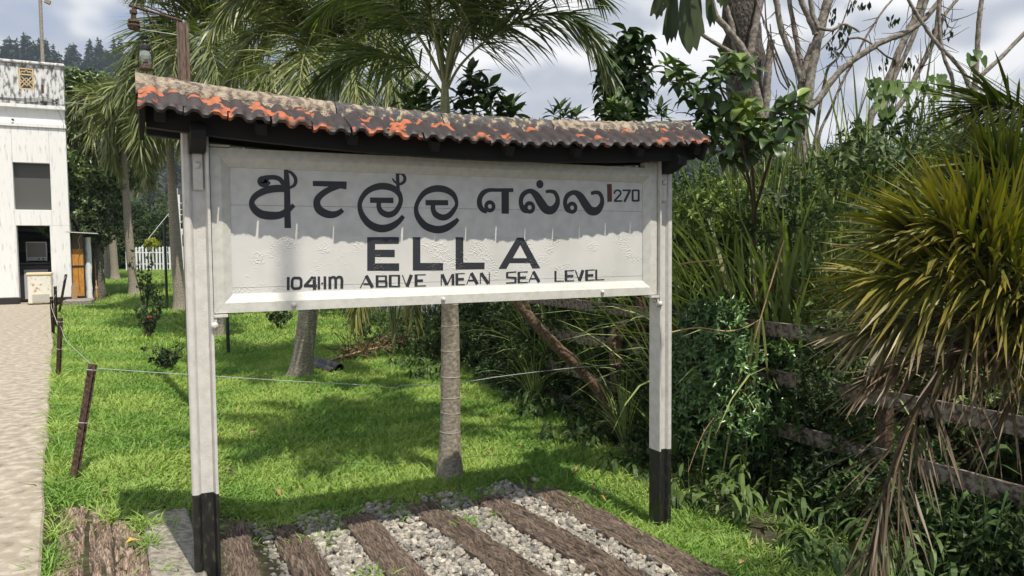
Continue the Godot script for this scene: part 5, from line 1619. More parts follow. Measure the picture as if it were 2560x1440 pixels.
func palms() -> void:
	rng.seed = 808
	var dk := Color(0.055, 0.095, 0.038)
	var md := Color(0.135, 0.185, 0.068)
	var yl := Color(0.28, 0.285, 0.12)
	# 1: right behind the sign
	var b1: Vector3 = Vector3(1.679, 0, -1.403)
	var c1: Vector3 = Vector3(1.675, 2.816, -1.382)
	var paths1 := [
		PackedVector3Array([Vector3(1.677, 2.76, -1.381), Vector3(1.772, 2.954, -1.334), Vector3(1.963, 3.146, -1.239), Vector3(2.204, 3.282, -1.121), Vector3(2.43, 3.308, -1.009), Vector3(2.594, 3.182, -0.929), Vector3(2.694, 2.946, -0.879)]),
		PackedVector3Array([Vector3(1.67, 2.816, -1.384), Vector3(1.627, 3.08, -1.405), Vector3(1.589, 3.411, -1.424), Vector3(1.561, 3.795, -1.438), Vector3(1.635, 4.121, -1.401), Vector3(1.811, 4.309, -1.314)]),
		PackedVector3Array([Vector3(1.671, 2.764, -1.406), Vector3(1.576, 2.891, -1.453), Vector3(1.426, 3.003, -1.527), Vector3(1.272, 3.067, -1.692), Vector3(1.09, 3.051, -1.893), Vector3(0.952, 2.915, -2.073)]),
		PackedVector3Array([Vector3(1.679, 2.788, -1.379), Vector3(1.774, 3.079, -1.333), Vector3(2.036, 3.415, -1.427), Vector3(2.364, 3.682, -1.488), Vector3(2.735, 3.779, -1.528), Vector3(3.095, 3.689, -1.573)]),
		PackedVector3Array([Vector3(1.675, 2.816, -1.382), Vector3(1.724, 3.19, -1.357), Vector3(1.751, 3.557, -1.121), Vector3(1.883, 3.735, -0.833), Vector3(2.063, 3.699, -0.522), Vector3(2.231, 3.489, -0.327)]),
		PackedVector3Array([Vector3(1.669, 2.802, -1.384), Vector3(1.647, 3.052, -1.395), Vector3(1.599, 3.392, -1.754), Vector3(1.478, 3.668, -2.148), Vector3(1.303, 3.769, -2.569), Vector3(1.138, 3.639, -2.873)]),
		PackedVector3Array([Vector3(1.67, 2.816, -1.384), Vector3(1.661, 3.135, -1.389), Vector3(1.45, 3.4, -0.935), Vector3(1.255, 3.581, -0.474), Vector3(1.098, 3.629, -0.105)]),
		PackedVector3Array([Vector3(1.675, 2.816, -1.382), Vector3(1.711, 3.135, -1.364), Vector3(1.998, 3.69, -1.78), Vector3(2.314, 4.151, -2.181), Vector3(2.647, 4.447, -2.575), Vector3(2.918, 4.386, -2.887)])]
	paths1.append_array(high_fronds(c1, 9, 1.75))
	make_palm("slim grey ringed palm directly behind the middle of the sign", b1, c1 - b1 - Vector3(0, 0.45, 0), 0.112, 0.070, 0.036, paths1, 0.50, 0.021, 165, dk, md.lerp(yl, 0.2), Vector3(0.02, 0, 0), 0.15, 0.9, 0.27)
	# 2: the leaning one under the left part of the board
	var b2: Vector3 = Vector3(1.553, 0, -6.458)
	var c2: Vector3 = Vector3(1.835, 4.057, -6.097)
	var paths2 := [
		PackedVector3Array([Vector3(1.835, 4.057, -6.097), Vector3(1.705, 4.356, -6.161), Vector3(1.437, 4.508, -6.293), Vector3(1.163, 4.411, -6.428), Vector3(0.93, 4.115, -6.544), Vector3(0.76, 3.667, -6.628)]),
		PackedVector3Array([Vector3(1.835, 4.057, -6.097), Vector3(1.754, 4.505, -6.137), Vector3(1.534, 4.804, -6.246), Vector3(1.189, 4.839, -6.193), Vector3(0.852, 4.68, -6.136), Vector3(0.565, 4.293, -6.055)]),
		PackedVector3Array([Vector3(1.835, 4.057, -6.097), Vector3(1.845, 4.554, -6.092), Vector3(1.765, 4.861, -5.686), Vector3(1.64, 4.996, -5.301), Vector3(1.491, 4.767, -4.817)]),
		PackedVector3Array([Vector3(1.835, 4.057, -6.097), Vector3(2.023, 4.403, -6.004), Vector3(2.243, 4.442, -5.673), Vector3(2.447, 4.239, -5.349), Vector3(2.597, 3.902, -5.053), Vector3(2.665, 3.483, -4.908)]),
		PackedVector3Array([Vector3(1.835, 4.057, -6.097), Vector3(2.066, 4.254, -5.983), Vector3(2.255, 4.124, -5.556), Vector3(2.383, 3.834, -5.158), Vector3(2.444, 3.487, -4.905), Vector3(2.45, 3.148, -4.79)]),
		PackedVector3Array([Vector3(1.835, 4.057, -6.097), Vector3(1.656, 4.158, -6.185), Vector3(1.357, 3.986, -5.887), Vector3(1.109, 3.705, -5.675), Vector3(0.968, 3.389, -5.521), Vector3(0.893, 3.084, -5.335)]),
		PackedVector3Array([Vector3(1.835, 4.057, -6.097), Vector3(1.794, 4.256, -6.117), Vector3(1.601, 4.098, -5.544), Vector3(1.433, 3.833, -5.069), Vector3(1.309, 3.48, -4.684), Vector3(1.246, 3.189, -4.492)]),
		PackedVector3Array([Vector3(1.835, 4.057, -6.097), Vector3(1.979, 4.453, -6.026), Vector3(2.262, 4.812, -6.11), Vector3(2.597, 4.975, -6.167), Vector3(2.939, 4.828, -6.222)]),
		PackedVector3Array([Vector3(1.835, 4.057, -6.097), Vector3(1.907, 4.255, -6.062), Vector3(1.877, 4.095, -5.408), Vector3(1.875, 3.785, -4.851), Vector3(1.872, 3.455, -4.518), Vector3(1.853, 3.161, -4.304)]),
		PackedVector3Array([Vector3(1.835, 4.057, -6.097), Vector3(1.707, 4.456, -6.16), Vector3(1.654, 4.829, -6.632), Vector3(1.538, 5.063, -7.135), Vector3(1.351, 5.027, -7.674)]),
		PackedVector3Array([Vector3(1.835, 4.057, -6.097), Vector3(1.934, 4.503, -6.048), Vector3(2.173, 4.928, -6.376), Vector3(2.469, 5.161, -6.677), Vector3(2.773, 5.07, -6.972)])]
	paths2.append_array(high_fronds(c2, 6, 2.3))
	make_palm("leaning ringed palm seen under the left half of the board", b2, c2 - b2 - Vector3(0, 0.5, 0), 0.19, 0.125, 0.075, paths2, 0.68, 0.030, 190, md, yl, Vector3(0.06, 0, 0), 0.13, 1.2)
	# 3
	var b3: Vector3 = Vector3(0.98, 0, -11.1)
	var c3: Vector3 = Vector3(0.67, 5.414, -11.02)
	var paths3 := [
		PackedVector3Array([Vector3(0.67, 5.414, -11.02), Vector3(0.457, 5.729, -11.12), Vector3(0.171, 5.731, -11.27), Vector3(-0.097, 5.344, -10.95), Vector3(-0.294, 4.866, -10.71), Vector3(-0.4, 4.294, -10.54)]),
		PackedVector3Array([Vector3(0.67, 5.414, -11.02), Vector3(0.419, 5.52, -11.14), Vector3(0.142, 5.18, -10.72), Vector3(-0.059, 4.708, -10.49), Vector3(-0.165, 4.207, -10.32), Vector3(-0.208, 3.799, -10.23)]),
		PackedVector3Array([Vector3(0.67, 5.414, -11.02), Vector3(0.619, 5.866, -11.04), Vector3(0.441, 6.283, -11.13), Vector3(0.203, 6.528, -11.59), Vector3(-0.124, 6.386, -11.97)]),
		PackedVector3Array([Vector3(0.67, 5.414, -11.02), Vector3(0.811, 5.934, -10.95), Vector3(1.073, 6.278, -10.82), Vector3(1.352, 6.173, -10.35), Vector3(1.61, 5.739, -9.888), Vector3(1.749, 5.217, -9.596)]),
		PackedVector3Array([Vector3(0.67, 5.414, -11.02), Vector3(0.93, 5.655, -10.89), Vector3(1.177, 5.411, -10.1), Vector3(1.359, 4.971, -9.565), Vector3(1.496, 4.472, -9.275), Vector3(1.53, 4.068, -9.147)]),
		PackedVector3Array([Vector3(0.67, 5.414, -11.02), Vector3(0.738, 5.587, -10.99), Vector3(0.794, 5.258, -10.07), Vector3(0.858, 4.834, -9.478), Vector3(0.905, 4.386, -9.12), Vector3(0.901, 3.915, -8.899)]),
		PackedVector3Array([Vector3(0.67, 5.414, -11.02), Vector3(0.58, 5.589, -11.06), Vector3(0.44, 5.256, -10.35), Vector3(0.345, 4.8, -9.843), Vector3(0.26, 4.29, -9.55), Vector3(0.231, 3.835, -9.452)]),
		PackedVector3Array([Vector3(0.67, 5.414, -11.02), Vector3(0.686, 6.004, -11.01), Vector3(0.638, 6.558, -11.04), Vector3(0.496, 6.683, -10.66), Vector3(0.344, 6.366, -10.18)]),
		PackedVector3Array([Vector3(0.67, 5.414, -11.02), Vector3(0.936, 5.863, -10.89), Vector3(1.459, 6.261, -11.3), Vector3(1.914, 6.312, -11.52), Vector3(2.368, 6.023, -11.63)]),
		PackedVector3Array([Vector3(0.67, 5.414, -11.02), Vector3(0.809, 5.864, -10.95), Vector3(1.138, 6.296, -11.57), Vector3(1.414, 6.367, -12.21), Vector3(1.595, 6.177, -12.57)])]
	make_palm("palm with pale trunk half hidden behind the left sign post", b3, c3 - b3 - Vector3(0, 0.6, 0), 0.19, 0.13, 0.08, paths3, 0.85, 0.038, 230, dk.lerp(md, 0.4), yl.lerp(md, 0.35), Vector3(-0.05, 0, 0.03), 0.14, 1.2)
	# 4 - 8: the rest of the row, farther and farther
	var rest := [
		["palm trunk showing at the left edge of the lantern post", Vector3(0.56, height(0.56, -15.9), -15.9), 3.9, 2.0, 0.13],
		["palm with a slanting sunlit trunk beside the tall rose stems", Vector3(-0.44, height(-0.44, -21.0), -21.0), 4.5, 1.85, 0.12],
		["thin palm trunk with peeling bark in the far row", Vector3(-1.09, height(-1.09, -28.0), -28.0), 4.3, 1.9, 0.13],
		["grey palm trunk just left of the peeling one in the far row", Vector3(-1.42, height(-1.42, -30.5), -30.5), 4.0, 1.9, 0.15],
		["farthest short palm trunk beside the dark leafy tree", Vector3(-1.95, height(-1.95, -33.0), -33.0), 3.8, 1.9, 0.15]]
	for k in rest.size():
		var r: Array = rest[k]
		var b: Vector3 = r[1]
		var top := Vector3(rr(-0.15, 0.15), r[2], rr(-0.1, 0.1))
		var fr := auto_fronds(b + top + Vector3(0, 0.5, 0), 17, r[3] * 1.1, 2.75)
		make_palm(r[0], b, top, r[4] * 1.5, r[4], r[4] * 0.65, fr, 0.85, 0.05, 150, md.lerp(dk, 0.4), yl, Vector3(rr(-0.06, 0.06), 0, 0), 0.16, 1.3)
	# young palm whose drooping tips show below the board
	var yb: Vector3 = Vector3(3.025, 0, -7.023)
	var yp := thing("young_palm", "young palm with yellow green leaf tips drooping below the board", "palm tree", yb)
	for q in [PackedVector3Array([Vector3(2.408, 0.385, -5.034), Vector3(2.374, 1.01, -5.051), Vector3(2.315, 1.345, -5.08), Vector3(2.133, 1.4, -4.947), Vector3(1.972, 1.225, -4.803), Vector3(1.88, 0.914, -4.737)]), PackedVector3Array([Vector3(2.408, 0.385, -5.034), Vector3(2.439, 1.057, -5.019), Vector3(2.488, 1.439, -4.995), Vector3(2.488, 1.443, -4.772), Vector3(2.483, 1.22, -4.551), Vector3(2.467, 0.909, -4.448)]), PackedVector3Array([Vector3(2.408, 0.385, -5.034), Vector3(2.399, 1.201, -5.039), Vector3(2.384, 1.677, -5.046), Vector3(2.477, 1.873, -5.335), Vector3(2.542, 1.778, -5.637)]), PackedVector3Array([Vector3(2.408, 0.385, -5.034), Vector3(2.481, 0.961, -4.998), Vector3(2.614, 1.294, -4.933), Vector3(2.854, 1.333, -5.037), Vector3(3.099, 1.124, -5.14)])]:
		var loc := PackedVector3Array()
		for a in q: loc.append(a - yb)
		var st := MB.new()
		rachis(st, loc, 0.014, 0.004)
		var rp := part("frond_stalk", st.mesh(true), M.crownshaft, yp)
		var mb := MB.new()
		frond_into(mb, loc, 110, 0.55, 0.026, 1.4, 0.6, md, Color(0.20, 0.20, 0.045), Color(0.22, 0.19, 0.05), 0.45)
		part("frond", mb.mesh(false, true), M.frond, rp)

# ---------------------------------------------------------------- leafy things
func rosette(mb: MB, at: Vector3, axis: Vector3, n: int, l: float, w: float, droop: float, ca: Color, cb: Color, open := 1.0) -> void:
	var s := axis.cross(Vector3(0.31, 0.2, 0.93)).normalized()
	var t := axis.cross(s)
	for k in n:
		var a := k * 2.399 + rr(-0.4, 0.4)
		var e := lerpf(0.15, 1.0, float(k + 1) / n) * open + rr(-0.15, 0.15)
		var d := (axis * cos(e * 1.7) + (s * cos(a) + t * sin(a)) * sin(e * 1.7)).normalized()
		d = (d + Vector3.DOWN * droop * e).normalized()
		mb.col = tone(ca, cb, 0.2)
		mb.leaf(at, d, axis, l * rr(0.75, 1.1), w * rr(0.8, 1.15), 0.18, 0.25 + droop * 0.4)

func broad_leaf(mb: MB, b: Vector3, dir: Vector3, up: Vector3, l: float, w: float, droop: float) -> void:
	var d := dir
	var s := d.cross(up)
	if s.length_squared() < 1e-5: s = d.cross(Vector3(0.3, 0.2, 1))
	s = s.normalized()
	var pos := b
	var wide := [0.06, 0.62, 1.0, 0.88, 0.5, 0.0]
	var n := wide.size()
	var first := mb.v.size()
	var curl := rr(0.12, 0.3)
	for i in n:
		var nn := s.cross(d).normalized()
		var ww: float = w * 0.5 * wide[i]
		var wave := rr(-0.05, 0.05) * w
		mb.p(pos - s * ww + nn * (ww * curl + wave))
		mb.p(pos)
		mb.p(pos + s * ww + nn * (ww * curl - wave))
		d = (d + Vector3.DOWN * (droop / n) - nn * (0.08 * droop)).normalized()
		pos += d * (l / (n - 1))
	for i in n - 1:
		for q in 2:
			var a := first + i * 3 + q
			mb.ix.append_array(PackedInt32Array([a, a + 3, a + 1, a + 1, a + 3, a + 4]))

var leaf_home: Node3D = null
var leaf_count := 0

func broad_rosette(mb: MB, at: Vector3, axis: Vector3, n: int, l: float, w: float, droop: float, ca: Color, cb: Color) -> void:
	var s := axis.cross(Vector3(0.31, 0.2, 0.93)).normalized()
	var t := axis.cross(s)
	for k in n:
		var a := k * 2.399 + rr(-0.4, 0.4)
		var e := lerpf(0.2, 1.0, float(k + 1) / n) + rr(-0.12, 0.12)
		var d := (axis * cos(e * 1.6) + (s * cos(a) + t * sin(a)) * sin(e * 1.6)).normalized()
		mb.col = tone(ca, cb, 0.2)
		if leaf_home and leaf_count < 300:
			var one := MB.new()
			one.col = mb.col
			broad_leaf(one, at - axis * (0.02 * k * l), d, axis, l * rr(0.75, 1.1), w * rr(0.85, 1.15), droop * (0.5 + e))
			part("leaf", one.mesh(true, true), M.broad, leaf_home)
			leaf_count += 1
			continue
		broad_leaf(mb, at - axis * (0.02 * k * l), d, axis, l * rr(0.75, 1.1), w * rr(0.85, 1.15), droop * (0.5 + e))

func bush_into(mb: MB, center: Vector3, radii: Vector3, count: int, per: int, l: float, w: float, ca: Color, cb: Color, sd: int, shell := 0.55, rough := 0.35) -> void:
	var n := noise(1.0, FastNoiseLite.TYPE_SIMPLEX_SMOOTH, 3, sd)
	var lump := 2.6 / maxf(radii.x, 0.01)
	for k in count:
		var d := rdir()
		var f := lerpf(shell, 1.0, sqrt(rng.randf()))
		f *= 1.0 + rough * n.get_noise_3dv(d * radii * lump * 0.5)
		var p := center + d * radii * f
		var gap := n.get_noise_3dv(p * lump * 0.9 + Vector3(17, 3, 9))
		if gap < -0.22: continue
		var ax := (d + rdir() * 0.6 + Vector3(0, 0.35, 0)).normalized()
		rosette(mb, p, ax, per, l, w, 0.25, ca, cb)

func stems_part(p: Node3D, name: String, paths: Array, mat: Material, sides := 7) -> void:
	# paths: arrays of [points, first radius, last radius]
	for q in paths:
		var pts: PackedVector3Array = q[0]
		var c := spline(pts, 5)
		var rad := PackedFloat32Array()
		for i in c.size():
			rad.append(lerpf(q[1], q[2], float(i) / (c.size() - 1)) * rr(0.93, 1.07))
			c[i] += rdir() * rad[i] * 0.12
		for i in c.size(): c[i] -= p.position
		var mb := MB.new()
		mb.tube(c, rad, sides)
		part(name, mb.mesh(true), mat, p)

func twigs_into(mb: MB, a: Vector3, b: Vector3, n: int, l: float, r: float) -> void:
	for k in n:
		var p := a.lerp(b, rng.randf())
		var d := ((b - a).normalized() + rdir() * 0.9).normalized()
		var q := PackedVector3Array([p, p + d * l * 0.5 + rdir() * l * 0.06, p + d * l + rdir() * l * 0.12 + Vector3(0, l * 0.1, 0)])
		mb.tube(q, PackedFloat32Array([r, r * 0.7, r * 0.35]), 4, false)

func rag_leaf(a: Vector3, b: Vector3, w: float, sd: int, bulge := 0.5) -> ArrayMesh:
	# a big hanging leaf from a (top) to b (torn lower end)
	var r := RandomNumberGenerator.new()
	r.seed = sd
	var mb := MB.new()
	var ax := (b - a)
	var toward := Vector3(-0.3, 0.1, 1.0).normalized()
	var s := ax.normalized().cross(toward).normalized()
	s = s.rotated(ax.normalized(), r.randf_range(-0.7, 0.7))
	var nn := s.cross(ax.normalized())
	var cols := 8
	var rows := 8
	for i in cols + 1:
		var u := float(i) / cols * 2.0 - 1.0
		var cut := 1.0 - 0.22 * absf(u) * bulge - r.randf_range(0.0, 0.16)
		for j in rows + 1:
			var t := float(j) / rows * cut
			var ww := w * lerpf(0.35, 1.0, smoothstep(0.0, 0.75, t)) * 0.5
			var f := r.randf_range(0.85, 1.15)
			mb.col = Color(0.030 * f, 0.048 * f, 0.018 * f).lerp(Color(0.10, 0.13, 0.04), 0.3 * r.randf())
			mb.p(a + ax * t + s * (u * ww) + nn * (0.12 * w * (u * u) + 0.03 * sin(t * 5.0 + u * 2.0) * w))
	for i in cols:
		for j in rows:
			var k := i * (rows + 1) + j
			mb.ix.append_array(PackedInt32Array([k, k + rows + 2, k + 1, k, k + rows + 1, k + rows + 2]))
	return mb.mesh(true, true)

func right_side() -> void:
	rng.seed = 4242
	var dk := Color(0.028, 0.058, 0.022)
	var md := Color(0.075, 0.130, 0.038)
	var lt := Color(0.160, 0.235, 0.060)
	# --- dark leafy tree left, by the building
	var tb: Vector3 = Vector3(-1.438, 0.24, -21.61)
	var tr := thing("leafy_tree", "dense dark green broadleaf tree standing beside the white building", "tree", tb)
	stems_part(tr, "trunk", [[PackedVector3Array([tb + Vector3(0, -0.1, 0), tb + Vector3(0, 0.5, 0), tb + Vector3(-0.02, 1.3, 0), tb + Vector3(-0.05, 2.6, 0.05), tb + Vector3(0, 4.0, 0)]), 0.27, 0.12]], M.rough_bark, 14)
	stems_part(tr, "limb", [[PackedVector3Array([tb + Vector3(0, 1.5, 0), tb + Vector3(0.4, 2.4, 0.2), tb + Vector3(0.7, 3.4, 0.3)]), 0.08, 0.03], [PackedVector3Array([tb + Vector3(0, 1.9, 0), tb + Vector3(-0.5, 2.8, 0.1), tb + Vector3(-0.8, 3.9, 0.2)]), 0.08, 0.03], [PackedVector3Array([tb + Vector3(0, 1.6, 0), tb + Vector3(-0.3, 2.0, 0.5), tb + Vector3(-0.5, 2.5, 0.8)]), 0.06, 0.02]], M.rough_bark)
	var tc := MB.new()
	bush_into(tc, Vector3(-0.25, 4.45, 0.0), Vector3(1.45, 2.2, 1.3), 2300, 7, 0.17, 0.085, Color(0.05, 0.09, 0.03), Color(0.20, 0.28, 0.07), 31, 0.6, 0.45)
	bush_into(tc, Vector3(-0.1, 2.6, 0.1), Vector3(0.85, 1.3, 0.9), 700, 7, 0.15, 0.075, Color(0.04, 0.075, 0.025), Color(0.13, 0.19, 0.05), 32, 0.5, 0.5)
	bush_into(tc, Vector3(-0.95, 2.3, 0.5), Vector3(0.45, 0.55, 0.5), 200, 7, 0.14, 0.07, md, lt, 33, 0.4, 0.4)
	part("crown", tc.mesh(false, true), M.gloss, tr)
	# --- big rough trunk on the right with pale climbing stems
	var bt := thing("big_trunk_tree", "tall rough dark trunk wrapped in pale stems, its top out of view", "tree", Vector3(6.194, 2.541, -3.167))
	stems_part(bt, "trunk", [[PackedVector3Array([Vector3(6.213, 1.262, -3.158), Vector3(6.194, 2.541, -3.167), Vector3(6.172, 3.266, -3.178), Vector3(6.141, 3.976, -3.193), Vector3(6.094, 4.537, -3.216), Vector3(6.071, 5.449, -3.228), Vector3(6.077, 6.798, -3.225), Vector3(6.067, 8.124, -3.23)]), 0.235, 0.19]], M.dark_bark, 16)
	stems_part(bt, "climbing_stem", [
		[PackedVector3Array([Vector3(6.072, 2.956, -2.837), Vector3(6.058, 3.203, -2.844), Vector3(5.998, 3.543, -2.873), Vector3(5.936, 3.775, -2.904), Vector3(5.85, 3.927, -2.947), Vector3(5.735, 4.092, -3.003), Vector3(5.609, 4.252, -3.065), Vector3(5.56, 4.429, -3.09), Vector3(5.522, 4.693, -3.108)]), 0.046, 0.030],
		[PackedVector3Array([Vector3(5.887, 3.685, -2.984), Vector3(5.845, 3.86, -3.005), Vector3(5.806, 4.132, -3.024), Vector3(5.744, 4.363, -3.054), Vector3(5.678, 4.621, -3.087)]), 0.032, 0.026],
		[PackedVector3Array([Vector3(5.858, 3.765, -2.954), Vector3(5.841, 3.805, -2.962), Vector3(5.683, 3.904, -3.04), Vector3(5.508, 4.025, -3.126), Vector3(5.35, 4.146, -3.204), Vector3(5.224, 4.271, -3.266)]), 0.030, 0.018],
		[PackedVector3Array([Vector3(5.991, 3.689, -2.955), Vector3(6.01, 3.904, -2.946), Vector3(6.068, 4.242, -2.917), Vector3(6.137, 4.624, -2.883)]), 0.046, 0.04],
		[PackedVector3Array([Vector3(6.145, 3.099, -2.857), Vector3(6.155, 3.279, -2.852), Vector3(6.172, 3.624, -2.843), Vector3(6.206, 3.99, -2.827)]), 0.052, 0.040],
		[PackedVector3Array([Vector3(5.805, 3.753, -3.024), Vector3(5.711, 3.776, -3.071), Vector3(5.642, 3.808, -3.105), Vector3(5.569, 3.817, -3.141)]), 0.022, 0.014]], M.pale_bark)
	var lv := 0
	for q in [[Vector3(4.399, 4.254, -2.491), Vector3(4.357, 3.898, -2.512), 0.13], [Vector3(4.462, 4.295, -2.349), Vector3(4.409, 3.591, -2.375), 0.15], [Vector3(4.481, 4.334, -2.228), Vector3(4.471, 3.479, -2.121), 0.30], [Vector3(4.732, 4.363, -2.438), Vector3(4.72, 3.846, -2.444), 0.22], [Vector3(4.717, 4.328, -2.335), Vector3(4.733, 3.863, -2.327), 0.09], [Vector3(4.728, 4.216, -2.218), Vector3(4.789, 3.78, -2.187), 0.12], [Vector3(4.791, 4.257, -2.075), Vector3(4.807, 3.936, -2.067), 0.12], [Vector3(4.76, 4.434, -2.648), Vector3(4.596, 4.073, -2.729), 0.10]]:
		var mm := rag_leaf(q[0] - bt.position, q[1] - bt.position, q[2], 600 + lv)
		part("hanging_leaf", mm, M.leaf, bt)
		lv += 1
	var crown := MB.new()
	bush_into(crown, Vector3(6.205, 8.714, -3.385) - bt.position, Vector3(2.6, 1.2, 2.2), 260, 6, 0.34, 0.16, dk, md, 34, 0.3, 0.5)
	part("crown", crown.mesh(false, true), M.leaf, bt)
	var low := MB.new()
	bush_into(low, Vector3(4.3, 5.35, -1.2) - bt.position, Vector3(1.0, 0.55, 1.0), 90, 6, 0.19, 0.085, dk, md, 36, 0.1, 0.5)
	bush_into(low, Vector3(4.7, 5.6, -3.5) - bt.position, Vector3(1.3, 0.55, 1.7), 330, 6, 0.19, 0.085, dk, md, 37, 0.1, 0.5)
	part("lower_crown", low.mesh(false, true), M.leaf, bt)

	# --- bare pale trees
	var t1 := thing("bare_tree", "pale bare tree with forked grey stems right of the rough trunk", "tree", Vector3(5.66, 1.565, -1.87))
	stems_part(t1, "stem", [
		[PackedVector3Array([Vector3(5.661, 1.484, -1.869), Vector3(5.643, 2.411, -1.878), Vector3(5.693, 3.015, -1.853), Vector3(5.735, 3.348, -1.832), Vector3(5.775, 3.613, -1.813), Vector3(5.825, 3.854, -1.788), Vector3(5.878, 4.086, -1.762), Vector3(5.944, 4.433, -1.729)]), 0.056, 0.042],
		[PackedVector3Array([Vector3(5.663, 1.564, -1.924), Vector3(5.642, 2.448, -1.934), Vector3(5.682, 3.024, -1.914), Vector3(5.693, 3.32, -1.909), Vector3(5.673, 3.529, -1.919), Vector3(5.627, 3.808, -1.942), Vector3(5.574, 4.105, -1.968), Vector3(5.543, 4.339, -1.983)]), 0.042, 0.018],
		[PackedVector3Array([Vector3(5.67, 3.294, -1.887), Vector3(5.596, 3.522, -1.923), Vector3(5.493, 3.777, -1.974), Vector3(5.437, 4.096, -2.002), Vector3(5.413, 4.329, -2.013)]), 0.034, 0.026],
		[PackedVector3Array([Vector3(5.673, 3.314, -1.885), Vector3(5.724, 3.521, -1.86), Vector3(5.772, 3.665, -1.836)]), 0.036, 0.040],
		[PackedVector3Array([Vector3(5.76, 3.752, -1.798), Vector3(5.691, 3.927, -1.832), Vector3(5.622, 4.082, -1.866), Vector3(5.56, 4.275, -1.896)]), 0.032, 0.026],
		[PackedVector3Array([Vector3(5.765, 3.796, -1.773), Vector3(5.718, 3.92, -1.796), Vector3(5.695, 4.075, -1.808), Vector3(5.681, 4.305, -1.814)]), 0.028, 0.022],
		[PackedVector3Array([Vector3(5.621, 2.97, -1.777), Vector3(5.743, 3.128, -1.717), Vector3(5.901, 3.362, -1.639), Vector3(6.085, 3.519, -1.548), Vector3(6.276, 3.648, -1.454), Vector3(6.47, 3.731, -1.358), Vector3(6.615, 3.837, -1.287), Vector3(6.775, 4.046, -1.208), Vector3(6.858, 4.274, -1.167)]), 0.034, 0.022],
		[PackedVector3Array([Vector3(5.699, 3.795, -1.739), Vector3(5.836, 3.767, -1.671), Vector3(5.94, 3.823, -1.62), Vector3(6.081, 3.746, -1.55)]), 0.018, 0.010]], M.pale_bark, 9)
	stems_part(t1, "thin_stem", [
		[PackedVector3Array([Vector3(5.869, 2.451, -1.878), Vector3(5.866, 2.744, -1.879), Vector3(5.911, 3.131, -1.857), Vector3(5.948, 3.353, -1.839), Vector3(5.976, 3.459, -1.825), Vector3(6.054, 3.55, -1.787), Vector3(6.152, 3.734, -1.738)]), 0.020, 0.010],
		[PackedVector3Array([Vector3(5.89, 2.531, -1.867), Vector3(5.905, 2.8, -1.86), Vector3(6.003, 3.054, -1.812), Vector3(6.118, 3.351, -1.755), Vector3(6.195, 3.505, -1.717), Vector3(6.313, 3.765, -1.659), Vector3(6.446, 3.996, -1.593), Vector3(6.534, 4.113, -1.55)]), 0.016, 0.009],
		[PackedVector3Array([Vector3(5.628, 3.272, -1.997), Vector3(5.499, 3.61, -2.06), Vector3(5.37, 3.966, -2.124), Vector3(5.296, 4.202, -2.161)]), 0.010, 0.008],
		[PackedVector3Array([Vector3(5.618, 3.252, -2.002), Vector3(5.518, 3.491, -2.051), Vector3(5.425, 3.768, -2.097), Vector3(5.393, 4.123, -2.113)]), 0.009, 0.007],
		[PackedVector3Array([Vector3(5.603, 3.233, -2.009), Vector3(5.53, 3.333, -2.045), Vector3(5.481, 3.531, -2.069), Vector3(5.442, 3.886, -2.088)]), 0.008, 0.006],
		[PackedVector3Array([Vector3(6.068, 3.708, -1.668), Vector3(6.167, 3.715, -1.619), Vector3(6.275, 3.655, -1.566), Vector3(6.401, 3.537, -1.504), Vector3(6.491, 3.497, -1.46)]), 0.012, 0.008],
		[PackedVector3Array([Vector3(5.8, 3.582, -1.8), Vector3(5.919, 3.717, -1.742), Vector3(6.006, 3.852, -1.699), Vector3(6.073, 4.084, -1.666)]), 0.009, 0.006]], M.pale_bark, 6)
	var tw := MB.new()
	for q in [[1941,0,1984,147], [1973,0,1999,147], [1905,40,1940,130], [2205,30,2111,194], [2122,97,2064,194], [2303,55,2150,139], [2039,122,2070,0]]:
		twigs_into(tw, _at(q[0], q[1], 7.6) - t1.position, _at(q[2], q[3], 7.6) - t1.position, 9, 0.24, 0.005)
	part("twigs", tw.mesh(true), M.twig, t1)
	var l1 := MB.new()
	l1.col = Color(0.045, 0.055, 0.025)
	for q in [[2085,40],[2095,60],[2105,75],[2090,85],[2100,100],[2115,65],[2080,25],[2110,95],[2122,75],[2088,120],[2150,15],[2165,8],[2095,130],[2075,110],[2120,15],[2135,5]]:
		for r in 5: broad_leaf(l1, _at(q[0] + rr(-11, 11), q[1] + rr(-11, 11), 7.55) - t1.position, Vector3(rr(-0.6, 0.6), -0.9, rr(-0.5, 0.5)).normalized(), rdir(), rr(0.05, 0.085), rr(0.022, 0.034), 0.6)
	part("leaves", l1.mesh(false, true), M.leaf, t1)
	var t2 := thing("bare_tree", "group of slanting pale stems crossing above the vine leaves", "tree", Vector3(6.908, 1.549, -1.923))
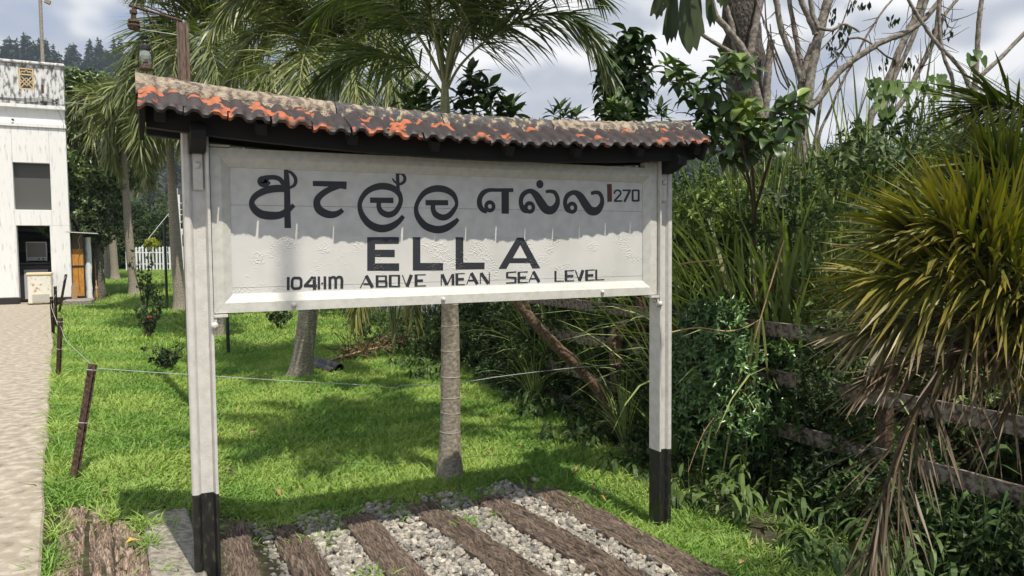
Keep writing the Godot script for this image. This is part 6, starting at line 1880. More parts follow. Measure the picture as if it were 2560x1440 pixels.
	stems_part(t2, "stem", [
		[PackedVector3Array([Vector3(6.713, 1.55, -2.019), Vector3(6.755, 2.625, -1.998), Vector3(6.787, 3.008, -1.982), Vector3(6.898, 3.279, -1.928), Vector3(6.99, 3.523, -1.882), Vector3(7.081, 3.805, -1.838), Vector3(7.206, 4.093, -1.776), Vector3(7.264, 4.268, -1.748), Vector3(7.352, 4.601, -1.704)]), 0.044, 0.032],
		[PackedVector3Array([Vector3(6.777, 2.151, -1.932), Vector3(6.894, 3.168, -1.874), Vector3(6.981, 3.466, -1.831), Vector3(7.112, 3.791, -1.767), Vector3(7.202, 4.057, -1.722), Vector3(7.263, 4.252, -1.692), Vector3(7.363, 4.583, -1.643)]), 0.026, 0.022],
		[PackedVector3Array([Vector3(6.491, 2.478, -1.906), Vector3(6.629, 2.793, -1.838), Vector3(6.728, 2.942, -1.789), Vector3(6.912, 3.16, -1.698), Vector3(7.053, 3.456, -1.629), Vector3(7.192, 3.775, -1.56), Vector3(7.229, 3.979, -1.542), Vector3(7.251, 4.366, -1.531)]), 0.030, 0.024]], M.pale_bark, 8)
	var l2 := MB.new()
	l2.col = Color(0.045, 0.055, 0.025)
	for q in [[2205,160],[2215,145],[2228,150],[2265,150],[2278,158],[2285,145],[2325,75],[2340,85],[2355,80],[2375,85],[2225,50],[2240,42],[2330,95]]:
		for r in 5: broad_leaf(l2, _at(q[0] + rr(-10, 10), q[1] + rr(-10, 10), 8.0) - t2.position, Vector3(rr(-0.6, 0.6), -0.9, rr(-0.5, 0.5)).normalized(), rdir(), rr(0.055, 0.09), rr(0.024, 0.036), 0.6)
	part("leaves", l2.mesh(false, true), M.leaf, t2)
	var t3 := thing("bare_tree", "thin pale stems rising behind the yellowing palm frond", "tree", Vector3(6.78, 1.558, -0.871))
	stems_part(t3, "stem", [
		[PackedVector3Array([Vector3(6.815, 1.558, -0.854), Vector3(6.802, 2.727, -0.86), Vector3(6.801, 3.077, -0.861), Vector3(6.813, 3.437, -0.855), Vector3(6.82, 3.695, -0.851), Vector3(6.841, 3.948, -0.841), Vector3(6.854, 4.241, -0.834)]), 0.028, 0.020],
		[PackedVector3Array([Vector3(7.017, 2.871, -0.977), Vector3(6.929, 3.254, -1.021), Vector3(6.817, 3.434, -1.076), Vector3(6.669, 3.595, -1.149), Vector3(6.523, 3.816, -1.221), Vector3(6.412, 4.017, -1.276), Vector3(6.333, 4.206, -1.315)]), 0.022, 0.014],
		[PackedVector3Array([Vector3(6.846, 2.757, -1.062), Vector3(6.814, 3.117, -1.077), Vector3(6.8, 3.278, -1.084), Vector3(6.73, 3.469, -1.119), Vector3(6.687, 3.701, -1.14), Vector3(6.671, 4.014, -1.148), Vector3(6.659, 4.24, -1.154)]), 0.020, 0.014],
		[PackedVector3Array([Vector3(6.172, 2.406, -1.283), Vector3(6.499, 2.733, -1.121), Vector3(6.823, 3.127, -0.961), Vector3(7.083, 3.407, -0.833), Vector3(7.286, 3.634, -0.733), Vector3(7.441, 3.826, -0.657)]), 0.022, 0.020],
		[PackedVector3Array([Vector3(6.784, 3.624, -1.204), Vector3(6.797, 3.854, -1.197), Vector3(6.922, 4.045, -1.136), Vector3(7.016, 4.196, -1.089)]), 0.018, 0.014]], M.pale_bark, 8)
	var tw3 := MB.new()
	for q in [[2272,0,2344,111], [2347,0,2361,144], [2340,110,2390,40], [2294,183,2333,105]]:
		twigs_into(tw3, _at(q[0], q[1], 7.5) - t3.position, _at(q[2], q[3], 7.5) - t3.position, 8, 0.25, 0.005)
	part("twigs", tw3.mesh(true), M.twig, t3)

	# --- climbing vine with big leaves
	var vn := thing("climbing_vine", "climbing vine with large heart shaped leaves hanging over the slanting stems", "vine", Vector3(5.755, 2.674, -0.931))
	var vl := MB.new()
	for q in [[2172,200],[2190,196],[2180,215],[2195,222],[2172,230],[2210,205],[2222,215],[2235,205],[2250,208],[2260,225],[2275,215],[2290,205],[2302,212],[2318,215],[2185,240],[2200,248],[2188,262],[2205,275],[2222,268],[2198,285],[2225,285],[2240,225],[2325,190],[2340,196],[2352,188],[2345,212],[2360,205],[2335,228],[2228,240],[2215,232],[2230,322],[2140,300],[2150,318],[2165,310],[2175,325],[2135,325],[2160,335],[2430,140],[2442,128],[2455,145],[2420,150]]:
		var at := _at(q[0], q[1], 6.8 + rr(-0.15, 0.15)) - vn.position
		vl = MB.new()
		vl.col = tone(Color(0.055, 0.105, 0.028), Color(0.12, 0.19, 0.05), 0.2)
		heart(vl, at, Vector3(rr(-0.5, 0.5), -1, rr(0.0, 0.5)).normalized(), Vector3(rr(-0.4, 0.1), 0.3, 1).normalized(), rr(0.08, 0.13))
		part("leaf", vl.mesh(false, true), M.leaf, vn)
	var vs := MB.new()
	var vp := spline(PackedVector3Array([Vector3(5.521, 2.584, -1.157), Vector3(5.57, 2.967, -1.078), Vector3(5.62, 3.115, -0.997), Vector3(5.811, 3.113, -0.903), Vector3(6.002, 3.112, -0.809), Vector3(6.144, 3.181, -0.739)]), 5)
	for i in vp.size(): vp[i] -= vn.position
	vs.tube(vp, _fill(0.005, vp.size()), 5)
	part("vine_stem", vs.mesh(true), M.green_stem, vn)

	var ov := thing("overhanging_tree", "tree at the right outside the view whose canopy dapples the rusty fence", "tree", Vector3(5.4, height(5.4, 2.6), 2.6))
	stems_part(ov, "trunk", [[PackedVector3Array([Vector3(5.4, 0.1, 2.6), Vector3(5.3, 2.0, 2.5), Vector3(4.9, 4.2, 1.9)]), 0.14, 0.07]], M.pale_bark, 10)
	var oc := MB.new()
	bush_into(oc, Vector3(4.25, 5.3, 0.6) - ov.position, Vector3(1.45, 0.7, 2.9), 110, 6, 0.19, 0.085, dk, md, 35, 0.1, 0.5)
	part("crown", oc.mesh(false, true), M.leaf, ov)
	big_leaf_shrubs(dk, md, lt)
	bushes(dk, md, lt)
	tall_grass()
	front_palm()

func _at(px: float, py: float, d: float) -> Vector3:
	# the same pin-hole as the camera's, for placing leaves among stems
	var b := Basis(Vector3.UP, deg_to_rad(-26.25)) * Basis(Vector3.RIGHT, deg_to_rad(-3.12)) * Basis(Vector3.BACK, deg_to_rad(-0.457))
	var v := b * Vector3((px - 1280.0) / 1890.0, -(py - 720.0) / 1890.0, -1.0)
	var fw := Vector3(sin(deg_to_rad(26.25)), 0, -cos(deg_to_rad(26.25)))
	var eye: Vector3 = Vector3(-0.299, 1.68, 3.666)
	return eye + v * (d / v.dot(fw))

func heart(mb: MB, at: Vector3, dir: Vector3, face: Vector3, s: float) -> void:
	var side := dir.cross(face).normalized()
	var n := side.cross(dir).normalized()
	var o := [[0.0, 0.0], [-0.12, 0.28], [-0.05, 0.46], [0.2, 0.5], [0.55, 0.34], [1.0, 0.0]]
	for sg in [-1.0, 1.0]:
		var mid := at + dir * (0.35 * s) + n * (-0.05 * s)
		for i in o.size() - 1:
			var a: Vector3 = at + dir * (o[i][0] * s) + side * (sg * o[i][1] * s) + n * (absf(o[i][1]) * 0.25 * s)
			var b: Vector3 = at + dir * (o[i + 1][0] * s) + side * (sg * o[i + 1][1] * s) + n * (absf(o[i + 1][1]) * 0.25 * s)
			if sg > 0: mb.tri(mid, b, a)
			else: mb.tri(mid, a, b)

func big_leaf_shrubs(dk: Color, md: Color, lt: Color) -> void:
	# behind the right half of the roof
	var s1 := thing("broadleaf_shrub", "upright shrub with columns of drooping dark leaves behind the right part of the roof", "shrub", Vector3(3.959, 1.581, -2.485))
	stems_part(s1, "stem", [[PackedVector3Array([Vector3(3.959, 1.581, -2.485), Vector3(3.941, 2.898, -2.494), Vector3(3.959, 3.356, -2.486), Vector3(4.01, 3.754, -2.46)]), 0.018, 0.008], [PackedVector3Array([Vector3(3.889, 1.582, -2.52), Vector3(3.82, 2.899, -2.554), Vector3(3.792, 3.281, -2.568), Vector3(3.82, 3.509, -2.554)]), 0.016, 0.007], [PackedVector3Array([Vector3(4.029, 1.581, -2.451), Vector3(4.063, 2.897, -2.434), Vector3(4.097, 3.317, -2.417), Vector3(4.114, 3.697, -2.409)]), 0.016, 0.007]], M.twig)
	var m1 := MB.new()
	leaf_home = s1
	leaf_count = 0
	for st in [[1575,80,1555,300,14], [1605,95,1592,300,13], [1518,140,1515,300,10], [1545,110,1535,300,12]]:
		for k in st[4]:
			var t: float = float(k) / (st[4] - 1)
			var at := _at(lerpf(st[0], st[2], t) + rr(-8, 8), lerpf(st[1], st[3], t), 7.4 + rr(-0.12, 0.12)) - s1.position
			broad_rosette(m1, at, Vector3(rr(-0.3, 0.3), 1, rr(-0.2, 0.3)).normalized(), 8, 0.19, 0.085, 1.1, dk, md)
	for q in [[1530,255],[1550,268],[1520,270],[1570,280],[1545,285]]:
		broad_rosette(m1, _at(q[0], q[1], 6.9) - s1.position, Vector3(0, 1, 0.3).normalized(), 9, 0.13, 0.06, 0.4, md, lt)
	if m1.v.size(): part("more_leaves", m1.mesh(true, true), M.broad, s1).set_meta("kind", "stuff")
	# behind the middle of the roof
	var s2 := thing("broadleaf_shrub", "dark leafy shrub peeping over the middle of the roof beside the slim palm", "shrub", Vector3(2.341, 1.602, -2.391))
	stems_part(s2, "stem", [[PackedVector3Array([Vector3(2.341, 1.602, -2.391), Vector3(2.336, 2.776, -2.394), Vector3(2.324, 3.117, -2.4), Vector3(2.318, 3.185, -2.402)]), 0.014, 0.006], [PackedVector3Array([Vector3(2.372, 1.602, -2.376), Vector3(2.46, 2.775, -2.332), Vector3(2.478, 3.014, -2.324)]), 0.012, 0.006], [PackedVector3Array([Vector3(2.403, 1.602, -2.361), Vector3(2.584, 2.774, -2.271), Vector3(2.607, 2.904, -2.26)]), 0.012, 0.006], [PackedVector3Array([Vector3(2.153, 1.604, -2.484), Vector3(1.948, 2.711, -2.585), Vector3(1.89, 3.019, -2.614)]), 0.014, 0.006]], M.twig)
	var m2 := MB.new()
	leaf_home = s2
	leaf_count = 0
	for q in [[1178,180],[1185,205],[1165,215],[1195,225],[1175,240],[1210,235],[1225,215],[1230,245],[1205,260],[1180,270],[1215,275],[1160,265],[1265,258],[1280,265],[1270,278],[1255,275],[1245,285],[1285,282],[1150,240],[1140,275],[1040,235],[1060,255],[1030,265],[1075,270],[1085,245],[1020,280],[1010,250],[1055,215]]:
		broad_rosette(m2, _at(q[0], q[1], 6.6 + rr(-0.15, 0.15)) - s2.position, Vector3(rr(-0.3, 0.3), 1, rr(-0.2, 0.3)).normalized(), 8, 0.17, 0.075, 0.35, dk, md)
	if m2.v.size(): part("more_leaves", m2.mesh(true, true), M.broad, s2).set_meta("kind", "stuff")
	var s3 := thing("small_shrub", "two small leafy shoots just above the ridge right of the middle", "shrub", Vector3(2.827, 1.601, -1.705))
	stems_part(s3, "stem", [[PackedVector3Array([Vector3(2.813, 1.601, -1.713), Vector3(2.808, 2.576, -1.715), Vector3(2.803, 2.785, -1.718)]), 0.010, 0.004], [PackedVector3Array([Vector3(2.857, 1.601, -1.691), Vector3(2.918, 2.575, -1.66), Vector3(2.919, 2.742, -1.66)]), 0.010, 0.004], [PackedVector3Array([Vector3(3.386, 1.596, -1.43), Vector3(3.531, 2.569, -1.359), Vector3(3.536, 2.794, -1.356)]), 0.010, 0.004]], M.green_stem)
	var m3 := MB.new()
	leaf_home = s3
	leaf_count = 0
	for q in [[1400,272],[1385,285],[1410,290],[1440,290],[1430,296],[1652,270],[1645,285],[1660,292]]:
		broad_rosette(m3, _at(q[0], q[1], 6.2) - s3.position, Vector3(rr(-0.2, 0.2), 1, 0.1).normalized(), 8, 0.14, 0.045, 0.3, Color(0.03, 0.065, 0.02), md)
	if m3.v.size(): part("more_leaves", m3.mesh(true, true), M.broad, s3).set_meta("kind", "stuff")
	# over the right end of the roof
	var s4 := thing("broadleaf_shrub", "sunlit shrub with large ribbed leaves hanging over the right end of the roof", "shrub", Vector3(3.944, 0.46, -0.82))
	stems_part(s4, "stem", [[PackedVector3Array([Vector3(3.944, 0.46, -0.82), Vector3(3.994, 1.218, -0.795), Vector3(3.857, 1.837, -0.64), Vector3(3.44, 2.205, -0.288), Vector3(3.049, 2.39, -0.035), Vector3(2.88, 2.556, -0.063), Vector3(2.745, 2.729, -0.129), Vector3(2.667, 2.803, -0.168)]), 0.016, 0.005], [PackedVector3Array([Vector3(3.865, 1.837, -0.636), Vector3(3.404, 2.194, -0.194), Vector3(3.117, 2.414, -0.002), Vector3(3.069, 2.579, 0.03)]), 0.013, 0.005], [PackedVector3Array([Vector3(3.164, 2.139, 0.022), Vector3(3.094, 2.464, -0.013), Vector3(3.002, 2.688, -0.058), Vector3(3.114, 2.811, -0.003)]), 0.010, 0.005], [PackedVector3Array([Vector3(3.796, 1.951, -0.558), Vector3(3.449, 2.287, -0.061), Vector3(3.338, 2.429, 0.163), Vector3(3.353, 2.579, 0.226)]), 0.012, 0.005], [PackedVector3Array([Vector3(3.624, 2.055, -0.421), Vector3(3.166, 2.226, -0.089), Vector3(2.948, 2.334, -0.029)]), 0.010, 0.005]], M.twig)
	var m4 := MB.new()
	leaf_home = s4
	leaf_count = 0
	for q in [[1665,160,1],[1690,178,0],[1680,195,0],[1712,202,0],[1735,225,0],[1722,240,0],[1755,258,0],[1768,285,0],[1745,300,0],[1772,312,0],[1795,168,0],[1815,155,0],[1850,152,1],[1800,195,0],[1782,215,0],[1860,180,0],[1842,250,2],[1862,265,2],[1825,270,1],[1885,285,1],[1800,290,0],[1815,310,1],[1850,312,1],[1880,318,0],[1780,335,0],[1815,345,0],[1868,345,0],[1905,330,0],[1930,305,1],[1950,285,0],[1990,243,2],[1975,262,0],[1998,270,0],[1960,318,0],[1985,300,0],[1925,345,0],[1890,372,0],[1850,378,0],[1945,355,0],[1805,375,0],[1835,395,0]]:
		var ca := dk.lerp(md, 0.4)
		var cb := md.lerp(lt, 0.3)
		if q[2] == 1:
			ca = md
			cb = lt
		elif q[2] == 2:
			ca = lt
			cb = Color(0.19, 0.26, 0.05)
		broad_rosette(m4, _at(q[0], q[1], 4.75 + rr(-0.22, 0.22)) - s4.position, Vector3(rr(-0.35, 0.35), 1, rr(0, 0.5)).normalized(), 8 if q[2] < 2 else 6, 0.150, 0.070, 0.9, ca, cb)
	if m4.v.size(): part("more_leaves", m4.mesh(true, true), M.broad, s4).set_meta("kind", "stuff")
	leaf_home = null

func bushes(dk: Color, md: Color, lt: Color) -> void:
	# glossy bush right of the right post
	var gc: Vector3 = Vector3(3.538, 0.514, -0.574)
	var gb := thing("glossy_bush", "rounded bush of small glossy dark leaves right of the right sign post", "bush", Vector3(gc.x, 0, gc.z))
	var m := MB.new()
	bush_into(m, Vector3(0, 0.62, 0), Vector3(0.42, 0.66, 0.5), 1100, 8, 0.062, 0.025, Color(0.05, 0.12, 0.036), Color(0.16, 0.28, 0.075), 51, 0.7, 0.3)
	bush_into(m, Vector3(-0.25, 0.9, 0.1), Vector3(0.25, 0.4, 0.3), 260, 8, 0.062, 0.025, Color(0.04, 0.10, 0.032), Color(0.12, 0.22, 0.06), 52, 0.5, 0.3)
	part("foliage", m.mesh(false, true), M.gloss, gb)
	var st := MB.new()
	for k in 14:
		var d := rdir()
		st.tube(PackedVector3Array([Vector3(rr(-0.06, 0.06), -0.05, rr(-0.06, 0.06)), Vector3(d.x * 0.2, 0.4, d.z * 0.2), Vector3(d.x * 0.38, 0.75 + 0.4 * d.y, d.z * 0.42)]), PackedFloat32Array([0.013, 0.009, 0.004]), 5)
	part("stems", st.mesh(true), M.twig, gb)
	# yellow green bush above it
	var yc: Vector3 = Vector3(4.248, 1.864, -1.451)
	var yb := thing("wild_bush", "pale green straggling bush among tall grass above the glossy bush", "bush", Vector3(yc.x, 0, yc.z))
	var m2 := MB.new()
	bush_into(m2, Vector3(0, yc.y + 0.0, 0), Vector3(0.42, 0.32, 0.5), 420, 7, 0.07, 0.03, lt, Color(0.22, 0.30, 0.08), 53, 0.35, 0.5)
	bush_into(m2, Vector3(-0.15, yc.y - 0.75, 0.2), Vector3(0.4, 0.35, 0.4), 260, 7, 0.065, 0.028, dk, md, 54, 0.3, 0.5)
	part("foliage", m2.mesh(false, true), M.leaf, yb)
	for q in [[2050, 420, 6.6, 0.42, 0.30], [2150, 470, 6.7, 0.40, 0.30], [1730, 450, 7.0, 0.35, 0.25], [1930, 520, 6.5, 0.30, 0.35]]:
		var cc := _at(q[0], q[1], q[2]) - yb.position
		bush_into(m2, cc, Vector3(q[3], q[4], 0.4), 230, 7, 0.085, 0.045, md, Color(0.24, 0.33, 0.09), 60 + q[0], 0.3, 0.5)
	var st2 := MB.new()
	for k in 10:
		var d := rdir()
		st2.tube(PackedVector3Array([Vector3(rr(-0.1, 0.1), 0, rr(-0.1, 0.1)), Vector3(d.x * 0.2, 0.9, d.z * 0.2), Vector3(d.x * 0.35, yc.y + 0.2 * d.y, d.z * 0.4)]), PackedFloat32Array([0.014, 0.010, 0.004]), 5)
	part("stems", st2.mesh(true), M.twig, yb)
	# dense thicket behind the fence, one mass
	var clump := MB.new()
	for k in 16:
		rosette(clump, rdir() * 0.17, (rdir() + Vector3(0, 0.6, 0)).normalized(), 6, 0.075, 0.036, 0.3, Color(0.6, 0.6, 0.6), Color(1.0, 1.0, 1.0))
	var cmesh := clump.mesh(false, true)
	var xf: Array[Transform3D] = []
	var cols := PackedColorArray()
	var nn := noise(0.6, FastNoiseLite.TYPE_SIMPLEX_SMOOTH, 3, 90)
	for k in 9000:
		var x := rr(3.75, 8.5)
		var z := rr(-13.0, 2.6)
		var top := _thicket_top(x, z) + 0.4 * nn.get_noise_2d(x * 2.0, z * 2.0)
		var g := height(x, z)
		var y := g + (top - g) * (1.0 - pow(rng.randf(), 1.8) * 1.0)
		if z > 0.2 and x < 4.6 and rng.randf() < 0.8: continue
		if z < -4.4 and x < 3.0 + (z + 39.3) * 0.0494 + 0.35: continue
		if y > 1.25 and rng.randf() < (0.8 if x < 5.4 else 0.65): continue
		if nn.get_noise_3d(x * 1.6, y * 1.6, z * 1.6) < -0.18: continue
		var s := rr(0.6, 1.25)
		xf.append(Transform3D(Basis.from_euler(Vector3(rr(-0.5, 0.5), rr(0, TAU), rr(-0.5, 0.5))).scaled(Vector3(s, s, s)), Vector3(x, y, z)))
		cols.append(tone(Color(0.045, 0.085, 0.03), Color(0.19, 0.27, 0.08), 0.35))
	multi("thicket", cmesh, M.leaf, xf, self, cols)
	tag(get_node("thicket"), "dark tangled thicket behind the rusty rail fence", "thicket")
	xf = []
	cols = PackedColorArray()
	for k in 2300:
		var z := rr(-7.5, 2.4)
		var x := 3.52 - absf(rng.randfn(0.0, 0.22)) + rr(0.0, 0.5)
		if z < -2.0: x += (-2.0 - z) * 0.13
		var h := 1.25 * (0.65 + 0.8 * nn.get_noise_2d(x * 3.0, z * 2.2)) * (1.0 - smoothstep(0.0, 0.7, 3.55 - x))
		if z > 0.5: h *= 0.35
		if z > -1.5 and z < 0.3 and rng.randf() < 0.75: continue
		if z > -0.5 and x < 3.38: continue
		if z > -3.4 and z < -1.5:
			x = maxf(x, 3.45) + 0.1
			if rng.randf() < 0.6: continue
		var y := maxf(h, 0.15) * rng.randf()
		var s := rr(0.45, 0.95)
		xf.append(Transform3D(Basis.from_euler(Vector3(rr(-0.5, 0.5), rr(0, TAU), rr(-0.5, 0.5))).scaled(Vector3(s, s, s)), Vector3(x, y, z)))
		cols.append(tone(Color(0.022, 0.048, 0.016), Color(0.085, 0.14, 0.04), 0.35))
	multi("fence_undergrowth", cmesh, M.leaf, xf, self, cols)
	tag(get_node("fence_undergrowth"), "low dark undergrowth growing through the rusty rail fence", "undergrowth")
	xf = []
	cols = PackedColorArray()
	for k in 900:
		var z := rr(-22.0, -6.6)
		var x := 3.0 + (z + 39.3) * 0.0494 - 0.12 - absf(rng.randfn(0.0, 0.45))
		var h := 0.40 * (0.75 + 1.1 * nn.get_noise_2d(x * 1.2, z * 0.9))
		if z > -9.5: h += 0.12
		if z > -16.5 and z < -9.5 and rng.randf() < 0.75: continue
		var y := height(x, z) + maxf(h, 0.1) * rng.randf()
		var s := rr(0.5, 1.1)
		xf.append(Transform3D(Basis.from_euler(Vector3(rr(-0.5, 0.5), rr(0, TAU), rr(-0.5, 0.5))).scaled(Vector3(s, s, s)), Vector3(x, y, z)))
		cols.append(tone(Color(0.05, 0.095, 0.028), Color(0.14, 0.21, 0.055), 0.3))
	multi("fence_weeds", cmesh, M.leaf, xf, self, cols)
	tag(get_node("fence_weeds"), "leafy green weeds along the foot of the white picket fence", "weeds")
	# far hedge line behind the picket fence
	xf = []
	cols = PackedColorArray()
	for k in 5200:
		var t := rng.randf()
		var off := absf(rng.randfn(0.0, 1.6))
		var x := 0.0
		var z := 0.0
		if t < 0.3:
			x = lerpf(-3.5, 3.6, t / 0.3)
			z = -43.2 - off + 0.3 * x
		else:
			z = lerpf(-40.0, -8.0, (t - 0.3) / 0.7)
			x = 3.45 + (z + 39.3) * 0.0494 + off
		var h := (1.4 + 1.6 * (nn.get_noise_2d(x, z) + 0.5) + minf(off, 2.5) * 0.8)
		if t < 0.3: h *= 0.9
		if t > 0.55: h = minf(h, 2.0)
		var y := height(x, z) + h * (1.0 - pow(rng.randf(), 1.6))
		var s := rr(1.0, 2.2)
		xf.append(Transform3D(Basis.from_euler(Vector3(rr(-0.5, 0.5), rr(0, TAU), rr(-0.5, 0.5))).scaled(Vector3(s, s, s)), Vector3(x, y, z)))
		cols.append(tone(Color(0.03, 0.06, 0.02), Color(0.11, 0.17, 0.045), 0.3))
	multi("hedgerow", cmesh, M.leaf, xf, self, cols)
	tag(get_node("hedgerow"), "overgrown hedgerow behind the white picket fence", "hedge")
	# soft herbs with drooping leaves along the lawn edge
	_herb(Vector3(3.153, 0, 0.113), 0.30, 46, "wilting broad leaved herb at the foot of the glossy bush", Color(0.06, 0.105, 0.03), Color(0.13, 0.19, 0.05), 0.34)
	_herb(Vector3(3.042, 0, 0.89), 0.26, 40, "drooping herb below the tip of the yellowing palm frond", Color(0.05, 0.095, 0.028), Color(0.11, 0.17, 0.05), 0.24)
	_herb(Vector3(3.357, 0, 1.082), 0.28, 34, "low green herb in front of the rusty fence at the lower right", Color(0.05, 0.095, 0.028), Color(0.11, 0.17, 0.05), 0.22)
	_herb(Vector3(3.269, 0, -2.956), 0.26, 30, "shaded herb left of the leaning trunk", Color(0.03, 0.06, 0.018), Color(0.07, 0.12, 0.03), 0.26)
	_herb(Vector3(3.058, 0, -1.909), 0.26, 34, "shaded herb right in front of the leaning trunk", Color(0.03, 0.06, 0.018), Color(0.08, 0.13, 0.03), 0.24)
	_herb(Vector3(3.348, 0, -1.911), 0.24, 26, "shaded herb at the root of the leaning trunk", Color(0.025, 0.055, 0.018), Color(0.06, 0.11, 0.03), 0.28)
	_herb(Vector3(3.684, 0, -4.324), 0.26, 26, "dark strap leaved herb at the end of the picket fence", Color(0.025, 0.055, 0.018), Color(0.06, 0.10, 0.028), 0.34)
	_herb(Vector3(3.162, 0, -6.519), 0.34, 46, "leafy weed beside the fallen palm frond", Color(0.045, 0.09, 0.022), Color(0.10, 0.16, 0.035), 0.20)
	_herb(Vector3(3.066, 0, -5.45), 0.26, 34, "leafy weed just left of the slim palm trunk", Color(0.04, 0.08, 0.022), Color(0.09, 0.15, 0.035), 0.20)
	_herb(Vector3(2.995, 0, -0.886), 0.20, 18, "small dark weed behind the right sign post", Color(0.025, 0.055, 0.018), Color(0.06, 0.10, 0.028), 0.22)
	_herb(Vector3(2.97, 0, -0.287), 0.18, 16, "thin leaved weed just right of the right sign post", Color(0.03, 0.06, 0.018), Color(0.08, 0.13, 0.03), 0.26)

func _thicket_top(x: float, z: float) -> float:
	# follows what is seen over the fence: highest by the tall trees
	var t := 1.55 + 0.5 * smoothstep(3.8, 5.5, x)
	t += 0.5 * smoothstep(-6.0, -2.0, z)
	t -= 0.5 * smoothstep(-0.5, 1.5, z)
	return t

func _herb(at: Vector3, r: float, n: int, label: String, ca: Color, cb: Color, h: float) -> void:
	var hb := thing("leafy_herb", label, "herb", Vector3(at.x, height(at.x, at.z), at.z))
	var mb := MB.new()
	var st := MB.new()
	for k in n:
		var a := rr(0, TAU)
		var q := r * sqrt(rng.randf())
		var p := Vector3(cos(a) * q, -0.01, sin(a) * q)
		var top := p + Vector3(cos(a) * 0.06, h * rr(0.4, 1.1) * (1.15 - q / r * 0.5), sin(a) * 0.06)
		st.rod(p, top, 0.0035, 4, 0.002)
		for j in 6:
			var t := rr(0.35, 1.0)
			var d := Vector3(cos(a + rr(-2.2, 2.2)), rr(0.0, 0.7), sin(a + rr(-2.2, 2.2))).normalized()
			mb.col = tone(ca, cb, 0.2)
			mb.blade(p.lerp(top, t), d, rr(0.10, 0.19), rr(0.020, 0.034), 2.2, 4, rr(-0.4, 0.4))
	part("leaves", mb.mesh(false, true), M.leaf, hb)
	part("stems", st.mesh(true), M.green_stem, hb)

func grass_clump(sd: int, n: int, l: float, w: float, spread: float, grav: float, ca: Color, cb: Color) -> ArrayMesh:
	var keep := rng.state
	rng.seed = sd
	var mb := MB.new()
	for k in n:
		var a := rr(0, TAU)
		var e := rr(0.05, spread)
		var b := Vector3(cos(a), 0, sin(a)) * rr(0.0, 0.12)
		mb.col = tone(ca, cb, 0.22)
		mb.blade(b, Vector3(cos(a) * sin(e), cos(e), sin(a) * sin(e)), l * rr(0.55, 1.1), w * rr(0.7, 1.2), grav * rr(0.5, 1.3), 7, rr(-0.5, 0.5), mb.col.lerp(Color(0.24, 0.22, 0.08), 0.4))
	rng.state = keep
	return mb.mesh(false, true)

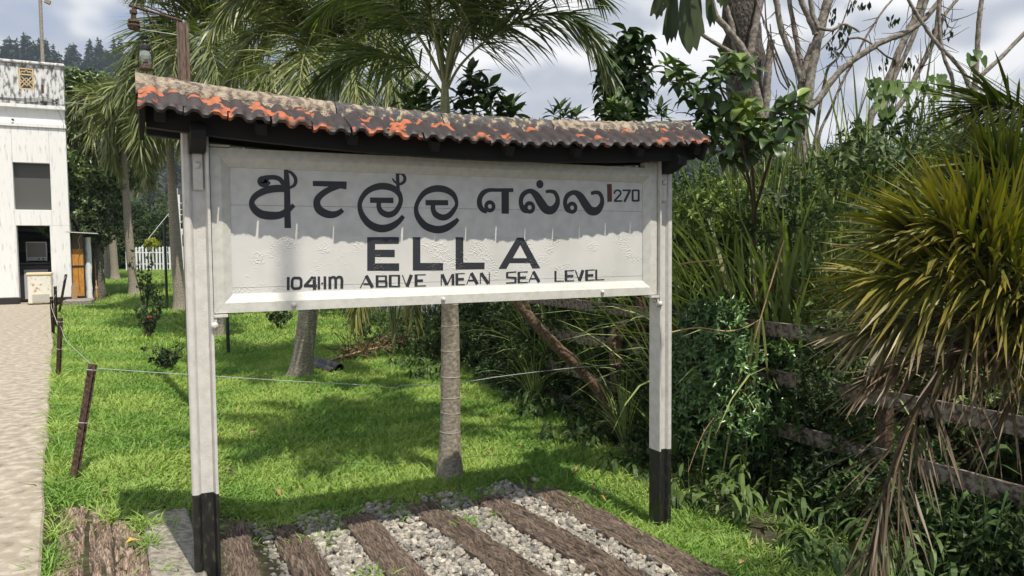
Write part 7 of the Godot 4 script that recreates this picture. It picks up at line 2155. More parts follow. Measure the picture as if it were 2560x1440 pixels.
func tall_grass() -> void:
	var ca := Color(0.19, 0.28, 0.095)
	var cb := Color(0.39, 0.47, 0.19)
	var kinds: Array[ArrayMesh] = []
	for k in 4: kinds.append(grass_clump(900 + k, 95, 1.9, 0.024, 0.42, 1.7, ca, cb))
	var stalk := MB.new()
	rng.seed = 921
	for k in 5:
		var a := rr(0, TAU)
		stalk.tube(PackedVector3Array([Vector3.ZERO, Vector3(cos(a) * 0.08, 1.0, sin(a) * 0.08), Vector3(cos(a) * 0.25, 2.0, sin(a) * 0.25)]), PackedFloat32Array([0.006, 0.005, 0.002]), 4)
	var stalks := stalk.mesh(true)
	# seen positions (pixel of the middle of the clump, distance)
	var k := 0
	for q in [[1735,7.3,1.2],[1790,7.0,1.25],[1840,6.6,1.3],[1880,6.2,1.3],[1930,6.1,1.25],[1975,6.3,1.35],[2020,6.0,1.2],[2060,6.2,1.25],[2110,6.0,1.15],[2160,6.2,1.15],[2210,6.3,1.1],[2270,6.4,1.05],[1870,7.3,1.4],[1960,7.6,1.45],[2070,7.6,1.4],[2170,7.6,1.35],[1770,7.8,1.4],[1700,8.0,1.35],[2340,6.3,0.95],[2420,6.3,0.95],[2500,6.2,0.9],[2330,7.4,1.25],[2250,8.0,1.4],[2420,7.6,1.2]]:
		var at := _at(q[0], 620.0, q[1])
		var t := thing("tall_grass_clump", "clump of tall arching grass behind the rusty rail fence", "grass clump", Vector3(at.x, height(at.x, at.z), at.z), rr(0, TAU), "tall grass behind the rail fence")
		t.scale = Vector3.ONE * (q[2] * rr(0.95, 1.08))
		part("blades", kinds[k % 4], M.blade, t)
		part("stalks", stalks, M.green_stem, t)
		k += 1
	for q in [[3.45, -3.4, 0.45], [3.36, -1.6, 0.4], [3.45, -1.1, 0.5], [3.85, -3.7, 0.8], [3.9, -2.5, 0.8], [3.8, -1.3, 1.0]]:
		var t := thing("weedy_grass_clump", "loose grass clump growing through the shaded end of the rusty rail fence", "grass clump", Vector3(q[0], 0, q[1]), rr(0, TAU), "grass growing through the rail fence")
		t.scale = Vector3.ONE * q[2]
		part("blades", kinds[k % 4], M.blade, t)
		k += 1
	# long broken blades hanging in front of the glossy bush
	var hg := thing("hanging_grass", "bent grass stalk with long pale blades hanging over the glossy bush", "grass clump", Vector3(3.437, 1.145, -0.178))
	rng.seed = 933
	var hs := MB.new()
	var o: Vector3 = hg.position
	for q in [PackedVector3Array([Vector3(3.602, 1.711, -0.097), Vector3(3.532, 1.442, -0.131), Vector3(3.462, 1.172, -0.166), Vector3(3.391, 0.899, -0.201), Vector3(3.271, 0.626, -0.26), Vector3(3.125, 0.407, -0.332), Vector3(3.029, 0.131, -0.38)]), PackedVector3Array([Vector3(2.879, 1.081, -0.454), Vector3(3.073, 1.121, -0.358), Vector3(3.268, 1.097, -0.262), Vector3(3.389, 1.131, -0.202), Vector3(3.474, 1.185, -0.16)]), PackedVector3Array([Vector3(3.006, 1.554, -0.446), Vector3(3.104, 1.567, -0.398), Vector3(3.226, 1.579, -0.338), Vector3(3.299, 1.606, -0.302)])]:
		var c := spline(q, 5)
		for i in c.size(): c[i] -= o
		var rad := PackedFloat32Array()
		for i in c.size(): rad.append(lerpf(0.006, 0.002, float(i) / c.size()))
		hs.tube(c, rad, 5)
	part("stalk", hs.mesh(true), M.straw, hg)
	var hb := MB.new()
	for q in [[1895,800,1850,1000,0.6],[1890,805,1835,1130,0.9],[1900,800,1880,1000,0.5],[1860,900,1785,1230,0.95],[1880,820,1860,1180,0.95],[1840,960,1770,1120,0.45],[1905,790,1925,960,0.45],[1780,1060,1745,1190,0.35]]:
		var a := _at(q[0], q[1], 5.1) - o
		var e := _at(q[2], q[3], 5.05) - o
		hb.col = tone(Color(0.10, 0.14, 0.04), Color(0.22, 0.23, 0.08), 0.15)
		hb.blade(a, (e - a).normalized(), a.distance_to(e), rr(0.016, 0.026), 0.4, 6, rr(-0.5, 0.5), Color(0.26, 0.22, 0.10))
	for q in [[1935,520,1960,880],[1955,500,1985,900],[1925,640,1990,840],[1860,560,1880,760],[1770,560,1800,720],[1790,600,1835,800],[1905,690,1950,930],[1970,680,2005,870],[2010,600,2050,760]]:
		for r in 2:
			var a := _at(q[0] + rr(-12, 12), q[1] + rr(-20, 20), 5.9) - o
			var e := _at(q[2] + rr(-12, 12), q[3] + rr(-30, 30), 5.7) - o
			hb.col = tone(Color(0.09, 0.14, 0.045), Color(0.20, 0.23, 0.08), 0.15)
			hb.blade(a, (e - a + Vector3(0, 0.3, 0)).normalized(), a.distance_to(e) * 1.05, rr(0.018, 0.030), 0.7, 7, rr(-0.7, 0.7), Color(0.24, 0.21, 0.09))
	part("blades", hb.mesh(false, true), M.blade, hg)
	# fresh broad blades at the lower right corner
	var fb := thing("broad_grass", "fresh broad grass blades at the lower right corner by the fence", "grass clump", Vector3(3.685, 0, 1.364))
	var m := MB.new()
	for q in [[2440,1400,2450,1190,2470,1330],[2480,1410,2470,1170,2560,1190],[2500,1430,2520,1230,2480,1370],[2540,1430,2555,1240,2600,1300],[2450,1430,2420,1230,2350,1400],[2560,1400,2530,1130,2440,1150],[2530,1440,2500,1280,2440,1320]]:
		m.col = tone(Color(0.055, 0.11, 0.035), Color(0.12, 0.19, 0.05), 0.15)
		var c := spline(PackedVector3Array([_at(q[0], q[1], 3.3), _at(q[2], q[3], 3.25), _at(q[4], q[5], 3.15)]), 6)
		ribbon(m, c, fb.position, 0.022)
	part("blades", m.mesh(false, true), M.blade, fb)

func ribbon(mb: MB, c: PackedVector3Array, o: Vector3, w: float) -> void:
	var n := c.size()
	var k := mb.v.size()
	for i in n:
		var t := (c[mini(i + 1, n - 1)] - c[maxi(i - 1, 0)]).normalized()
		var s := t.cross(Vector3(0.4, 0.5, 0.8)).normalized()
		var u := float(i) / (n - 1)
		var ww := w * 0.5 * minf(1.0, 0.4 + 2.0 * u) * sqrt(maxf(0.0, 1.0 - pow(u, 3.0)))
		mb.p(c[i] - o - s * ww)
		mb.p(c[i] - o + s * ww)
	for i in n - 1:
		var a := k + i * 2
		mb.ix.append_array(PackedInt32Array([a, a + 3, a + 1, a, a + 2, a + 3]))

func front_palm() -> void:
	rng.seed = 1717
	var base: Vector3 = Vector3(4.082, 0, 1.968)
	var p := thing("areca_palm", "yellowing palm close to the camera at the right edge, its fronds reaching in", "palm tree", Vector3(base.x, 0, base.z))
	var o := p.position
	var st := MB.new()
	st.tube(PackedVector3Array([Vector3(0, -0.1, 0), Vector3(-0.02, 0.8, 0), Vector3(-0.03, 1.7, 0)]), PackedFloat32Array([0.06, 0.05, 0.04]), 10)
	part("trunk", st.mesh(true), M.green_stem, p)
	var yg := Color(0.150, 0.185, 0.040)
	var ye := Color(0.33, 0.30, 0.045)
	var dg := Color(0.022, 0.040, 0.014)
	var br := Color(0.11, 0.072, 0.042)
	var bp := Color(0.24, 0.175, 0.125)
	# [path, leaflets, length, width, droop, plume, colours, tip colour, start]
	var ol := yg.lerp(dg, 0.45)
	var fr := [
		[PackedVector3Array([Vector3(2.943, 0.935, 2.254), Vector3(2.714, 1.185, 2.23), Vector3(2.495, 1.391, 2.211), Vector3(2.295, 1.571, 2.191), Vector3(2.128, 1.702, 2.187), Vector3(2.018, 1.789, 2.177)]), 290, 0.45, 0.0125, 0.34, 1.5, dg, yg, Color(0.15, 0.14, 0.035), 0.15],
		[PackedVector3Array([Vector3(2.818, 1.103, 2.304), Vector3(2.548, 1.315, 2.283), Vector3(2.315, 1.47, 2.256), Vector3(2.112, 1.602, 2.223), Vector3(1.96, 1.69, 2.204), Vector3(1.865, 1.738, 2.191)]), 290, 0.45, 0.0125, 0.34, 1.5, ol, ye.lerp(yg, 0.35), Color(0.30, 0.24, 0.04), 0.15],
		[PackedVector3Array([Vector3(2.961, 1.168, 2.263), Vector3(2.66, 1.37, 2.226), Vector3(2.376, 1.53, 2.197), Vector3(2.126, 1.639, 2.164), Vector3(1.92, 1.703, 2.128), Vector3(1.794, 1.716, 2.111)]), 290, 0.45, 0.0125, 0.34, 1.5, dg, yg.lerp(ye, 0.3), Color(0.20, 0.17, 0.04), 0.15],
		[PackedVector3Array([Vector3(2.779, 1.224, 2.34), Vector3(2.513, 1.372, 2.298), Vector3(2.27, 1.485, 2.257), Vector3(2.037, 1.553, 2.209), Vector3(1.814, 1.582, 2.166), Vector3(1.68, 1.572, 2.133)]), 280, 0.44, 0.012, 0.34, 1.4, ol, ye.lerp(yg, 0.5), Color(0.26, 0.19, 0.05), 0.15],
		[PackedVector3Array([Vector3(2.962, 1.139, 2.263), Vector3(2.662, 1.3, 2.227), Vector3(2.379, 1.383, 2.199), Vector3(2.088, 1.435, 2.167), Vector3(1.832, 1.445, 2.13), Vector3(1.665, 1.414, 2.092)]), 220, 0.40, 0.012, 0.5, 1.3, ol.lerp(br, 0.3), yg.lerp(br, 0.3), bp, 0.15],
		[PackedVector3Array([Vector3(2.842, 1.131, 2.316), Vector3(2.551, 1.248, 2.284), Vector3(2.296, 1.315, 2.247), Vector3(2.041, 1.34, 2.199), Vector3(1.827, 1.324, 2.15), Vector3(1.661, 1.271, 2.113)]), 150, 0.34, 0.008, 0.2, 1.2, Color(0.06, 0.05, 0.025), br, bp, 0.15],
		[PackedVector3Array([Vector3(2.172, 1.489, 2.264), Vector3(2.029, 1.378, 2.194), Vector3(1.919, 1.24, 2.14), Vector3(1.844, 1.076, 2.102), Vector3(1.79, 0.884, 2.076), Vector3(1.765, 0.704, 2.063), Vector3(1.751, 0.521, 2.056)]), 190, 0.33, 0.008, 0.3, 1.3, Color(0.05, 0.045, 0.02), br, bp, 0.02],
		[PackedVector3Array([Vector3(3.366, 1.527, 2.128), Vector3(3.097, 1.809, 2.107), Vector3(2.898, 2.002, 2.065), Vector3(2.707, 2.114, 2.026), Vector3(2.535, 2.164, 1.997), Vector3(2.382, 2.163, 1.977)]), 220, 0.44, 0.013, 0.3, 1.3, dg, ol, Color(0.07, 0.075, 0.025), 0.2],
		[PackedVector3Array([Vector3(3.228, 1.192, 2.172), Vector3(2.952, 1.435, 2.147), Vector3(2.702, 1.631, 2.135), Vector3(2.529, 1.773, 2.106), Vector3(2.387, 1.881, 2.091), Vector3(2.294, 1.946, 2.079)]), 290, 0.45, 0.013, 0.34, 1.4, dg, yg.lerp(dg, 0.3), Color(0.12, 0.12, 0.03), 0.15],
		[PackedVector3Array([Vector3(3.103, 1.299, 2.222), Vector3(2.85, 1.4, 2.208), Vector3(2.609, 1.44, 2.201), Vector3(2.432, 1.432, 2.169), Vector3(2.26, 1.384, 2.14)]), 260, 0.33, 0.016, 0.3, 1.5, dg, ol, Color(0.12, 0.12, 0.03), 0.15],
		[PackedVector3Array([Vector3(2.639, 1.474, 2.327), Vector3(2.521, 1.422, 2.269), Vector3(2.351, 1.323, 2.241), Vector3(2.209, 1.203, 2.226), Vector3(2.143, 1.047, 2.194)]), 70, 0.36, 0.007, 0.5, 1.2, Color(0.05, 0.045, 0.02), br, bp, 0.05]]
	for f in fr:
		var loc := PackedVector3Array()
		for a in f[0]: loc.append(a - o)
		var rm := MB.new()
		rachis(rm, loc, 0.009, 0.004)
		var rp := part("frond_stalk", rm.mesh(true), M.twig, p)
		var mb := MB.new()
		frond_into(mb, loc, f[1], f[2], f[3], f[4], f[5], f[6], f[7], f[8], f[9])
		part("frond", mb.mesh(false, true), M.frond, rp)
	# stalks tying the fronds to the trunk, outside the picture
	var tie := MB.new()
	for q in [PackedVector3Array([Vector3(2.941, 0.993, 2.253), Vector3(3.009, 0.89, 2.287), Vector3(3.094, 0.697, 2.329)]), PackedVector3Array([Vector3(2.817, 1.131, 2.304), Vector3(2.896, 1.018, 2.342), Vector3(3.099, 0.742, 2.331)]), PackedVector3Array([Vector3(2.961, 1.168, 2.263), Vector3(3.031, 1.022, 2.297), Vector3(3.097, 0.816, 2.33)]), PackedVector3Array([Vector3(2.779, 1.224, 2.34), Vector3(2.844, 1.113, 2.372), Vector3(3.102, 0.845, 2.333)]), PackedVector3Array([Vector3(2.962, 1.139, 2.263), Vector3(3.032, 0.992, 2.298), Vector3(3.098, 0.786, 2.33)]), PackedVector3Array([Vector3(3.366, 1.527, 2.128), Vector3(3.434, 1.207, 2.162), Vector3(3.17, 0.874, 2.31)]), PackedVector3Array([Vector3(3.227, 1.223, 2.171), Vector3(3.302, 1.067, 2.208), Vector3(3.172, 0.829, 2.311)]), PackedVector3Array([Vector3(2.639, 1.474, 2.327), Vector3(2.737, 1.38, 2.376), Vector3(3.079, 1.109, 2.321)]), PackedVector3Array([Vector3(2.172, 1.489, 2.264), Vector3(2.329, 1.463, 2.342), Vector3(2.798, 1.327, 2.294), Vector3(3.069, 1.036, 2.316)])]:
		var loc := PackedVector3Array()
		for a in q: loc.append(a - o)
		rachis(tie, loc, 0.010, 0.014)
	part("leaf_bases", tie.mesh(true), M.green_stem, p)


# ---------------------------------------------------------------- small things on the lawn
func small_things() -> void:
	rng.seed = 321
	# leaning trunk and broken stump in the shade
	var sb: Vector3 = Vector3(3.51, 0.111, -1.982)
	sb.y = -0.02
	var sp := thing("leaning_trunk", "orange brown trunk leaning left from a broken upright stump", "tree stump", sb)
	stems_part(sp, "leaning_stem", [[PackedVector3Array([sb + Vector3(0, -0.05, 0), Vector3(3.434, 0.25, -1.964), Vector3(3.151, 0.611, -1.992), Vector3(2.914, 0.82, -1.997), Vector3(2.705, 1.053, -2.044), Vector3(2.577, 1.212, -2.052), Vector3(2.502, 1.433, -2.089)]), 0.056, 0.038], [PackedVector3Array([Vector3(2.669, 1.094, -2.062), Vector3(2.637, 1.194, -2.022), Vector3(2.629, 1.33, -2.026)]), 0.032, 0.025]], M.orange_bark, 11)
	stems_part(sp, "stump", [[PackedVector3Array([sb + Vector3(0.03, -0.05, 0), Vector3(3.543, 0.475, -1.966), Vector3(3.536, 0.765, -1.969), Vector3(3.559, 0.999, -1.958)]), 0.066, 0.044], [PackedVector3Array([Vector3(3.492, 0.376, -1.935), Vector3(3.466, 0.736, -1.948), Vector3(3.476, 0.951, -1.943)]), 0.04, 0.027], [PackedVector3Array([Vector3(3.53, 0.843, -1.916), Vector3(3.551, 0.97, -1.884), Vector3(3.558, 1.025, -1.858)]), 0.03, 0.013]], M.orange_bark, 9)
	# fallen dead frond
	var ff := thing("fallen_frond", "dead brown palm frond lying on the grass under the board", "palm frond", Vector3(2.329, 0, -7.827))
	var o := ff.position
	var pth := PackedVector3Array([Vector3(1.991, 0.05, -7.1), Vector3(2.515, 0.1, -7.461), Vector3(3.056, 0.16, -7.622), Vector3(3.682, 0.22, -7.93), Vector3(4.597, 0.3, -8.655)])
	for i in pth.size(): pth[i] -= o
	var r1 := MB.new()
	rachis(r1, pth, 0.026, 0.008)
	part("stalk", r1.mesh(true), M.straw, ff)
	var fl := MB.new()
	for k in 420:
		var t := rr(0.15, 1.0)
		var f := t * 4.0
		var i := mini(int(f), 3)
		var pos := pth[i].lerp(pth[i + 1], f - i)
		fl.col = tone(Color(0.06, 0.04, 0.025), Color(0.19, 0.13, 0.085), 0.25)
		fl.blade(pos, Vector3(rr(-0.6, 0.6), rr(0.1, 1.0), rr(-1, 1)).normalized(), rr(0.3, 0.6), 0.014, 1.1, 3, rr(-1, 1))
	part("leaflets", fl.mesh(false, true), M.dry, ff)
	# two corrugated pipes
	var k := 0
	for q in [[Vector3(1.879, 0.06, -7.525), Vector3(2.099, 0.06, -6.482), "black corrugated pipe lying in front of the dead frond, upper one"], [Vector3(1.838, 0.03, -7.464), Vector3(1.983, 0.03, -6.378), "shorter black corrugated pipe tucked against the upper pipe"]]:
		var a: Vector3 = q[0]
		var b: Vector3 = q[1]
		var pts := PackedVector3Array()
		var rad := PackedFloat32Array()
		for i in 49:
			pts.append(a.lerp(b, i / 48.0))
			rad.append(0.060 + 0.007 * sin(i * 1.3) - 0.008 * k)
		var mb := MB.new()
		mb.tube(pts, rad, 16, false)
		var inner := PackedFloat32Array()
		var ip := PackedVector3Array()
		for i in 9:
			ip.append(b.lerp(a, i / 8.0))
			inner.append(0.048 - 0.008 * k)
		mb.tube(ip, inner, 16, false)
		solo("corrugated_pipe", mb.mesh(true), M.pipe, q[2], "pipe")
		k += 1
	# green steel posts on the lawn
	for q in [[Vector3(0.274, 0.24, -16.1), Vector3(0.383, 2.322, -17.3), "thin dark green steel post beside the pink rose bush"], [Vector3(0.92, 0, -8.912), Vector3(0.952, 0.82, -8.9), "dark green steel post behind the left end of the board"]]:
		var a: Vector3 = q[0]
		var b: Vector3 = q[1]
		var mb := MB.new()
		mb.rod(a - Vector3(0, 0.1, 0), Vector3(a.x, maxf(b.y, a.y + 1.1), a.z), 0.030 if k == 2 else 0.026, 8)
		solo("steel_post", mb.mesh(true), M.green_steel, q[2], "post")
		k += 1
	# white utility pole with a bracket, and an aerial mast
	var ub := Vector3(1.55, height(1.55, -38.0), -38.0)
	var up := thing("utility_pole", "pale concrete utility pole behind the picket fence", "utility pole", ub)
	var um := MB.new()
	um.box(Vector3(0, 1.9, 0), Vector3(0.20, 3.9, 0.20))
	part("pole", um.mesh(), M.white_fence, up)
	var ua := MB.new()
	ua.box(Vector3(0.14, 2.0, 0), Vector3(0.16, 0.30, 0.16))
	ua.rod(Vector3(-0.05, 3.4, 0), Vector3(-2.2, 0.6, 0.4), 0.012, 5)
	part("stay_and_box", ua.mesh(), M.white_fence, up)
	var ab: Vector3 = Vector3(1.436, 1.369, -35.62)
	var am := thing("aerial_mast", "thin aerial mast with a forked frame seen beside the lantern post", "mast", Vector3(ab.x, height(ab.x, ab.z), ab.z))
	var mm := MB.new()
	mm.rod(Vector3.ZERO, Vector3(0, 4.0, 0), 0.03, 6)
	part("mast", mm.mesh(), M.tin, am)
	var mf := MB.new()
	for s in [-1.0, 1.0]: mf.rod(Vector3(0, 2.25, 0), Vector3(s * 0.42, 2.7, 0), 0.022, 5)
	for y in [2.75, 3.0, 3.3]: mf.rod(Vector3(-0.42, y, 0), Vector3(0.42, y, 0), 0.018, 5)
	part("fork", mf.mesh(), M.tin, am)
	var mbx := MB.new()
	mbx.box(Vector3(0, 1.55, 0.06), Vector3(0.30, 0.9, 0.1))
	part("white_board", mbx.mesh(), M.white_fence, am)
	# maroon house behind the fence
	var hb: Vector3 = Vector3(-0.455, 1.254, -54.39)
	var hs := thing("maroon_house", "small maroon house with a clay tiled roof behind the far palms", "house", Vector3(hb.x, 0.9, hb.z))
	var hw := MB.new()
	hw.box(Vector3(-1.0, 1.1, -1.6), Vector3(2.6, 2.4, 3.0))
	part("wall", hw.mesh(), M.maroon, hs)
	var hr := group_part("roof", hs)
	for row in 9:
		for col in 12:
			var tb := MB.new()
			tb.box(Vector3(-2.35 + col * 0.25, 2.25 + row * 0.19, 0.25 - row * 0.20), Vector3(0.235, 0.03, 0.30), Basis(Vector3.RIGHT, 0.72))
			part("roof_tile", tb.mesh(), M.clay_roof, hr)
	var hp := MB.new()
	for x in [-0.1, 0.25]: hp.rod(Vector3(x, 0, 0.2), Vector3(x, 2.2, 0.2), 0.06, 6)
	part("porch_posts", hp.mesh(), M.pole, hs)
	# white masonry wall at the far end of the lawn
	var fw := thing("boundary_wall", "low whitewashed block wall at the far end of the lawn", "wall", Vector3(-2.2, 0.8, -47.0))
	for row in 7:
		for col in 9:
			var cb := MB.new()
			cb.box(Vector3(-1.2 + col * 0.42 + (0.21 if row % 2 == 1 else 0.0), 0.1 + row * 0.21, 0), Vector3(0.412, 0.202, 0.2), Basis(), 0.012)
			part("block", cb.mesh(), M.white_fence, fw)
	# rose bushes
	_rose(Vector3(-0.187, 0.2, -10.36), 0.62, 0.30, 90, "rose bush with one pink flower on the lawn", [[Vector3(-0.174, 0.605, -9.429), Color(0.62, 0.10, 0.16), 0.045]])
	_rose(Vector3(-0.032, 0.14, -6.812), 0.34, 0.26, 60, "low leafy rose bush left of the lantern post", [])
	_rose(Vector3(-0.194, 0.24, -14.56), 1.5, 0.30, 70, "tall straggling rose stems in front of the palm row", [])
	_rose(Vector3(0.078, 0.24, -16.22), 0.75, 0.30, 60, "dark rose bush beside the green steel post", [[Vector3(0.258, 0.834, -13.34), Color(0.75, 0.55, 0.04), 0.045]])
	_rose(Vector3(2.153, 0, -11.66), 0.5, 0.45, 90, "weedy bush behind the leaning palm", [])
	# yellow croton far away
	var cr := thing("yellow_bush", "small bright yellow bush behind the picket fence", "bush", Vector3(0.243, 1.892, -32.86))
	var cm := MB.new()
	bush_into(cm, Vector3(0, 0.05, 0), Vector3(0.3, 0.25, 0.3), 90, 6, 0.12, 0.05, Color(0.22, 0.25, 0.02), Color(0.4, 0.4, 0.03), 71)
	part("leaves", cm.mesh(false, true), M.leaf, cr)
	# fallen leaves
	var lf := MB.new()
	lf.leaf(Vector3(-0.03, 0, 0), Vector3(1, 0, 0), Vector3.UP, 0.065, 0.032, 0.3, 0.3)
	var leafm := lf.mesh()
	var tan := surf(lin(0.34, 0.20, 0.11), 0.8)
	var ylw := surf(lin(0.50, 0.36, 0.06), 0.7)
	for q in [[Vector3(2.36, 0.05, -0.42), ylw, "yellow fallen leaf on the grass left of the right sign post"], [Vector3(2.41, 0.05, -0.626), tan, "tan fallen leaf just behind the yellow one"], [Vector3(0.496, 0.05, -1.525), tan, "tan fallen leaf at the edge of the roof shadow"], [Vector3(-0.511, 0.24, -1.399), tan, "dry leaf lying near the corner of the roof shadow"], [Vector3(0.241, 0.06, -2.225), tan, "dry leaf beside the left sign post"], [Vector3(2.662, 0.05, 0.618), tan, "curled dry leaf on the sunny lawn at the right"], [Vector3(2.445, 0.05, 0.766), tan, "dry leaf nearest to the camera on the right lawn"], [Vector3(2.53, 0.05, -1.033), tan, "orange brown leaf in the sunny patch behind the sleepers"], [Vector3(-0.372, 0.245, -0.464), ylw, "yellow green leaf lying on the wide grey plank"], [Vector3(-0.997, 0.24, -4.95), ylw, "orange leaf in the grass by the upright iron stake"], [Vector3(2.682, 0.04, -3.069), tan, "pinkish dry leaf in the shade right of the slim palm"]]:
		var m := solo("fallen_leaf", leafm, q[1], q[2], "leaf")
		m.transform = Transform3D(Basis.from_euler(Vector3(rr(-0.3, 0.3), rr(0, TAU), rr(-0.3, 0.3))), q[0])
	# scraps of dry leaf too small to tell apart
	var bits: Array[Transform3D] = []
	for scrap in 190:
		var z := rr(-9.0, 0.9)
		var x := rr(-0.9, 3.1)
		if not on_lawn(x, z): continue
		var sc := rr(0.35, 0.9)
		bits.append(Transform3D(Basis.from_euler(Vector3(rr(-0.5, 0.5), rr(0, TAU), rr(-0.5, 0.5))).scaled(Vector3(sc, sc, sc)), Vector3(x, height(x, z) + 0.035, z)))
	multi("leaf_litter", leafm, tan, bits, self)
	tag(get_node("leaf_litter"), "small dry leaf scraps scattered over the lawn", "leaf litter")
	# tall lamp standard behind the camera: its shadow falls on the board
	var sun := Vector3(-0.075, -1.0, -0.52)
	var hit := Vector3(0.335, 1.74, -0.03)
	var ground_t := 12.0
	var lp := thing("platform_lamp", "slender platform lamp standard whose thin shadow crosses the board", "lamp post", Vector3(hit.x + 0.075 * ground_t, 0, hit.z + 0.52 * ground_t))
	var lm := MB.new()
	lm.rod(Vector3(0, -0.1, 0), Vector3(0, hit.y + ground_t, 0), 0.034, 8)
	part("pole", lm.mesh(), M.green_steel, lp)

func _rose(at: Vector3, h: float, r: float, n: int, label: String, flowers: Array) -> void:
	var b := thing("rose_bush", label, "rose bush", Vector3(at.x, height(at.x, at.z), at.z))
	var st := MB.new()
	var lv := MB.new()
	var ns := int(8 + n / 20.0)
	for k in ns:
		var a := rr(0, TAU)
		var d := Vector3(cos(a), 0, sin(a)) * r * rr(0.3, 1.0)
		var hh := h * rr(0.6, 1.05)
		var mid := d * 0.45 + Vector3(0, hh * 0.5, 0)
		var top := d + Vector3(rr(-0.05, 0.05), hh, 0)
		st.tube(PackedVector3Array([Vector3(0, -0.03, 0), mid, top]), PackedFloat32Array([0.007, 0.005, 0.003]), 4)
		for j in int(n / float(ns)) + 1:
			var t := rr(0.3, 1.05)
			var p := mid.lerp(top, (t - 0.5) * 2.0) if t > 0.5 else mid * t * 2.0
			rosette(lv, p + rdir() * 0.05, (rdir() + Vector3.UP * 0.5).normalized(), 6, 0.055, 0.034, 0.3, Color(0.018, 0.042, 0.016), Color(0.055, 0.09, 0.028))
	part("stems", st.mesh(true), M.twig, b)
	part("leaves", lv.mesh(false, true), M.leaf, b)
	for f in flowers:
		var m := MB.new()
		var c: Vector3 = f[0] - b.position
		for ring in 3:
			for k in 7:
				var a := TAU * k / 7.0 + ring * 0.45
				var e := 0.4 + ring * 0.45
				m.col = f[1] * rr(0.85, 1.1)
				m.leaf(c, Vector3(cos(a) * sin(e), cos(e), sin(a) * sin(e)), Vector3.UP, f[2] * (0.8 + ring * 0.2), f[2] * 0.9, 0.3, -0.2)
		part("flower", m.mesh(false, true), M.petal, b)

# ---------------------------------------------------------------- lawn
func tuft(sd: int, n: int, r: float, h: float, w: float) -> ArrayMesh:
	rng.seed = sd
	var mb := MB.new()
	for k in n:
		var a := rr(0, TAU)
		var q := r * sqrt(rng.randf())
		var b := Vector3(cos(a) * q, -0.008, sin(a) * q)
		var la := rr(0, TAU)
		var e := rr(0.15, 1.1)
		var f := rr(0.6, 1.35)
		mb.col = Color(f, f, f * rr(0.8, 1.1)) if rng.randf() > 0.06 else Color(1.3 * f, 0.85 * f, 1.2 * f)
		mb.blade(b, Vector3(cos(la) * sin(e), cos(e), sin(la) * sin(e)), h * rr(0.6, 1.3), w * rr(0.7, 1.3), 1.1, 2, rr(-1, 1))
	return mb.mesh(false, true)

func on_lawn(x: float, z: float) -> bool:
	var edge := -0.70 - 0.0822 * (0.106 - z)
	if x < edge + 0.015: return false
	if z > -1.12 and x > 0.0 and x < 2.20: return false
	if x > -0.80 and x < -0.30 and z > (-1.27 if x < -0.48 else -0.97): return false
	if x > -0.28 and x <= 0.0 and z > -0.97: return false
	if x < -1.3 and z < -19.2 and x > -2.4 and z > -20.2: return false
	return true

var tuft_at: Array[Transform3D] = []
var tuft_tint := PackedColorArray()

func put_tuft(n: FastNoiseLite, x: float, z: float, s: float) -> void:
	var v := n.get_noise_2d(x, z)
	var k := Color(0.205, 0.36, 0.078).lerp(Color(0.36, 0.49, 0.13), clampf(0.5 + v * 1.6, 0, 1))
	var f := rr(0.85, 1.15)
	tuft_tint.append(Color(k.r * f, k.g * f, k.b * f))
	tuft_at.append(Transform3D(Basis(Vector3.UP, rr(0, TAU)).scaled(Vector3(s, s * rr(0.75, 1.3), s)), Vector3(x, height(x, z), z)))

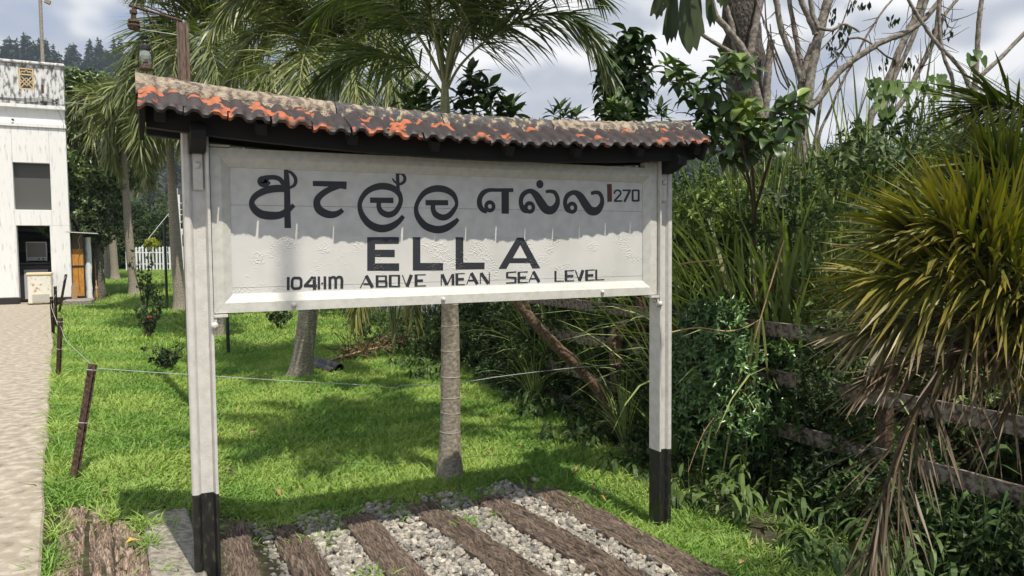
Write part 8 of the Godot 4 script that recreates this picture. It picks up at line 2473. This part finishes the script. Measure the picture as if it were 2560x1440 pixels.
func grass() -> void:
	var near := tuft(1, 52, 0.12, 0.064, 0.0068)
	var far := tuft(2, 70, 0.28, 0.085, 0.010)
	rng.seed = 555
	var n := noise(0.9, FastNoiseLite.TYPE_SIMPLEX_SMOOTH, 3, 4)
	tuft_at.clear()
	tuft_tint.clear()
	for k in 15000:
		var z := -9.0 + 10.4 * rng.randf()
		var x := rr(-1.5, 4.4)
		if not on_lawn(x, z): continue
		# bare soil under the bushes at the right
		var bare := 2.95 + 0.25 * n.get_noise_2d(x, z * 0.8)
		if z < -0.8: bare += (-0.8 - z) * 0.28
		if x > bare and rng.randf() < 0.93: continue
		if x > 2.75 and x < 3.2 and z > 0.25 and z < 0.75 and rng.randf() < 0.75: continue
		put_tuft(n, x, z, rr(0.8, 1.2))
	multi("lawn_grass", near, M.lawn, tuft_at, self, tuft_tint)
	tag(get_node("lawn_grass"), "short bright green mown grass of the near lawn", "grass")
	tuft_at.clear()
	tuft_tint.clear()
	for k in 9500:
		var z := -9.0 - 35.0 * pow(rng.randf(), 1.3)
		var x := rr(-3.2, 5.2)
		if not on_lawn(x, z): continue
		put_tuft(n, x, z, rr(0.8, 1.3))
	multi("far_lawn_grass", far, M.lawn, tuft_at, self, tuft_tint)
	tag(get_node("far_lawn_grass"), "sunny green grass of the lawn beyond the palms", "grass")
	# longer tufts at edges: along the platform, round posts and between sleepers
	var rough := tuft(3, 26, 0.05, 0.13, 0.006)
	tuft_at.clear()
	tuft_tint.clear()
	for k in 300:
		var z := -8.0 + 9.0 * rng.randf()
		var x := -0.70 - 0.0822 * (0.106 - z) + 0.03 + absf(rng.randfn(0.0, 0.05))
		if z > -1.3:
			x = minf(x, -0.728)
			if rng.randf() < 0.5: continue
		put_tuft(n, x, z, rr(0.7, 1.4))
	for q in [[-0.315, -0.75, 0.03, 9], [-0.30, -0.45, 0.012, 4], [0.0, -0.75, 0.03, 6], [2.52, 0.08, 0.10, 40], [2.36, -0.02, 0.08, 18], [0.75, 0.0, 0.05, 8], [2.25, -0.4, 0.10, 40], [2.33, 0.2, 0.1, 40], [1.12, -0.85, 0.05, 10], [0.6, -0.98, 0.2, 60], [1.5, -0.98, 0.3, 70], [1.40, -0.45, 0.04, 10], [2.75, -0.1, 0.15, 40], [1.7, -1.42, 0.16, 40], [1.55, -6.4, 0.3, 60], [-0.47, -0.95, 0.04, 10]]:
		for k in q[3]: put_tuft(n, q[0] + rng.randfn(0, q[2]), q[1] + rng.randfn(0, q[2]), rr(0.5, 1.1))
	for k in 900:
		var z := rr(-8.0, 0.5)
		var x := rr(-0.9, 3.2)
		if on_lawn(x, z): put_tuft(n, x, z, rr(0.6, 1.0))
	multi("rough_grass", rough, M.lawn, tuft_at, self, tuft_tint)
	tag(get_node("rough_grass"), "longer grass tufts along the platform edge and round the posts", "grass")
